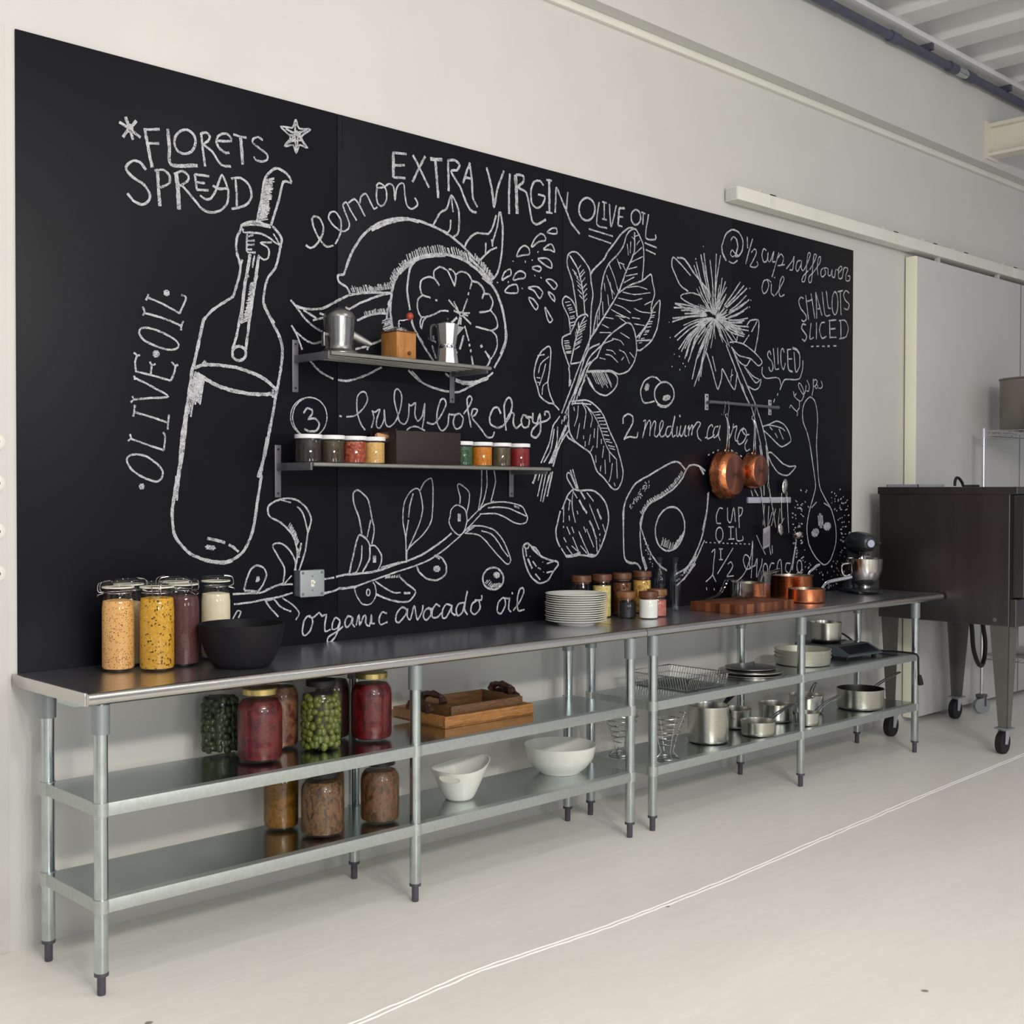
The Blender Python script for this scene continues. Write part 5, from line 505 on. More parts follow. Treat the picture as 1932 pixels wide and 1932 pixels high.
def catmull(P, closed):
    n = len(P)
    if n < 3: 
        k = max(2, int((P[1]-P[0]).length/0.012)+1)
        return [P[0].lerp(P[1], i/k) for i in range(k+1)]
    out = []; segs = n if closed else n-1
    for i in range(segs):
        p1, p2 = P[i], P[(i+1) % n]
        p0 = P[i-1] if (closed or i > 0) else p1*2-p2
        p3 = P[(i+2) % n] if (closed or i+2 < n) else p2*2-p1
        k = max(2, min(10, int((p2-p1).length/0.012)+1))
        for s in range(k):
            t = s/k
            q = 0.5*((2*p1)+(p2-p0)*t+(2*p0-5*p1+4*p2-p3)*t*t+(3*p1-p0-3*p2+p3)*t**3)
            lin_ = p1.lerp(p2, t)
            out.append(lin_.lerp(q, 0.8))
    out.append(P[0] if closed else P[-1]); return out
for g, lb, data in CHALK:
    mb = MB()
    for st in data.split('|'):
        closed = st[0] == 'c'; tk = st.lstrip('c').split(' ')
        w0 = int(tk[0])*1e-4; P = [Vector((int(a)/1000, int(b)/1000)) for a, b in (q.split(',') for q in tk[1:])]
        C = catmull(P, closed); lay = (lay+1) % 12; y = -0.0083-lay*0.00003; prev = None
        for i, c in enumerate(C):
            d = (C[min(i+1, len(C)-1)]-C[max(i-1, 0)])
            if d.length < 1e-7: continue
            d.normalize(); nrm = Vector((-d.y, d.x))
            ea, eb = w0*0.5*rc.uniform(0.72, 1.12), w0*0.5*rc.uniform(0.72, 1.12)
            y -= 5e-6
            a = mb.bm.verts.new((c.x+nrm.x*ea, y, c.y+nrm.y*ea)); b_ = mb.bm.verts.new((c.x-nrm.x*eb, y, c.y-nrm.y*eb))
            if prev: mb.bm.faces.new((prev[0], prev[1], b_, a))
            prev = (a, b_)
    o = mb.build(g, 'chalk', board, smooth=False); o['label'] = lb
# ---------------------------------------------------------------- the two steel worktables
def worktable(x0, x1, legs, label):
    t = thing('worktable', (x0, 0, 0), label, 'table', 'steel worktables along the wall')
    X = [l-x0 for l in legs]; L = x1-x0
    YF, YB = -0.535, -0.165
    prof = [(-0.010, 0.905), (-0.540, 0.905)]
    nose = [(-0.538, 0.905)] + [(-0.545-0.020*cos(a), 0.885+0.020*sin(a)) for a in [radians(90-15*k) for k in range(13)]] + [(-0.538, 0.868)]
    # flat top
    Rm = Matrix(((0, 0, 1, 0), (1, 0, 0, 0), (0, 1, 0, 0), (0, 0, 0, 1)))
    MB().prism([(-0.010, 0.905), (-0.541, 0.905), (-0.541, 0.869), (-0.010, 0.869)], 0.004, L-0.004, Rm).build('tabletop', 'top', t, smooth=False)
    MB().prism([(-0.5405, 0.9052)] + [(-0.547-0.0195*sin(radians(15*k)), 0.8855+0.0197*cos(radians(15*k))) for k in range(13)] + [(-0.5405, 0.866)], 0.0, L, Rm).build('rolled_edge', 'nose', t, angle=40)
    for xa, xb, nm in ((-0.003, 0.0045, 'end_lip'), (L-0.0045, L+0.003, 'end_lip')):
        if (nm == 'end_lip') and ((x0 < 2 and xa < 1) or (x0 > 2 and xa > 1)):
            MB().box(xa, xb, -0.541, -0.012, 0.866, 0.9053, 0.002).build('end_lip', 'nose', t)
    MB().box(0.03, L-0.03, -0.40, -0.28, 0.842, 0.8692).build('stiffening_channel', 'galv', t)
    for z in (0.573, 0.285):
        xa, xb = X[0]-0.012, X[2]+0.012
        s = MB().box(xa+0.001, xb-0.001, YF+0.014, YB-0.012, z-0.005, z).build('undershelf', 'shelfsteel', t, smooth=False)
        MB().box(xa, xb, YF-0.019, YF-0.015, z-0.039, z+0.0004, 0.001).box(xa, xb, YF-0.0155, YF+0.016, z-0.0045, z+0.0006)\
            .box(xa, xb, YB-0.013, YB-0.009, z-0.039, z+0.0004).box(xa-0.003, xa+0.001, YF-0.019, YB-0.009, z-0.039, z+0.0004)\
            .box(xb-0.001, xb+0.003, YF-0.019, YB-0.009, z-0.039, z+0.0004).build('lip', 'lip', s)
        for x in X:
            for y in (YF, YB):
                MB().lathe([(0.0205, -0.041), (0.0245, -0.040), (0.0245, 0.0012), (0.0205, 0.002)], 22, (x, y, z)).build('leg_collar', 'lip', s)
    for x in X:
        for y in (YF, YB):
            l = MB().lathe([(0.0, 0.062), (0.0195, 0.062), (0.0205, 0.066), (0.0205, 0.868), (0, 0.868)], 28, (x, y, 0)).build('leg', 'galv', t)
            MB().lathe([(0.0205, 0.778), (0.0265, 0.778), (0.0268, 0.866), (0.0205, 0.866)], 24, (x, y, 0)).build('socket', 'socket', l)
            MB().lathe([(0, 0), (0.0115, 0), (0.0128, 0.004), (0.0128, 0.056), (0.0215, 0.058), (0.0215, 0.068), (0, 0.068)], 20, (x, y, 0)).build('foot', 'foot', l)
    return t
T1 = worktable(1.600, 4.138, (1.6486, 2.8557, 4.0611), 'long steel worktable at the left end, holding pickle jars and white bowls')
T2 = worktable(4.142, 6.870, (4.2159, 5.3993, 6.5877), 'long steel worktable at the right end, holding pots and the mixer')
# ---------------------------------------------------------------- wall shelves
def wall_shelf(x0, x1, ztop, label, rods, zlo, zhi):
    t = thing('wall_shelf', (x0, 0, ztop), label, 'shelf', 'steel rod wall shelves')
    L = x1-x0; D = 0.24
    for x in (0, L):
        b = MB().box(x-0.014, x+0.014, -0.014, -0.009, zlo-ztop, zhi-ztop, 0.002).build('wall_plate', 'bracket', t)
        MB().cyl((x, -0.0142, zhi-ztop-0.016), (x, -0.017, zhi-ztop-0.016), 0.004, seg=10).cyl((x, -0.0142, zlo-ztop+0.016), (x, -0.017, zlo-ztop+0.016), 0.004, seg=10).build('screw', 'black', b)
        MB().box(x-0.004 if x else x-0.006, x+0.004, -D+0.004, -0.012, -0.030, -0.001, 0.0015).build('arm', 'bracket', t)
    for k in range(rods):
        y = -D + k*(D-0.03)/(rods-1)
        r = 0.0085 if k == 0 else 0.0065
        MB().cyl((0.0, y, -r), (L+0.012, y, -r), r, seg=14).build('rod', 'rod', t)
    MB().box(0.006, L+0.004, -D, -0.03, -0.030, -0.0285).build('under_strip', 'bracket', t) if False else None
    return t
wall_shelf(2.690, 3.492, 2.022, 'upper steel rod wall shelf holding the coffee grinder', 6, 1.880, 2.081)
wall_shelf(2.611, 3.848, 1.607, 'lower steel rod wall shelf holding spice jars and the dark crate', 6, 1.4755, 1.675)

# metal domed ice crusher
t = thing('domed_canister', (2.8186, -0.12, 2.0225), 'dull metal domed canister with side spout on the upper wall shelf', 'canister')
MB().lathe([(0, 0), (0.070, 0), (0.073, 0.004), (0.073, 0.009), (0.067, 0.016), (0.057, 0.022), (0.0535, 0.030), (0.0545, 0.05), (0.058, 0.10), (0.0605, 0.136), (0.0605, 0.140), (0, 0.140)], 44).build('body', 'dullsteel', t)
MB().lathe([(0.0615, 0.1405), (0.0615, 0.145), (0.059, 0.155), (0.050, 0.167), (0.036, 0.176), (0.018, 0.1805), (0, 0.182)], 44).build('domed_lid', 'dullsteel', t)
MB().tube([(0.045, -0.012, 0.082), (0.078, -0.030, 0.066), (0.116, -0.048, 0.048)], [0.022, 0.016, 0.010], 16).build('spout', 'dullsteel', t)
MB().box(-0.075, -0.055, -0.006, 0.006, 0.07, 0.082, 0.002).box(-0.078, -0.070, -0.008, 0.008, 0.03, 0.085, 0.003).build('handle', 'dullsteel', t)

# coffee grinder
t = thing('coffee_grinder', (3.105, -0.128, 2.0225), 'square wooden hand coffee grinder with red crank knob', 'coffee grinder')
MB().box(-0.050, 0.050, -0.050, 0.050, 0, 0.112, 0.003).build('wooden_box', 'grinderwood', t)
MB().box(-0.053, 0.053, -0.053, 0.053, 0.110, 0.116, 0.002).build('top_board', 'woodlid', t)
dr = MB().box(-0.044, 0.044, -0.0525, -0.049, 0.006, 0.052, 0.001).build('drawer', 'grinderwood', t)
MB().lathe([(0, 0.012), (0.005, 0.0115), (0.008, 0.007), (0.006, 0.003), (0.004, 0)], 18, mat=Matrix.Translation((0.008, -0.0525, 0.028)) @ Matrix.Rotation(pi/2, 4, 'X')).build('knob', 'woodlid', dr)
MB().lathe([(0.040, 0.116), (0.040, 0.120), (0.034, 0.127), (0.024, 0.133), (0.010, 0.137), (0, 0.138)], 34).build('metal_dome', 'chrome', t)
cr = MB().tube([(0, 0, 0.134), (0, 0, 0.158), (0.003, 0, 0.163), (0.012, -0.008, 0.163), (0.036, -0.026, 0.168)], 0.0032, 8).lathe([(0.007, 0.146), (0.007, 0.150), (0, 0.150)], 14).build('crank', 'chrome', t)
MB().ball((0.036, -0.026, 0.180), 0.0155, u=20, v=14).build('knob', 'redknob', cr)

# moka pot
t = thing('moka_pot', (3.362, -0.13, 2.0225), 'octagonal aluminium moka pot at the right end of the upper wall shelf', 'coffee pot')
ph = pi/8 + radians(20)
MB().lathe([(0, 0), (0.047, 0), (0.047, 0.004), (0.0385, 0.066), (0.0385, 0.070), (0, 0.070)], 8, phase=ph).build('boiler', 'alu', t, angle=20)
MB().lathe([(0.0365, 0.069), (0.0375, 0.071), (0.0375, 0.084), (0.036, 0.087), (0, 0.087)], 36).build('collar', 'chrome', t)
MB().lathe([(0, 0.086), (0.036, 0.087), (0.0465, 0.168), (0.044, 0.168), (0.034, 0.092), (0, 0.092)], 8, phase=ph).build('upper_chamber', 'alu', t, angle=20)
MB().lathe([(0.0470, 0.168), (0.0470, 0.171), (0.012, 0.180), (0, 0.181)], 8, phase=ph).build('lid', 'alu', t, angle=20)
MB().lathe([(0.004, 0.180), (0.004, 0.185), (0.008, 0.190), (0.008, 0.197), (0, 0.199)], 14).build('lid_knob', 'black', t)
sp = MB(); a = sp.bm.verts.new
vs = [a((0.032, 0.012, 0.166)), a((0.032, -0.026, 0.166)), a((0.072, -0.026, 0.164)), a((0.030, -0.008, 0.112)), a((0.033, -0.004, 0.168))]
for f in ((0, 2, 3), (2, 1, 3), (0, 4, 2), (4, 1, 2), (0, 3, 1), (0, 1, 4)): sp.bm.faces.new([vs[i] for i in f])
sp.build('spout', 'alu', t, smooth=False)
MB().tube([(-0.040, 0.010, 0.160), (-0.062, 0.016, 0.163), (-0.074, 0.020, 0.150), (-0.074, 0.020, 0.100)], [0.006, 0.008, 0.009, 0.007], 10, sm=5).build('handle', 'black', t)
MB().box(-0.055, -0.042, 0.008, 0.016, 0.156, 0.167, 0.002).build('hinge', 'chrome', t)
MB().lathe([(0.008, 0), (0.008, 0.003), (0.004, 0.006), (0, 0.0065)], 14, mat=Matrix.Translation((0.017, -0.0365, 0.052)) @ Matrix.Rotation(radians(96), 4, 'X') @ Matrix.Rotation(radians(28), 4, 'Y')).build('safety_valve', 'chrome', t)

# spice jars with white lids on the lower shelf
MAT['sp_black'] = speckle('black_pepper', [(30, 26, 26), (58, 48, 44), (40, 34, 32)], 260)
MAT['sp_brown'] = speckle('dried_herb_brown', [(46, 38, 28), (82, 68, 50), (60, 50, 36)], 240)
MAT['sp_chili'] = speckle('chilli_flakes', [(110, 40, 24), (176, 84, 60), (138, 52, 32), (196, 120, 84)], 150)
MAT['sp_yellow'] = speckle('ground_yellow_spice', [(204, 160, 92), (224, 184, 116), (186, 144, 80)], 320)
MAT['sp_green'] = speckle('dried_green_herb', [(34, 60, 40), (74, 102, 70), (48, 78, 52)], 210)
MAT['sp_turmeric'] = speckle('turmeric', [(196, 116, 28), (208, 128, 36), (176, 98, 20)], 200)
MAT['sp_leaf'] = shreds('dried_leaf_shreds', [(40, 34, 22), (70, 62, 38), (112, 100, 68)], 60, (1, 1, 0.35), 0.6)
MAT['sp_red'] = speckle('paprika', [(122, 24, 24), (136, 32, 30), (108, 18, 20)], 200)
def spice_jar(loc, r, h, cont, label):
    t = thing('spice_jar', loc, label, 'jar', 'white lidded spice jars on the wall shelf')
    MB().lathe([(0, 0.001), (r*0.94, 0.001), (r, 0.004), (r, h-0.014), (r*0.96, h-0.011)], 36).build('glass_body', 'glass', t)
    MB().lathe([(0, 0.004), (r*0.93, 0.004), (r*0.945, 0.007), (r*0.945, h-0.022), (0, h-0.020)], 30).build('contents', cont, t)
    MB().lathe([(r*1.02, h-0.0155), (r*1.03, h-0.014), (r*1.03, h-0.001), (r*1.0, h), (0, h)], 40).build('lid', 'whitelid', t)
    return t
for x, r, c, lb in ((2.672, 0.0505, 'sp_black', 'white lidded jar of blackish spice, leftmost on the lower wall shelf'),
                    (2.781, 0.0475, 'sp_brown', 'white lidded jar of dark brown herbs, second from the left on the wall shelf'),
                    (2.887, 0.0475, 'sp_chili', 'white lidded jar of red chilli flakes left of the dark crate'),
                    (2.984, 0.0435, 'sp_yellow', 'white lidded jar of pale yellow spice beside the dark crate'),
                    (3.452, 0.0440, 'sp_green', 'white lidded jar of green herbs just right of the dark crate'),
                    (3.562, 0.0460, 'sp_turmeric', 'white lidded jar of bright orange spice'),
                    (3.675, 0.0450, 'sp_leaf', 'white lidded jar of dark dried leaves between orange and red jars'),
                    (3.788, 0.0465, 'sp_red', 'white lidded jar of deep red spice, rightmost on the wall shelf')):
    spice_jar((x, -0.125, 1.6075), r, 0.106 if x < 3.2 else 0.103, c, lb)
# dark crate
t = thing('wooden_crate', (3.028, -0.125, 1.6075), 'dark stained open wooden crate on the lower wall shelf', 'crate')
Lc = 0.338
MB().box(0, Lc, -0.085, -0.075, 0, 0.132, 0.001).build('front_board', 'cratewood', t)
MB().box(0, Lc, 0.075, 0.085, 0, 0.132, 0.001).build('back_board', 'cratewood', t)
MB().box(0.001, 0.011, -0.0755, 0.0755, 0, 0.088).box(0.001, 0.011, -0.0755, -0.036, 0.088, 0.128).box(0.001, 0.011, 0.036, 0.0755, 0.088, 0.128).box(0.001, 0.011, -0.0755, 0.0755, 0.128, 0.139).build('end_board', 'cratewood', t)
MB().box(Lc-0.011, Lc-0.001, -0.0755, 0.0755, 0, 0.132).build('end_board', 'cratewood', t)
MB().box(0.011, Lc-0.011, -0.0755, 0.0755, 0.002, 0.010).build('base_board', 'cratewood', t)
t = thing('wooden_handled_tool', (3.050, -0.125, 1.708), 'pale wooden handled tool poking out of the dark crate', 'utensil')
R = Matrix.Rotation(radians(8), 4, 'Y')
MB().tube([(-0.058, -0.002, 0.012), (-0.05, -0.002, 0.012), (-0.01, 0, 0.008), (0.01, 0, 0.005)], [0.008, 0.012, 0.011, 0.009], 14).build('handle', 'handlewood', t)
MB().cyl((0.01, 0, 0.005), (0.022, 0, 0.003), 0.009).cyl((0.022, 0, 0.003), (0.16, 0.01, -0.020), 0.004).build('shank', 'bracket', t)

# switch box
t = thing('switch_box', (2.737, -0.008, 1.1445), 'grey surface mounted light switch box on the chalkboard', 'light switch')
MB().box(-0.053, 0.053, -0.044, 0, -0.050, 0.050, 0.003).build('box', 'switchbox', t)
cv = MB().box(-0.056, 0.056, -0.050, -0.0435, -0.052, 0.052, 0.006).build('cover_plate', 'switch', t)
sc = MB()
for x in (-0.044, 0.044):
    for z in (-0.041, 0.041): sc.cyl((x, -0.0498, z), (x, -0.0520, z), 0.0052, seg=12)
for z in (-0.027, 0.027): sc.cyl((0, -0.0498, z), (0, -0.0515, z), 0.003, seg=10)
sc.build('screws', 'switchbox', cv)
MB().box(-0.007, 0.007, -0.0515, -0.0495, -0.013, 0.013).box(-0.0045, 0.0045, -0.064, -0.0495, 0.000, 0.009, 0.002).build('toggle', 'toggle', t)

# pot rail, hooks, copper pans
t = thing('pot_rail', (5.25, -0.06, 1.977), 'grey horizontal pot rail on two plates over the copper pans', 'rail')
MB().cyl((0.0, 0, 0), (0.64, 0, 0), 0.0085, seg=14).cyl((0.628, 0, 0), (0.644, 0, 0), 0.011, seg=14).build('bar', 'bracket', t)
for x in (0.046, 0.635):
    p = MB().box(x-0.015, x+0.015, 0.047, 0.052, -0.040, 0.046, 0.002).build('plate', 'strip', t)
    MB().cyl((x, 0.048, 0), (x, 0, 0), 0.009).build('standoff', 'bracket', p)
    MB().cyl((x, 0.0472, 0.032), (x, 0.0455, 0.032), 0.005, seg=10).cyl((x, 0.0472, -0.028), (x, 0.0455, -0.028), 0.005, seg=10).build('screw', 'black', p)
def shook(loc, label, h):
    pts = [(0, 0.010, -0.006)] + [(0, 0.0105*cos(radians(a)), 0.0105*sin(radians(a))) for a in range(0, 181, 30)] + [(0, -0.0105, -h*0.5), (0, -0.004, -h+0.01)] + [(0, 0.004-0.010*cos(radians(a)), -h+0.004-0.010*sin(radians(a))) for a in range(20, 200, 30)]
    o = MB().tube(pts, 0.0022, 8).build('pot_hook', 'wire', None, loc=loc)
    return tag(o, label, 'hook', 'steel hooks on the pot rail')
shook((5.378, -0.06, 1.977), 'empty thin steel hook leftmost on the pot rail', 0.06)
shook((5.412, -0.06, 1.977), 'thin steel hook on the rail carrying the larger copper pan', 0.075)
shook((5.655, -0.06, 1.977), 'thin steel hook on the rail carrying the smaller copper pan', 0.075)
def copper_pan(loc, R, rb, dep, zh, label, tilt, hx):
    t = thing('copper_saucepan', loc, label, 'pan', 'copper pans hanging on the board')
    # axis along -y: base towards the room
    Q = Matrix.Rotation(radians(tilt), 4, 'Z') @ Matrix.Rotation(pi/2, 4, 'X')
    MB().lathe([(R*0.97, 0.001), (R*1.0, 0.0), (R*1.01, 0.003), (R*0.985, 0.010), (R*0.97, dep*0.55), (R*0.92, dep*0.82), (rb*1.02, dep*0.97), (rb, dep), (rb*0.99, dep-0.001), (R*0.90, dep*0.80), (R*0.95, dep*0.5), (R*0.97, 0.004)], 64, mat=Q).build('body', 'copper', t, angle=50)
    MB().lathe([(0, dep+0.0012), (rb*0.97, dep+0.0012), (rb, dep)], 64, mat=Q).build('base_disc', 'basedisc', t)
    hb = MB()
    for s in (-0.012, 0.012):
        hb.tube([(s, -dep*0.35, R*0.985), (s*0.9, -dep*0.42, R*1.03), (s*0.7-0.01, -dep*0.55, R*1.28), (s*0.55+hx*0.3, -dep*0.50, R*1.6), (s*0.45+hx*0.7, -0.045, zh*0.80), (s*0.3+hx, -0.036, zh-0.014)], 0.0032, 8, sm=4)
    hb.ring((hx, -0.035, zh-0.006), 0.011, 0.0028, 18, 6, 'y')
    h = hb.build('handle', 'wire', t)
    MB().ball((-0.014, -dep*0.36, R*0.985), 0.006).ball((0.014, -dep*0.36, R*0.985), 0.006).build('rivets', 'chrome', h)
    return t
def discmat():
    m = metal('spun_copper_disc', (150, 98, 82), 0.40, 0.04, 9)
    b = m.node_tree.nodes['Principled BSDF']; nt = m.node_tree
    b.inputs['Anisotropic'].default_value = 0.85
    tg = N(nt, 'ShaderNodeTangent', direction_type='RADIAL', axis='Y'); nt.links.new(tg.outputs[0], b.inputs['Tangent'])
    return m
MAT['basedisc'] = discmat()
copper_pan((5.418, -0.022, 1.594), 0.132, 0.106, 0.085, 0.322, 'larger hammered copper saucepan hanging base outward from the rail', 6, -0.006)
copper_pan((5.672, -0.022, 1.618), 0.098, 0.084, 0.075, 0.298, 'smaller hammered copper saucepan hanging beside the larger one', 6, -0.017)

# magnetic strip and utensils
t = thing('magnetic_strip', (5.877, -0.008, 1.456), 'short pale magnetic strip holding four steel utensils', 'utensil rack')
MB().box(-0.21, 0.21, -0.014, 0, -0.0165, 0.0165, 0.002).build('bar', 'strip', t)
def utensil(name, loc, label): return thing(name, loc, label, 'utensil', 'steel utensils on the magnetic strip')
def haft(mb, a, b, r=0.0042):
    a, b = Vector(a), Vector(b); d = (b-a).normalized()
    mb.tube([a+d*0.03, a+(b-a)*0.55, b], [r, r*0.8, r*0.75], 8, flat=(1.3, 0.7))
    p = [a+d*0.03 + Vector((0.007*sin(q), 0, 0)) - d*0.015*(1-cos(q)) for q in [2*pi*k/14 for k in range(14)]]
    mb.tube(p, 0.0018, 6, closed=True); return mb
t = utensil('slotted_turner', (5.79, -0.028, 1.456), 'bright slotted turner hanging leftmost on the magnetic strip')
haft(MB(), (-0.022, 0, 0.092), (0.012, -0.008, -0.150)).build('handle', 'wire', t)
bl = MB(); Q = Matrix.Translation((0.020, -0.016, -0.210)) @ Matrix.Rotation(radians(-15), 4, 'Y') @ Matrix.Rotation(radians(10), 4, 'X')
bl.box(-0.034, 0.034, -0.0015, 0.0015, 0.030, 0.062, 0.001, Q).box(-0.034, 0.034, -0.0015, 0.0015, -0.060, -0.048, 0.001, Q)
for k in range(6): bl.box(-0.034+k*0.0124, -0.034+k*0.0124+0.0060, -0.0015, 0.0015, -0.05, 0.032, 0, Q)
bl.build('blade', 'strip', t)
t = utensil('basting_spoon', (5.87, -0.028, 1.456), 'long steel spoon hanging second from left, bowl down')
haft(MB(), (-0.026, 0, 0.095), (0.045, -0.004, -0.155)).build('handle', 'wire', t)
MB().ball((0.050, -0.008, -0.185), 0.022, 0.007, 0.036, mat=Matrix.Rotation(radians(-14), 4, 'Y')).build('bowl', 'steel', t)
t = utensil('serving_spoon', (5.975, -0.028, 1.456), 'large steel spoon hung with its bowl upward')
MB().tube([(0.002, 0, 0.040), (0.0, 0, -0.05), (0.006, 0, -0.13)], [0.0035, 0.004, 0.0055], 8, flat=(1.4, 0.6)).build('handle', 'wire', t)
MB().ball((0.016, -0.006, 0.082), 0.026, 0.009, 0.044, mat=Matrix.Rotation(radians(10), 4, 'Y')).build('bowl', 'steel', t)
t = utensil('ladle', (6.035, -0.028, 1.456), 'steel ladle hanging rightmost on the magnetic strip')
haft(MB(), (-0.006, 0, 0.05), (0.012, -0.004, -0.190)).build('handle', 'wire', t)
MB().lathe([(0, -0.032), (0.02, -0.029), (0.034, -0.018), (0.040, 0), (0.038, 0.0), (0.032, -0.016), (0.018, -0.027), (0, -0.030)], 24, mat=Matrix.Translation((0.052, -0.030, -0.195)) @ Matrix.Rotation(radians(-15), 4, 'X')).build('bowl', 'steel', t)
# ---------------------------------------------------------------- things standing on the worktables
ZT = 0.9055
MAT['f_couscous'] = speckle('orange_grain_mix', [(222, 166, 98), (232, 180, 112), (226, 172, 104), (128, 78, 40)], 330, 0.7, rare=0.10)
MAT['f_yellow'] = speckle('yellow_lentil_mix', [(204, 150, 40), (214, 164, 52), (196, 142, 36), (222, 172, 64), (84, 54, 22)], 190, 0.6, rare=0.08)
MAT['f_brown'] = speckle('brown_grain', [(78, 46, 44), (98, 62, 58), (88, 52, 50)], 260, 0.75)
MAT['f_white'] = plain('white_flour', (236, 222, 192), 0.8, 0, 0.03, 30)
MAT['f_beige'] = speckle('beige_grain', [(206, 182, 138), (222, 198, 152), (190, 166, 124)], 200, 0.7)
def swing_jar(loc, cont, fill, label, rz, r=0.0535, h=0.298):
    t = thing('swing_top_jar', loc, label, 'jar', 'tall swing top jars on the worktable', rz)
    s = h/0.298
    MB().lathe([(0, 0.003), (r*0.90, 0.002), (r*0.97, 0.008), (r, 0.020), (r, 0.205*s), (r*0.97, 0.222*s), (r*0.88, 0.240*s), (r*0.83, 0.247*s), (r*0.83, 0.266*s), (r*0.93, 0.269*s), (r*0.93, 0.274*s)], 44).build('glass_body', 'glass', t)
    MB().lathe([(0, 0.010), (r*0.90, 0.010), (r*0.955, 0.016), (r*0.955, min(fill, 0.205)*s)] + ([(r*0.90, fill*s)] if fill > 0.21 else []) + [(r*0.5, (fill+0.004)*s), (0, (fill+0.002)*s)], 40).build('contents', cont, t)
    MB().lathe([(r*0.80, 0.2745*s), (r*0.965, 0.2745*s), (r*0.965, 0.2785*s), (r*0.80, 0.2785*s)], 40).build('gasket', 'gasket', t)
    MB().lathe([(r*0.82, 0.279*s), (r*0.98, 0.279*s), (r*0.985, 0.288*s), (r*0.94, 0.293*s), (r*0.80, 0.294*s), (r*0.76, 0.290*s), (0, 0.290*s)], 44).build('glass_lid', 'glass', t)
    w = MB().ring((0, 0, 0.258*s), r*0.845, 0.0014, 40, 6)
    for q in (-1, 1):
        w.tube([(-r*0.84, q*0.012, 0.258*s), (-r*1.12, q*0.014, 0.262*s), (-r*1.16, q*0.014, 0.279*s), (-r*1.02, q*0.016, 0.292*s), (-r*0.55, q*0.020, 0.2965*s)], 0.0014, 6, sm=4)
    w.tube([(-r*0.84, -0.012, 0.256*s), (-r*1.2, -0.011, 0.250*s), (-r*1.24, 0, 0.244*s), (-r*1.2, 0.011, 0.250*s), (-r*0.84, 0.012, 0.256*s)], 0.0014, 6, sm=4)
    w.build('wire_clasp', 'wire', t)
    return t
swing_jar((1.880, -0.181, ZT), 'f_couscous', 0.232, 'tall swing top glass jar of speckled orange grain, leftmost on the table', radians(-40))
swing_jar((1.978, -0.259, ZT), 'f_yellow', 0.240, 'tall swing top glass jar of mottled yellow lentils beside the orange jar', radians(60), 0.0575)
swing_jar((2.100, -0.215, ZT), 'f_brown', 0.236, 'tall swing top glass jar of dark brown grain behind the black bowl', radians(100), 0.0520)
swing_jar((2.262, -0.150, ZT), 'f_white', 0.232, 'tall swing top glass jar of white flour, rightmost of its row', radians(150), 0.0520)
swing_jar((1.966, -0.085, ZT), 'f_beige', 0.215, 'tall swing top glass jar of beige grain hidden behind orange and yellow jars', radians(160), 0.052)
swing_jar((2.137, -0.085, ZT), 'f_beige', 0.200, 'tall swing top glass jar with only its lid showing above the brown jar', radians(-10), 0.052)

o = MB().lathe([(0, 0), (0.088, 0), (0.095, 0.004), (0.108, 0.022), (0.125, 0.055), (0.136, 0.095), (0.1435, 0.142), (0.1435, 0.146), (0.139, 0.146), (0.131, 0.095), (0.119, 0.055), (0.10, 0.022), (0.085, 0.010), (0, 0.009)], 72).build('mixing_bowl', 'bowlblack', None, loc=(2.238, -0.360, ZT))
tag(o, 'wide matte black bowl at the front of the left worktable', 'bowl')

# thirteen plates
proto = None; z = ZT
for k in range(13):
    loc = (4.028+random.uniform(-0.0025, 0.0025), -0.245+random.uniform(-0.0025, 0.0025), z)
    lb = 'white round dinner plate, ' + ('topmost of the stack' if k == 12 else 'lowest of the stack on the worktable' if k == 0 else '%s from the bottom of the stack' % ('second third fourth fifth sixth seventh eighth ninth tenth eleventh twelfth'.split()[k-1]))
    if proto is None:
        R = 0.139
        o = MB().lathe([(0, 0.006), (0.076, 0.006), (0.078, 0.0), (0.082, 0.0), (0.086, 0.007), (0.108, 0.014), (R-0.002, 0.0215), (R, 0.0235), (R-0.002, 0.0250), (0.108, 0.0185), (0.088, 0.0120), (0.078, 0.0094), (0, 0.0090)], 72).build('dinner_plate', 'china', None, loc=loc)
        proto = tag(o, lb, 'plate', 'stack of white dinner plates')
    else:
        o = proto.copy(); COL.objects.link(o); o.location = loc; o['label'] = lb
    z += 0.0098
# jars with wooden lids
MAT['w_cocoa'] = speckle('cocoa_nibs', [(66, 36, 26), (108, 62, 44), (86, 48, 34)], 150)
MAT['w_pasta'] = speckle('pale_yellow_flakes', [(206, 184, 108), (228, 210, 146), (184, 160, 84)], 110)
MAT['w_nuts'] = speckle('brown_nuts', [(84, 44, 26), (144, 84, 52), (110, 60, 38), (60, 32, 20)], 85)
MAT['w_corn'] = speckle('golden_corn_kernels', [(196, 146, 56), (226, 184, 96), (160, 108, 36), (240, 206, 124)], 95)
MAT['w_dark'] = speckle('dark_beans', [(26, 24, 28), (40, 36, 40), (32, 28, 32)], 110)
MAT['w_salt'] = plain('white_salt', (240, 240, 232), 0.8, 0, 0.02, 90)
MAT['w_pink'] = shreds('pink_salt', [(150, 78, 70), (186, 110, 98), (206, 140, 124)], 40, (1, 1, 1), 0.7)
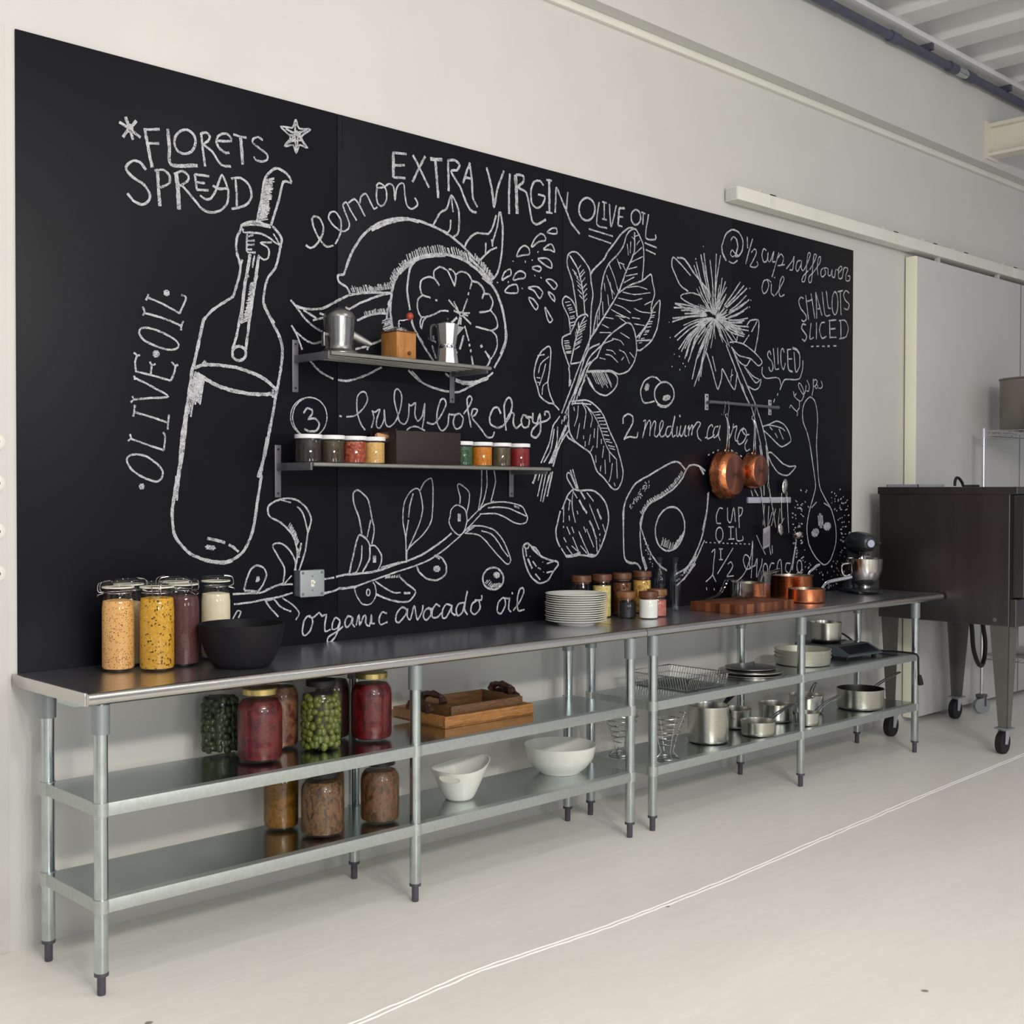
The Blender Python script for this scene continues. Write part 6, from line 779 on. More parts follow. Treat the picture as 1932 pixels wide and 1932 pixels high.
def wood_jar(loc, h, cont, fill, lid, label, r=0.0455, tilt=0):
    t = thing('wood_lid_jar', loc, label, 'jar', 'glass jars with wooden lids', random.uniform(0, 3))
    g = h-0.030
    MB().lathe([(0, 0.002), (r*0.93, 0.001), (r, 0.006), (r, g-0.018), (r*0.92, g-0.010), (r*0.90, g)], 40).build('glass_body', 'glass', t)
    MB().lathe([(0, 0.006), (r*0.92, 0.006), (r*0.945, 0.010), (r*0.945, fill*g), (0, fill*g+0.003)], 34).build('contents', cont, t)
    MB().lathe([(r*0.98, g+0.001), (r*1.03, g+0.003), (r*1.03, h-0.003), (r*1.0, h), (0, h)], 40).lathe([(0, g-0.006), (r*0.86, g-0.006), (r*0.86, g+0.001), (r*0.98, g+0.001)], 36).build('lid', lid, t)
    return t
wood_jar((4.214, -0.105, ZT), 0.203, 'w_cocoa', 0.72, 'woodlid', 'tall wooden lidded jar of dark brown nibs behind the plates, leftmost of the back row')
wood_jar((4.358, -0.105, ZT), 0.203, 'w_pasta', 0.86, 'woodlid', 'tall wooden lidded jar of pale yellow flakes in the back row')
wood_jar((4.503, -0.105, ZT), 0.203, 'w_nuts', 0.90, 'woodlid', 'tall wooden lidded jar of reddish brown nuts in the back row')
wood_jar((4.653, -0.105, ZT), 0.205, 'w_corn', 0.92, 'woodlid', 'tall wooden lidded jar of golden corn kernels, rightmost of the back row')
wood_jar((4.417, -0.210, ZT), 0.124, 'w_dark', 0.80, 'woodlid2', 'short wooden lidded jar of nearly black contents beside the plates')
wood_jar((4.462, -0.305, ZT), 0.128, 'w_salt', 0.93, 'woodlid', 'short wooden lidded jar of white salt at the front of the jars', 0.0455)
wood_jar((4.568, -0.270, ZT), 0.131, 'w_pink', 0.80, 'woodlid2', 'short wooden lidded jar of pink salt, rightmost of the front row', 0.0460)
# bottles
def bottle(loc, s, label):
    o = MB().lathe([(0, 0.003), (0.027, 0.001), (0.031, 0.006), (0.031, 0.115), (0.0325, 0.130), (0.0325, 0.165), (0.027, 0.185), (0.014, 0.210), (0.0115, 0.225), (0.0115, 0.252), (0.0145, 0.254), (0.0145, 0.266), (0.0115, 0.268)], 36).build('bottle', 'bottleglass', None, loc=loc)
    o.scale = (s, s, s)
    bpy.context.view_layer.update()
    o.data.transform(Matrix.Scale(s, 4)); o.scale = (1, 1, 1)
    return tag(o, label, 'bottle', 'clear glass bottles')
bottle((4.835, -0.070, ZT), 1.0, 'clear glass bottle against the board, left one of two')
bottle((4.860, -0.150, ZT), 1.0, 'clear glass bottle standing in front of the other bottle')

# chopping board and glassware on it
cb = MB().box(0, 0.47, 0, 0.30, 0, 0.046, 0.003).build('chopping_board', 'board', None, loc=(4.93, -0.49, ZT), rz=0) if False else MB().box(0, 0.47, 0, 0.30, 0, 0.046, 0.003).build('chopping_board', 'board', None, loc=(4.93, -0.49, ZT))
tag(cb, 'thick striped hardwood chopping board near the table front', 'chopping board')
t = thing('glass_scoop', (5.215, -0.300, ZT+0.0465), 'clear glass scoop with curved handle lying on the chopping board', 'scoop')
MB().lathe([(0, 0.004), (0.045, 0.003), (0.055, 0.010), (0.060, 0.030), (0.060, 0.098), (0.057, 0.098), (0.056, 0.030), (0.050, 0.012), (0, 0.009)], 36).build('cup', 'pitcher', t)
MB().tube([(-0.050, 0.020, 0.100), (-0.075, 0.030, 0.106), (-0.092, 0.035, 0.090), (-0.112, 0.042, 0.050), (-0.145, 0.050, 0.024), (-0.200, 0.066, 0.008)], [0.008, 0.010, 0.011, 0.010, 0.009, 0.010], 12, flat=(1.5, 0.7), sm=5).build('handle', 'pitcher', t)
t = thing('drinking_glass', (5.372, -0.330, ZT+0.0465), 'tall flared clear drinking glass standing on the chopping board', 'glass')
MB().lathe([(0, 0.004), (0.020, 0.002), (0.024, 0.006), (0.029, 0.050), (0.036, 0.090), (0.0425, 0.138), (0.0405, 0.138), (0.034, 0.090), (0.027, 0.050), (0.021, 0.014), (0, 0.012)], 36).build('tumbler', 'pitcher', t)

# copper pots
MAT['copperin'] = metal('tin_lining', (150, 140, 126), 0.3, 0.08, 12)
def copper_pot(loc, R, h, label, hdir=None, hl=0.19, group='copper pots on the worktable'):
    t = thing('copper_pot', loc, label, 'pot', group)
    MB().lathe([(0, 0.001), (R*0.93, 0.001), (R*0.985, 0.006), (R, 0.016), (R, h-0.006), (R*1.035, h-0.001), (R*1.035, h+0.001), (R*0.985, h)], 64).build('body', 'copper', t, angle=50)
    MB().lathe([(R*0.985, h), (R*0.975, h-0.006), (R*0.965, 0.018), (R*0.90, 0.008), (0, 0.007)], 56).build('lining', 'copperin', t)
    if hdir is not None:
        a = radians(hdir); e = Vector((cos(a), sin(a), 0)); g = Vector((-sin(a), cos(a), 0))
        hb = MB()
        p = lambda d, z, s=0: tuple(e*d+g*s+Vector((0, 0, z)))
        hb.tube([p(R*0.99, h-0.030), p(R+0.012, h-0.020), p(R+0.035, h+0.012), p(R+0.07, h+0.030), p(R+hl*0.8, h+0.045), p(R+hl, h+0.050)], [0.010, 0.008, 0.007, 0.0075, 0.0085, 0.007], 10, flat=(0.7, 1.3), sm=5)
        hd = hb.build('handle', 'chrome', t)
        MB().ball(p(R*1.0, h-0.022, 0.012), 0.0055).ball(p(R*1.0, h-0.022, -0.012), 0.0055).build('rivets', 'chrome', hd)
    return t
copper_pot((5.762, -0.335, ZT), 0.098, 0.074, 'small low hammered copper pot at the front of the copper group', -12, 0.25)
copper_pot((5.560, -0.120, ZT), 0.100, 0.104, 'hammered copper pot behind the chopping board and drinking glass', 12, 0.30)
copper_pot((5.935, -0.130, ZT), 0.115, 0.128, 'tall hammered copper pot against the board, largest of the group', -8, 0.12)

# stand mixer
t = thing('stand_mixer', (6.552, -0.205, ZT), 'dark grey stand mixer with steel bowl at the right table end', 'mixer', None, radians(-123))
# local: +x towards the attachment hub (front), body column behind at -x
MB().box(-0.145, 0.125, -0.075, 0.075, 0.0, 0.020, 0.009, None, 3).ball((0.05, 0, 0.0165), 0.112, 0.095, 0.016, 28, 10).build('base', 'mixer', t, angle=50)
col = MB()
col.tube([(-0.120, 0, 0.010), (-0.118, 0, 0.06), (-0.108, 0, 0.14), (-0.088, 0, 0.215), (-0.075, 0, 0.245)], [0.062, 0.050, 0.042, 0.044, 0.052], 24, flat=(1.0, 0.85))
col.build('column', 'mixer', t, angle=60)
hd = MB().tube([(-0.135, 0, 0.292), (-0.131, 0, 0.292), (-0.118, 0, 0.294), (-0.08, 0, 0.300), (-0.03, 0, 0.303), (0.04, 0, 0.300), (0.085, 0, 0.296), (0.108, 0, 0.294), (0.113, 0, 0.294)], [0.006, 0.032, 0.048, 0.059, 0.062, 0.060, 0.053, 0.040, 0.030], 28, flat=(1.0, 0.98)).build('head', 'mixer', t, angle=60)
MB().ring((0.0, 0, 0.268), 0.05, 0.004, 40, 8, sx=2.4, sy=1.06).build('trim_band', 'black', hd)
MB().cyl((0.113, 0, 0.296), (0.124, 0, 0.296), 0.024, 0.022, 28).build('hub_cap', 'chrome', hd)
MB().cyl((0.085, 0.052, 0.296), (0.085, 0.072, 0.296), 0.008).ball((0.085, 0.076, 0.296), 0.011).build('knob', 'black', hd)
MB().cyl((0.045, 0, 0.245), (0.045, 0, 0.222), 0.034, 0.028, 24).cyl((0.045, 0, 0.222), (0.045, 0, 0.15), 0.009).build('beater_shaft', 'chrome', hd)
bw = MB().lathe([(0, 0.030), (0.030, 0.030), (0.034, 0.022), (0.044, 0.020), (0.046, 0.024), (0.036, 0.034), (0.034, 0.046), (0.055, 0.056), (0.085, 0.090), (0.102, 0.140), (0.106, 0.205), (0.109, 0.207), (0.104, 0.208), (0.100, 0.142), (0.083, 0.093), (0.053, 0.060), (0, 0.058)], 56, (0.045, 0, 0)).build('bowl', 'steel', t)
MB().tube([(0.045, -0.100, 0.178), (0.048, -0.142, 0.170), (0.048, -0.146, 0.135), (0.046, -0.128, 0.105), (0.045, -0.094, 0.110)], 0.006, 10, sm=5).build('bowl_handle', 'steel', bw)
# ---------------------------------------------------------------- things on the undershelves
ZM, ZL = 0.5738, 0.2858
MAT['k_red'] = shreds('red_pickled_cabbage', [(30, 2, 5), (74, 5, 13), (112, 12, 22), (50, 3, 8)], 30, (1, 1, 0.8))
MAT['k_olive'] = plain('green_olive', (98, 108, 44), 0.3, 0, 0.25, 14)
MAT['k_darkolive'] = plain('dark_green_olive', (52, 64, 34), 0.35, 0, 0.25, 14)
MAT['k_brine'] = plain('dark_green_brine', (24, 32, 14), 0.3, 0, 0.15, 20)
MAT['k_mix'] = shreds('mixed_pickled_vegetables', [(46, 16, 12), (92, 44, 32), (140, 100, 72), (66, 22, 18)], 20, (1, 1, 1))
MAT['k_dark'] = shreds('dark_purple_pickle', [(22, 10, 10), (40, 20, 18), (30, 14, 12)], 22, (1, 1, 1))
MAT['k_yellow'] = shreds('yellow_pickled_peppers', [(62, 42, 8), (112, 80, 20), (140, 96, 34), (84, 58, 12)], 26, (1, 1, 1))
MAT['k_shred'] = shreds('brown_shredded_pickle', [(24, 15, 6), (72, 48, 26), (128, 92, 58), (44, 28, 14)], 64, (1, 1, 0.55))
MAT['k_shred2'] = shreds('brown_and_red_shredded_pickle', [(36, 24, 12), (80, 56, 34), (120, 84, 58), (84, 26, 18)], 56, (1, 1, 0.6))
MAT['jarglass'] = glassy('pickle_jar_glass', (0.95, 0.95, 0.92), 0.035, 0.35)
def gallon_jar(loc, r, h, cont, lid, label, olives=None):
    t = thing('pickle_jar', loc, label, 'jar', 'large pickle jars on the undershelves', random.uniform(0, 6))
    b = h-0.050
    MB().lathe([(0, 0.004), (r*0.82, 0.002), (r*0.95, 0.008), (r, 0.024), (r, b*0.30), (r*0.985, b*0.34), (r*0.985, b*0.72), (r, b*0.76), (r, b*0.88), (r*0.95, b*0.97), (r*0.80, b+0.014), (r*0.70, b+0.022), (r*0.70, h-0.020)], 48).build('glass_body', 'jarglass', t)
    inner = [(0, 0.010), (r*0.80, 0.009), (r*0.92, 0.014), (r*0.955, 0.028), (r*0.955, b*0.86), (r*0.91, b*0.95), (r*0.76, b+0.008), (0, b+0.010)]
    if olives:
        c = MB().lathe([(0, 0.012), (r*0.72, 0.012), (r*0.80, 0.03), (r*0.80, b*0.84), (r*0.66, b), (0, b)], 24).build('brine', 'k_brine', t)
        mb = MB(); z = 0.022; row = 0
        while z < b*0.94:
            n = int(2*pi*r/0.027)
            rr = r*0.845 if z < b*0.86 else r*0.76
            for i in range(n):
                a = 2*pi*(i+0.5*(row % 2)+random.uniform(-0.3, 0.3))/n
                Q = Matrix.Translation((rr*cos(a), rr*sin(a), z+random.uniform(-0.006, 0.006))) @ Matrix.Rotation(random.uniform(0, 3), 4, 'X') @ Matrix.Rotation(a, 4, 'Z')
                mb.ball((0, 0, 0), 0.0122, 0.0128, 0.0168, 12, 8, Q)
            z += 0.0235; row += 1
        o = mb.build('olives', olives, t, angle=180); o['kind'] = 'stuff'
    else:
        MB().lathe(inner, 44).build('contents', cont, t)
    MB().lathe([(r*0.73, h-0.022), (r*0.76, h-0.021), (r*0.76, h-0.003), (r*0.73, h), (0, h)], 44).build('lid', lid, t)
    return t
gallon_jar((2.275, -0.235+0.075, ZM), 0.066, 0.250, None, 'black', 'dark green olive jar half hidden left of the front red jar', 'k_darkolive')
gallon_jar((2.305, -0.365, ZM), 0.0795, 0.252, 'k_red', 'brass', 'gold lidded jar of red cabbage, leftmost red one in front')
gallon_jar((2.478, -0.225, ZM), 0.068, 0.262, 'k_mix', 'black', 'jar of mixed reddish pickled vegetables between red and green jars')
gallon_jar((2.569, -0.350, ZM), 0.0705, 0.250, None, 'black', 'jar of bright green olives at the front of the middle shelf', 'k_olive')
gallon_jar((2.712, -0.225, ZM), 0.066, 0.262, 'k_dark', 'black', 'jar of dark purple pickle behind and between green and red jars')
gallon_jar((2.806, -0.338, ZM), 0.0790, 0.252, 'k_red', 'brass', 'gold lidded jar of red cabbage, rightmost on the middle shelf')
gallon_jar((2.470, -0.245, ZL), 0.0640, 0.240, 'k_yellow', 'brass', 'jar of yellow pickled peppers, leftmost on the bottom shelf')
gallon_jar((2.530, -0.415, ZL), 0.0780, 0.234, 'k_shred', 'black', 'jar of brown shredded pickle, front left on the bottom shelf')
gallon_jar((2.660, -0.270, ZL), 0.0600, 0.240, 'k_shred', 'black', 'jar of brown pickle behind, between two front jars on bottom shelf')
gallon_jar((2.784, -0.418, ZL), 0.0740, 0.232, 'k_shred2', 'black', 'jar of brown and red shredded pickle, rightmost on the bottom shelf')

# two wooden trays with antler handles
def tray(loc, L, D, h, mat, label, rz, hand):
    t = thing('serving_tray', loc, label, 'tray', 'wooden trays with antler handles', rz)
    MB().box(0, L, 0, D, 0, 0.009, 0.001).build('base', mat, t)
    MB().box(0, L, 0, 0.013, 0.0, h, 0.0015).build('side', mat, t)
    MB().box(0, L, D-0.013, D, 0.0, h, 0.0015).build('side', mat, t)
    MB().box(0, 0.013, 0.0135, D-0.0135, 0.0, h, 0.0015).build('side', mat, t)
    MB().box(L-0.013, L, 0.0135, D-0.0135, 0.0, h, 0.0015).build('side', mat, t)
    for x in (0.006, L-0.006):
        m = MB(); pts = []; rad = []
        for k in range(17):
            u = k/16; y = D*0.5+hand*(u-0.5); z = h+0.006+0.030*sin(pi*u)**0.45
            pts.append((x+0.004*sin(9*u), y, z)); rad.append(0.0125+0.0018*sin(17*u+1)+0.003*(abs(u-0.5) > 0.38))
        m.tube(pts, rad, 12)
        for q in (0.12, 0.45, 0.9):
            y = D*0.5+hand*(q-0.5); m.ball((x, y, h+0.006+0.030*sin(pi*q)**0.45+0.006), 0.012, 0.013, 0.010, 10, 7)
        m.build('antler_handle', 'antler', t, angle=60)
    return t
tray((3.131, -0.384, ZM), 0.475, 0.335, 0.046, 'traywood', 'large honey coloured wooden tray with dark antler handles, underneath the other', radians(-1.5), 0.15)
tray((3.192, -0.352, ZM+0.0095), 0.385, 0.255, 0.066, 'traywood2', 'smaller brown wooden tray nested inside the large honey tray', radians(-1.5), 0.14)

# white scoop bowl with finger hole
def scoop_bowl():
    mb = MB(); bm = mb.bm; seg = 200
    def prof(u):
        r = 0.056+0.058*u**0.85
        return r
    nu = 80
    def pt(i, u, thick):
        a = 2*pi*i/seg
        top = 0.134+0.016*cos(a-radians(-10))+0.008*cos(2*(a-radians(-10)))
        z = 0.006+(top-0.006)*u; R = prof(u)-thick
        sx = 1.0+0.16*u*max(0, cos(a-radians(-25)))
        return Vector((R*sx*cos(a), R*sin(a), z))
    ha = radians(205)
    def inhole(i, k):
        a = 2*pi*i/seg; da = (a-ha+pi) % (2*pi)-pi
        return (da/0.45)**2+((k/nu-0.76)/0.125)**2 < 1
    grids = []
    for th in (0.0, 0.0045):
        grids.append([[bm.verts.new(pt(i, k/nu, th)) for i in range(seg)] for k in range(nu+1)])
    for g, (grid) in enumerate(grids):
        for k in range(nu):
            for i in range(seg):
                j = (i+1) % seg
                if inhole(i+0.5, k+0.5): continue
                bm.faces.new([grid[k][i], grid[k][j], grid[k+1][j], grid[k+1][i]])
    for i in range(seg):
        j = (i+1) % seg
        bm.faces.new([grids[0][nu][i], grids[0][nu][j], grids[1][nu][j], grids[1][nu][i]])
    for k in range(nu):
        for i in range(seg):
            j = (i+1) % seg
            if inhole(i+0.5, k+0.5):
                if not inhole(i-0.5, k+0.5): bm.faces.new([grids[0][k][i], grids[0][k+1][i], grids[1][k+1][i], grids[1][k][i]])
                if not inhole(i+1.5, k+0.5): bm.faces.new([grids[0][k][j], grids[0][k+1][j], grids[1][k+1][j], grids[1][k][j]])
                if not inhole(i+0.5, k-0.5): bm.faces.new([grids[0][k][i], grids[0][k][j], grids[1][k][j], grids[1][k][i]])
                if not inhole(i+0.5, k+1.5): bm.faces.new([grids[0][k+1][i], grids[0][k+1][j], grids[1][k+1][j], grids[1][k+1][i]])
    c0 = bm.verts.new((0, 0, 0.0)); c1 = bm.verts.new((0, 0, 0.011))
    base = [bm.verts.new((0.050*cos(2*pi*i/seg), 0.050*sin(2*pi*i/seg), 0)) for i in range(seg)]
    for i in range(seg):
        j = (i+1) % seg
        bm.faces.new([c0, base[j], base[i]]); bm.faces.new([base[i], base[j], grids[0][0][j], grids[0][0][i]])
        bm.faces.new([c1, grids[1][0][i], grids[1][0][j]])
    loose = [v for v in bm.verts if not v.link_faces]
    bmesh.ops.delete(bm, geom=loose, context='VERTS')
    return mb
t = thing('scoop_bowl', (3.215, -0.372, ZL), 'tall white scoop shaped bowl with an oval finger hole', 'bowl')
MB_sb = scoop_bowl().build('bowl', 'china', t, angle=60)
o = MB().lathe([(0, 0.003), (0.078, 0.003), (0.080, 0), (0.088, 0), (0.092, 0.006), (0.122, 0.030), (0.146, 0.066), (0.158, 0.116), (0.160, 0.120), (0.156, 0.121), (0.142, 0.068), (0.118, 0.036), (0.08, 0.014), (0, 0.012)], 84).build('serving_bowl', 'china', None, loc=(3.842, -0.325, ZL))
tag(o, 'wide round white serving bowl on the bottom shelf', 'bowl')

# wire rack basket
def rack():
    mb = MB(); L, D, h = 0.32, 0.36, 0.062
    for z, e in ((0.004, 0.012), (h, -0.006)):
        mb.tube([(e, e, z), (L-e, e, z), (L-e, D-e, z), (e, D-e, z)], 0.0028, 8, closed=True)
    mb.tube([(0.004, 0.004, h*0.5), (L-0.004, 0.004, h*0.5), (L-0.004, D-0.004, h*0.5), (0.004, D-0.004, h*0.5)], 0.0016, 6, closed=True)
    n = 20
    for k in range(n+1):
        x = 0.012+(L-0.024)*k/n
        mb.tube([(x, -0.006, h), (x, 0.012, 0.004), (x, D-0.012, 0.004), (x, D+0.006, h)], 0.0017, 6)
    n = 22
    for k in range(n+1):
        y = 0.012+(D-0.024)*k/n
        mb.tube([(-0.006, y, h), (0.012, y, 0.004)], 0.0017, 6); mb.tube([(L-0.012, y, 0.004), (L+0.006, y, h)], 0.0017, 6)
    for y in (D*0.33, D*0.66): mb.tube([(0.012, y, 0.003), (L-0.012, y, 0.003)], 0.0020, 6)
    return mb
o = rack().build('wire_basket', 'wire', None, loc=(4.515, -0.495, ZM))
tag(o, 'low rectangular chromed wire basket on the right middle shelf', 'basket')
# round lids stacked flat
z = ZM
for r, c, lb in ((0.172, 'bsteel', 'large flat round steel lid lying lowest, right of the wire basket'), (0.163, 'bsteel', 'flat round steel lid lying on the larger lid'), (0.128, 'dullsteel', 'dark round lid with a handle resting on top of two flat lids')):
    t = thing('pan_lid', (5.222, -0.350, z), lb, 'lid', 'round pan lids on the middle shelf')
    MB().lathe([(0, 0.004), (r*0.8, 0.002), (r*0.96, 0.0), (r, 0.002), (r, 0.006), (r*0.95, 0.0075), (r*0.70, 0.012), (0, 0.015)], 64).build('disc', c, t)
    if c == 'dullsteel': MB().tube([(-0.035, 0, 0.013), (-0.028, 0, 0.026), (0.028, 0, 0.026), (0.035, 0, 0.013)], 0.004, 8).build('handle', 'wire', t)
    z += 0.0155
# cake pans
for k in range(3):
    z = ZM+0.020*k
    o = MB().lathe([(0, 0.0015), (0.140, 0.0015), (0.144, 0.005), (0.149, 0.040), (0.152, 0.041), (0.152, 0.043), (0.147, 0.042), (0.1425, 0.008), (0, 0.004)], 64).build('cake_pan', 'panpale', None, loc=(5.735, -0.330, z))
    tag(o, 'pale round cake pan, %s of three nested beside the hot plate' % ('lowest', 'middle', 'topmost')[k], 'pan', 'nested round cake pans')
# induction cooktop with pot
t = thing('induction_cooktop', (6.215, -0.275, ZM), 'grey countertop induction cooktop carrying a steel pot', 'cooktop', None, radians(-4))
bd = MB().box(-0.165, 0.165, -0.07, 0.20, 0.014, 0.066, 0.005)
bd.prism([(-0.165, 0.014), (-0.165, 0.022), (-0.07+0.0, 0.066), (-0.0699, 0.014)], -0.165, 0.165, Matrix(((0, 0, 1, 0), (1, 0, 0, 0), (0, 1, 0, 0), (0, 0, 0, 1))))
bd.build('case', 'cooktop', t, smooth=False)
MB().box(-0.150, 0.150, -0.055, 0.188, 0.0655, 0.0685).build('glass_plate', 'glasstop', t)
pn = MB().box(-0.135, 0.135, -0.040, 0.040, 0, 0.002)
o = pn.build('control_panel', 'glasstop', t); o.location = (0, -0.118, 0.0455); o.rotation_euler = (radians(24.8), 0, 0)
for x in (-0.13, 0.13):
    for y in (-0.13, 0.16): MB().cyl((x, y, 0), (x, y, 0.015), 0.014, seg=14).build('foot', 'rubber', t)
MB().tube([(0.15, 0.18, 0.04), (0.19, 0.20, 0.10), (0.235, 0.14, 0.085), (0.262, 0.02, 0.010), (0.285, -0.16, 0.012), (0.298, -0.283, 0.010), (0.3, -0.307, -0.006), (0.300, -0.309, -0.03), (0.302, -0.310, -0.10), (0.310, -0.311, -0.115)], 0.0058, 10, sm=4).tube([(0.309, -0.311, -0.112), (0.318, -0.312, -0.150), (0.322, -0.312, -0.165)], [0.011, 0.016, 0.016], 12).build('power_cord', 'rubber', t)
def pan_straight(loc, R, h, label, hdir, hl, hz, handles='steel', inner='bsteel', name='saucepan', group='steel pans on the bottom shelf', wire=True, cat='pan', tip=True):
    t = thing(name, loc, label, cat, group)
    MB().lathe([(0, 0.001), (R*0.90, 0.001), (R*0.97, 0.006), (R, 0.018), (R, h-0.012), (R*1.025, h-0.003), (R*1.025, h), (R*0.985, h)], 60).build('body', 'bsteel', t, angle=50)
    MB().lathe([(R*0.985, h), (R*0.97, h-0.010), (R*0.965, 0.018), (R*0.88, 0.008), (0, 0.007)], 52).build('inside', inner, t)
    if hdir is None: return t
    a = radians(hdir); e = Vector((cos(a), sin(a), 0)); g = Vector((-sin(a), cos(a), 0))
    p = lambda d, z, s=0: tuple(e*d+g*s+Vector((0, 0, z)))
    hb = MB()
    if wire:
        for s in (-0.010, 0.010):
            hb.tube([p(R*0.99, h*0.55, s*1.6), p(R+0.012, h*0.60, s*1.5), p(R+0.05, h*0.60+hz*0.35, s), p(R+hl*0.55, h*0.6+hz*0.75, s*0.8), p(R+hl, h*0.6+hz, s*0.7)], 0.0042, 8, sm=4)
        hb.tube([p(R+hl, h*0.6+hz, -0.007), p(R+hl+0.008, h*0.6+hz, 0), p(R+hl, h*0.6+hz, 0.007)], 0.0042, 8)
        hd = hb.build('handle', 'wire', t)
    else:
        hb.tube([p(R*0.99, h*0.62), p(R+0.03, h*0.66+hz*0.2), p(R+hl*0.45, h*0.66+hz*0.55)], 0.0055, 8)
        hd = hb.build('handle', 'wire', t)
        MB().tube([p(R+hl*0.38, h*0.66+hz*0.48), p(R+hl*0.5, h*0.66+hz*0.6), p(R+hl*0.8, h*0.66+hz*0.85), p(R+hl, h*0.66+hz)], [0.009, 0.012, 0.013, 0.008], 12, flat=(1.2, 0.8), sm=4).build('grip', 'black', hd)
    MB().ball(p(R*1.0, h*0.6, 0.014), 0.006).ball(p(R*1.0, h*0.6, -0.014), 0.006).build('rivets', 'chrome', hd)
    return t
pan_straight((6.21, -0.18, ZM+0.069), 0.088, 0.112, 'steel saucepan standing on the induction cooktop', 35, 0.16, 0.02, name='saucepan', group='steel pans')
pan_straight((4.835, -0.375, ZL), 0.100, 0.178, 'deep steel pot with black grip handle beside the wire spiral', 14, 0.30, 0.085, wire=False, name='saucepan')
pan_straight((5.105, -0.245, ZL), 0.092, 0.094, 'small steel saucepan with black grip, behind the front pan', 170, 0.01, 0.0, wire=True) if False else None
pan_straight((5.150, -0.448, ZL), 0.086, 0.072, 'shallow steel pan with wire handle at the shelf front', 6, 0.30, 0.06)
pan_straight((5.235, -0.245, ZL), 0.085, 0.096, 'steel saucepan with black grip behind the shallow pan', 205, 0.17, 0.075, wire=False)
pan_straight((5.540, -0.290, ZL), 0.090, 0.094, 'steel saucepan behind the middle front leg', -18, 0.16, 0.05)
pan_straight((5.560, -0.470, ZL), 0.062, 0.066, 'small steel saucepan at the foot of the middle front leg', 3, 0.28, 0.07)
pan_straight((5.880, -0.262, ZL), 0.092, 0.098, 'steel saucepan half hidden behind the largest pan', 22, 0.20, 0.06)
pan_straight((6.215, -0.400, ZL), 0.130, 0.112, 'large black lined steel pan, rightmost on the bottom shelf', 5, 0.40, 0.075, inner='nonstick')

# spiral wire baskets
def spiral(loc, label, flip):
    t = thing('spiral_wire_stand', loc, label, 'wire stand', 'spiral wire stands on the bottom shelf')
    pts = []; n = 240; turns = 6
    for k in range(n):
        u = k/(n-1); a = 2*pi*turns*u*flip
        r = 0.036+0.052*abs(u)**1.2; z = 0.052+0.150*u
        pts.append((r*cos(a), r*sin(a), z))
    MB().tube(pts, 0.0022, 8).build('spiral', 'wire', t)
    m = MB()
    for q in range(4):
        a = radians(45+90*q+20)
        m.tube([(0.055*cos(a), 0.055*sin(a), 0.003), (0.030*cos(a), 0.030*sin(a), 0.030), (0.036*cos(a), 0.036*sin(a), 0.052), (0.062*cos(a), 0.062*sin(a), 0.140), (0.090*cos(a), 0.090*sin(a), 0.206)], 0.0024, 8)
    m.ring((0, 0, 0.004), 0.056, 0.0026, 40, 8)
    m.build('upright', 'wire', t)
    return t
spiral((4.385, -0.480, ZL), 'bright spiral wire stand at the shelf front beside the deep pot', 1)
spiral((4.300, -0.280, ZL), 'spiral wire stand further back, seen between the table legs', -1)
# ---------------------------------------------------------------- oven on casters and wire shelving at the right
t = thing('convection_oven', (6.89, -0.13, 0), 'large dark stainless oven on casters at the right edge', 'oven')
Lx, Ly = 0.97, 0.82
MB().box(0, Lx, -Ly, 0, 0.735, 1.495, 0.006).build('body', 'ovensteel', t, smooth=False)
MB().box(-0.008, Lx+0.006, -Ly-0.045, 0.006, 1.490, 1.534, 0.004).build('top_cap', 'ovensteel', t, smooth=False)
MB().box(0.0005, Lx, -Ly-0.040, -Ly+0.001, 0.735, 0.895, 0.006).build('bottom_panel', 'ovensteel', t, smooth=False)
dr = MB().box(-0.002, Lx, -Ly-0.085, -Ly-0.018, 0.905, 1.486, 0.005).build('door', 'ovensteel', t, smooth=False)
MB().box(0.006, Lx-0.006, -Ly-0.018, -Ly+0.001, 0.91, 1.485).build('door_gasket', 'rubber', dr)
MB().tube([(0.10, -Ly-0.085, 1.02), (0.10, -Ly-0.130, 1.02), (0.10, -Ly-0.130, 1.38), (0.10, -Ly-0.085, 1.38)], 0.011, 12).build('handle', 'chrome', dr)
MB().cyl((-0.002, -Ly+0.085, 0.770), (0.001, -Ly+0.085, 0.770), 0.012, seg=16).build('bolt', 'chrome', t)
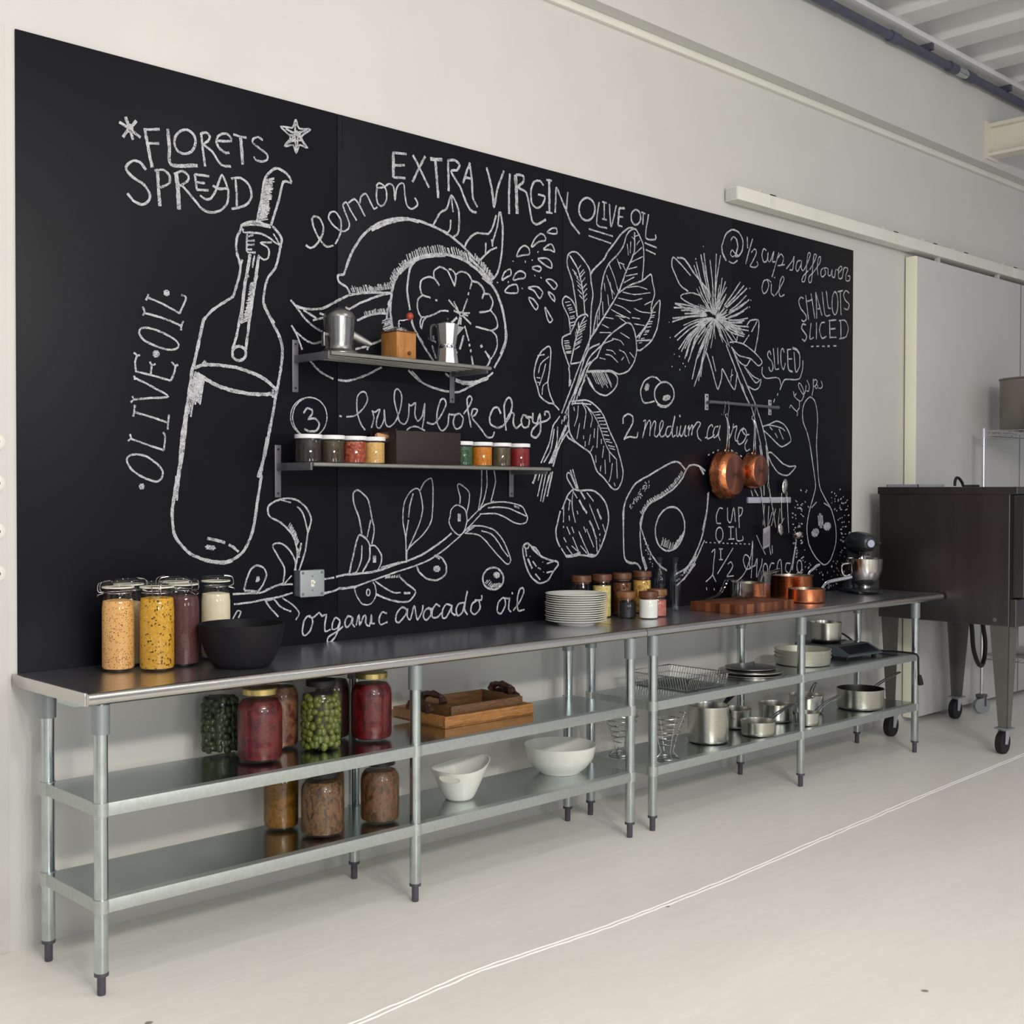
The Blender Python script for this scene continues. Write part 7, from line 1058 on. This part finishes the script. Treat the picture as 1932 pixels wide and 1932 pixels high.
for (x, y, sx, sy) in ((0.0, -Ly, 1, 1), (0.0, -0.02, 1, -1), (Lx, -Ly, -1, 1), (Lx, -0.02, -1, -1)):
    m = MB(); a = m.bm.verts.new
    yy = y if sy == 1 else y
    # tapered angle leg
    for ax in (0, 1):
        if ax == 0: poly = [(x+0.002*sx, yy), (x+0.002*sx, yy+sy*0.105), (x+0.002*sx, yy+sy*0.040), (x+0.002*sx, yy)]
        top = [(x+0.003*sx, yy, 0.74), (x+0.003*sx, yy+sy*0.115, 0.74)] if ax == 0 else [(x+0.003*sx, yy, 0.74), (x+sx*0.115, yy, 0.74)]
        bot = [(x+0.035*sx, yy+sy*0.022, 0.145), (x+0.035*sx, yy+sy*0.075, 0.145)] if ax == 0 else [(x+0.035*sx, yy+sy*0.022, 0.145), (x+sx*0.085, yy+sy*0.022, 0.145)]
        off = Vector((0.004*sx, 0, 0)) if ax == 0 else Vector((0, 0.004*sy, 0))
        q = [Vector(p) for p in (top[0], top[1], bot[1], bot[0])]
        f = [a(p) for p in q]; g = [a(p+off) for p in q]
        m.bm.faces.new(f); m.bm.faces.new(g[::-1])
        for k in range(4): m.bm.faces.new([f[k], g[k], g[(k+1) % 4], f[(k+1) % 4]])
    l = m.build('leg', 'ovenleg', t, smooth=False)
    cx, cy = x+sx*0.060, yy+sy*0.050
    MB().box(cx-0.042, cx+0.042, cy-0.042, cy+0.042, 0.139, 0.147, 0.001).cyl((cx, cy, 0.13), (cx, cy, 0.142), 0.026).build('caster_plate', 'socket', l)
    wx = cx-0.022; 
    MB().tube([(wx, cy-0.018, 0.0635), (wx, cy+0.018, 0.0635)], [0.0635, 0.0635], 40).build('wheel', 'rubber', l)
    fk = MB()
    for s in (-0.024, 0.024):
        fk.prism([(cx+0.026, 0.136), (cx-0.030, 0.136), (wx-0.015, 0.056), (wx+0.013, 0.052)], -0.002, 0.002, Matrix.Translation((0, cy+s, 0)) @ Matrix(((1, 0, 0, 0), (0, 0, 1, 0), (0, 1, 0, 0), (0, 0, 0, 1))))
    fk.cyl((wx, cy-0.028, 0.0635), (wx, cy+0.028, 0.0635), 0.008, seg=12)
    fk.build('caster_fork', 'strip', l)
MB().tube([(0.28, -0.46, 0.74), (0.30, -0.46, 0.66), (0.34, -0.45, 0.55), (0.42, -0.44, 0.455), (0.52, -0.42, 0.425), (0.60, -0.40, 0.47), (0.63, -0.39, 0.56), (0.62, -0.38, 0.66), (0.60, -0.38, 0.74)], 0.0135, 12, sm=5).build('hanging_hose', 'rubber', t)
o = tag(MB().tube([(-0.06, 0, 0.010), (-0.050, 0.004, 0.035), (-0.02, 0.010, 0.058), (0.02, 0.012, 0.056), (0.05, 0.006, 0.030), (0.062, 0, 0.008), (0.10, -0.03, 0.008), (0.16, -0.05, 0.008)], 0.009, 10, sm=5).build('coiled_cable', 'rubber', None, loc=(7.40, -0.40, 1.5345)), 'black cable looping up on top of the oven', 'cable')
o = MB().box(-0.16, 0.16, -0.10, 0.10, 0, 0.003).box(-0.165, -0.16, -0.105, 0.105, 0, 0.016).box(0.16, 0.165, -0.105, 0.105, 0, 0.016).box(-0.165, 0.165, -0.105, -0.10, 0, 0.016).box(-0.165, 0.165, 0.10, 0.105, 0, 0.016).build('baking_tray', 'strip', None, loc=(7.14, -0.24, 1.5345))
tag(o, 'small pale steel tray lying on top of the oven', 'tray')

# wire shelving unit
t = thing('wire_shelving', (8.10, -0.23, 0), 'chromed wire shelving unit on casters at the far right', 'shelving')
SX, SY = 1.22, -0.58
for x in (0, SX):
    for y in (0, SY):
        p = MB().cyl((x, y, 0.13), (x, y, 1.935), 0.0125, seg=16).build('post', 'chrome', t)
        MB().cyl((x, y, 1.875), (x, y, 1.937), 0.016, seg=16).build('cap', 'strip', p)
        MB().tube([(x-0.014, y-0.016, 0.052), (x+0.014, y+0.016, 0.052)], [0.052, 0.052], 28).build('wheel', 'socket', p)
        MB().box(x-0.030, x+0.030, y-0.030, y+0.030, 0.108, 0.130, 0.004).box(x-0.006, x+0.006, y-0.034, y-0.026, 0.05, 0.12).box(x-0.006, x+0.006, y+0.026, y+0.034, 0.05, 0.12).build('caster_fork', 'bracket', p)
def wire_shelf(z):
    m = MB()
    for y in (0, SY):
        for dz in (0, -0.030): m.tube([(0, y, z+dz), (SX, y, z+dz)], 0.0035, 8)
        n = 26
        m.tube([(SX*k/n, y, z-(0.030 if k % 2 else 0)) for k in range(n+1)], 0.0024, 6)
    for x in (0, SX):
        for dz in (0, -0.030): m.tube([(x, 0, z+dz), (x, SY, z+dz)], 0.0035, 8)
        n = 12
        m.tube([(x, SY*k/n, z-(0.030 if k % 2 else 0)) for k in range(n+1)], 0.0024, 6)
    for k in range(1, 44): m.tube([(SX*k/44, 0, z+0.002), (SX*k/44, SY, z+0.002)], 0.0022, 6)
    for k in (1, 2, 3): m.tube([(0, SY*k/4, z-0.003), (SX, SY*k/4, z-0.003)], 0.003, 6)
    return m
for z in (1.918, 1.35, 0.40): wire_shelf(z).build('wire_shelf', 'chrome', t)
t = thing('stock_pot', (8.43, -0.47, 1.9225), 'big aluminium stock pot on top of the wire shelving', 'pot')
R = 0.255
MAT['potalu'] = metal('dull_stock_pot_aluminium', (150, 146, 136), 0.45, 0.06, 5, sc=(1, 1, 0.3))
MB().lathe([(0, 0.001), (R*0.97, 0.001), (R, 0.010), (R, 0.345), (R*1.03, 0.350), (R*1.03, 0.358), (R*0.98, 0.358), (R*0.98, 0.012), (0, 0.010)], 72).build('body', 'potalu', t, angle=50)
for a in (205, 262):
    e = radians(a); d = Vector((cos(e), sin(e), 0)); g = Vector((-sin(e), cos(e), 0))
    pts = [d*R*0.995-g*0.05+Vector((0, 0, 0.315)), d*(R+0.035)-g*0.045+Vector((0, 0, 0.305)), d*(R+0.035)+g*0.045+Vector((0, 0, 0.305)), d*R*0.995+g*0.05+Vector((0, 0, 0.315))]
    MB().tube(pts, 0.007, 10).build('handle', 'chrome', t)
bpy.context.view_layer.update()
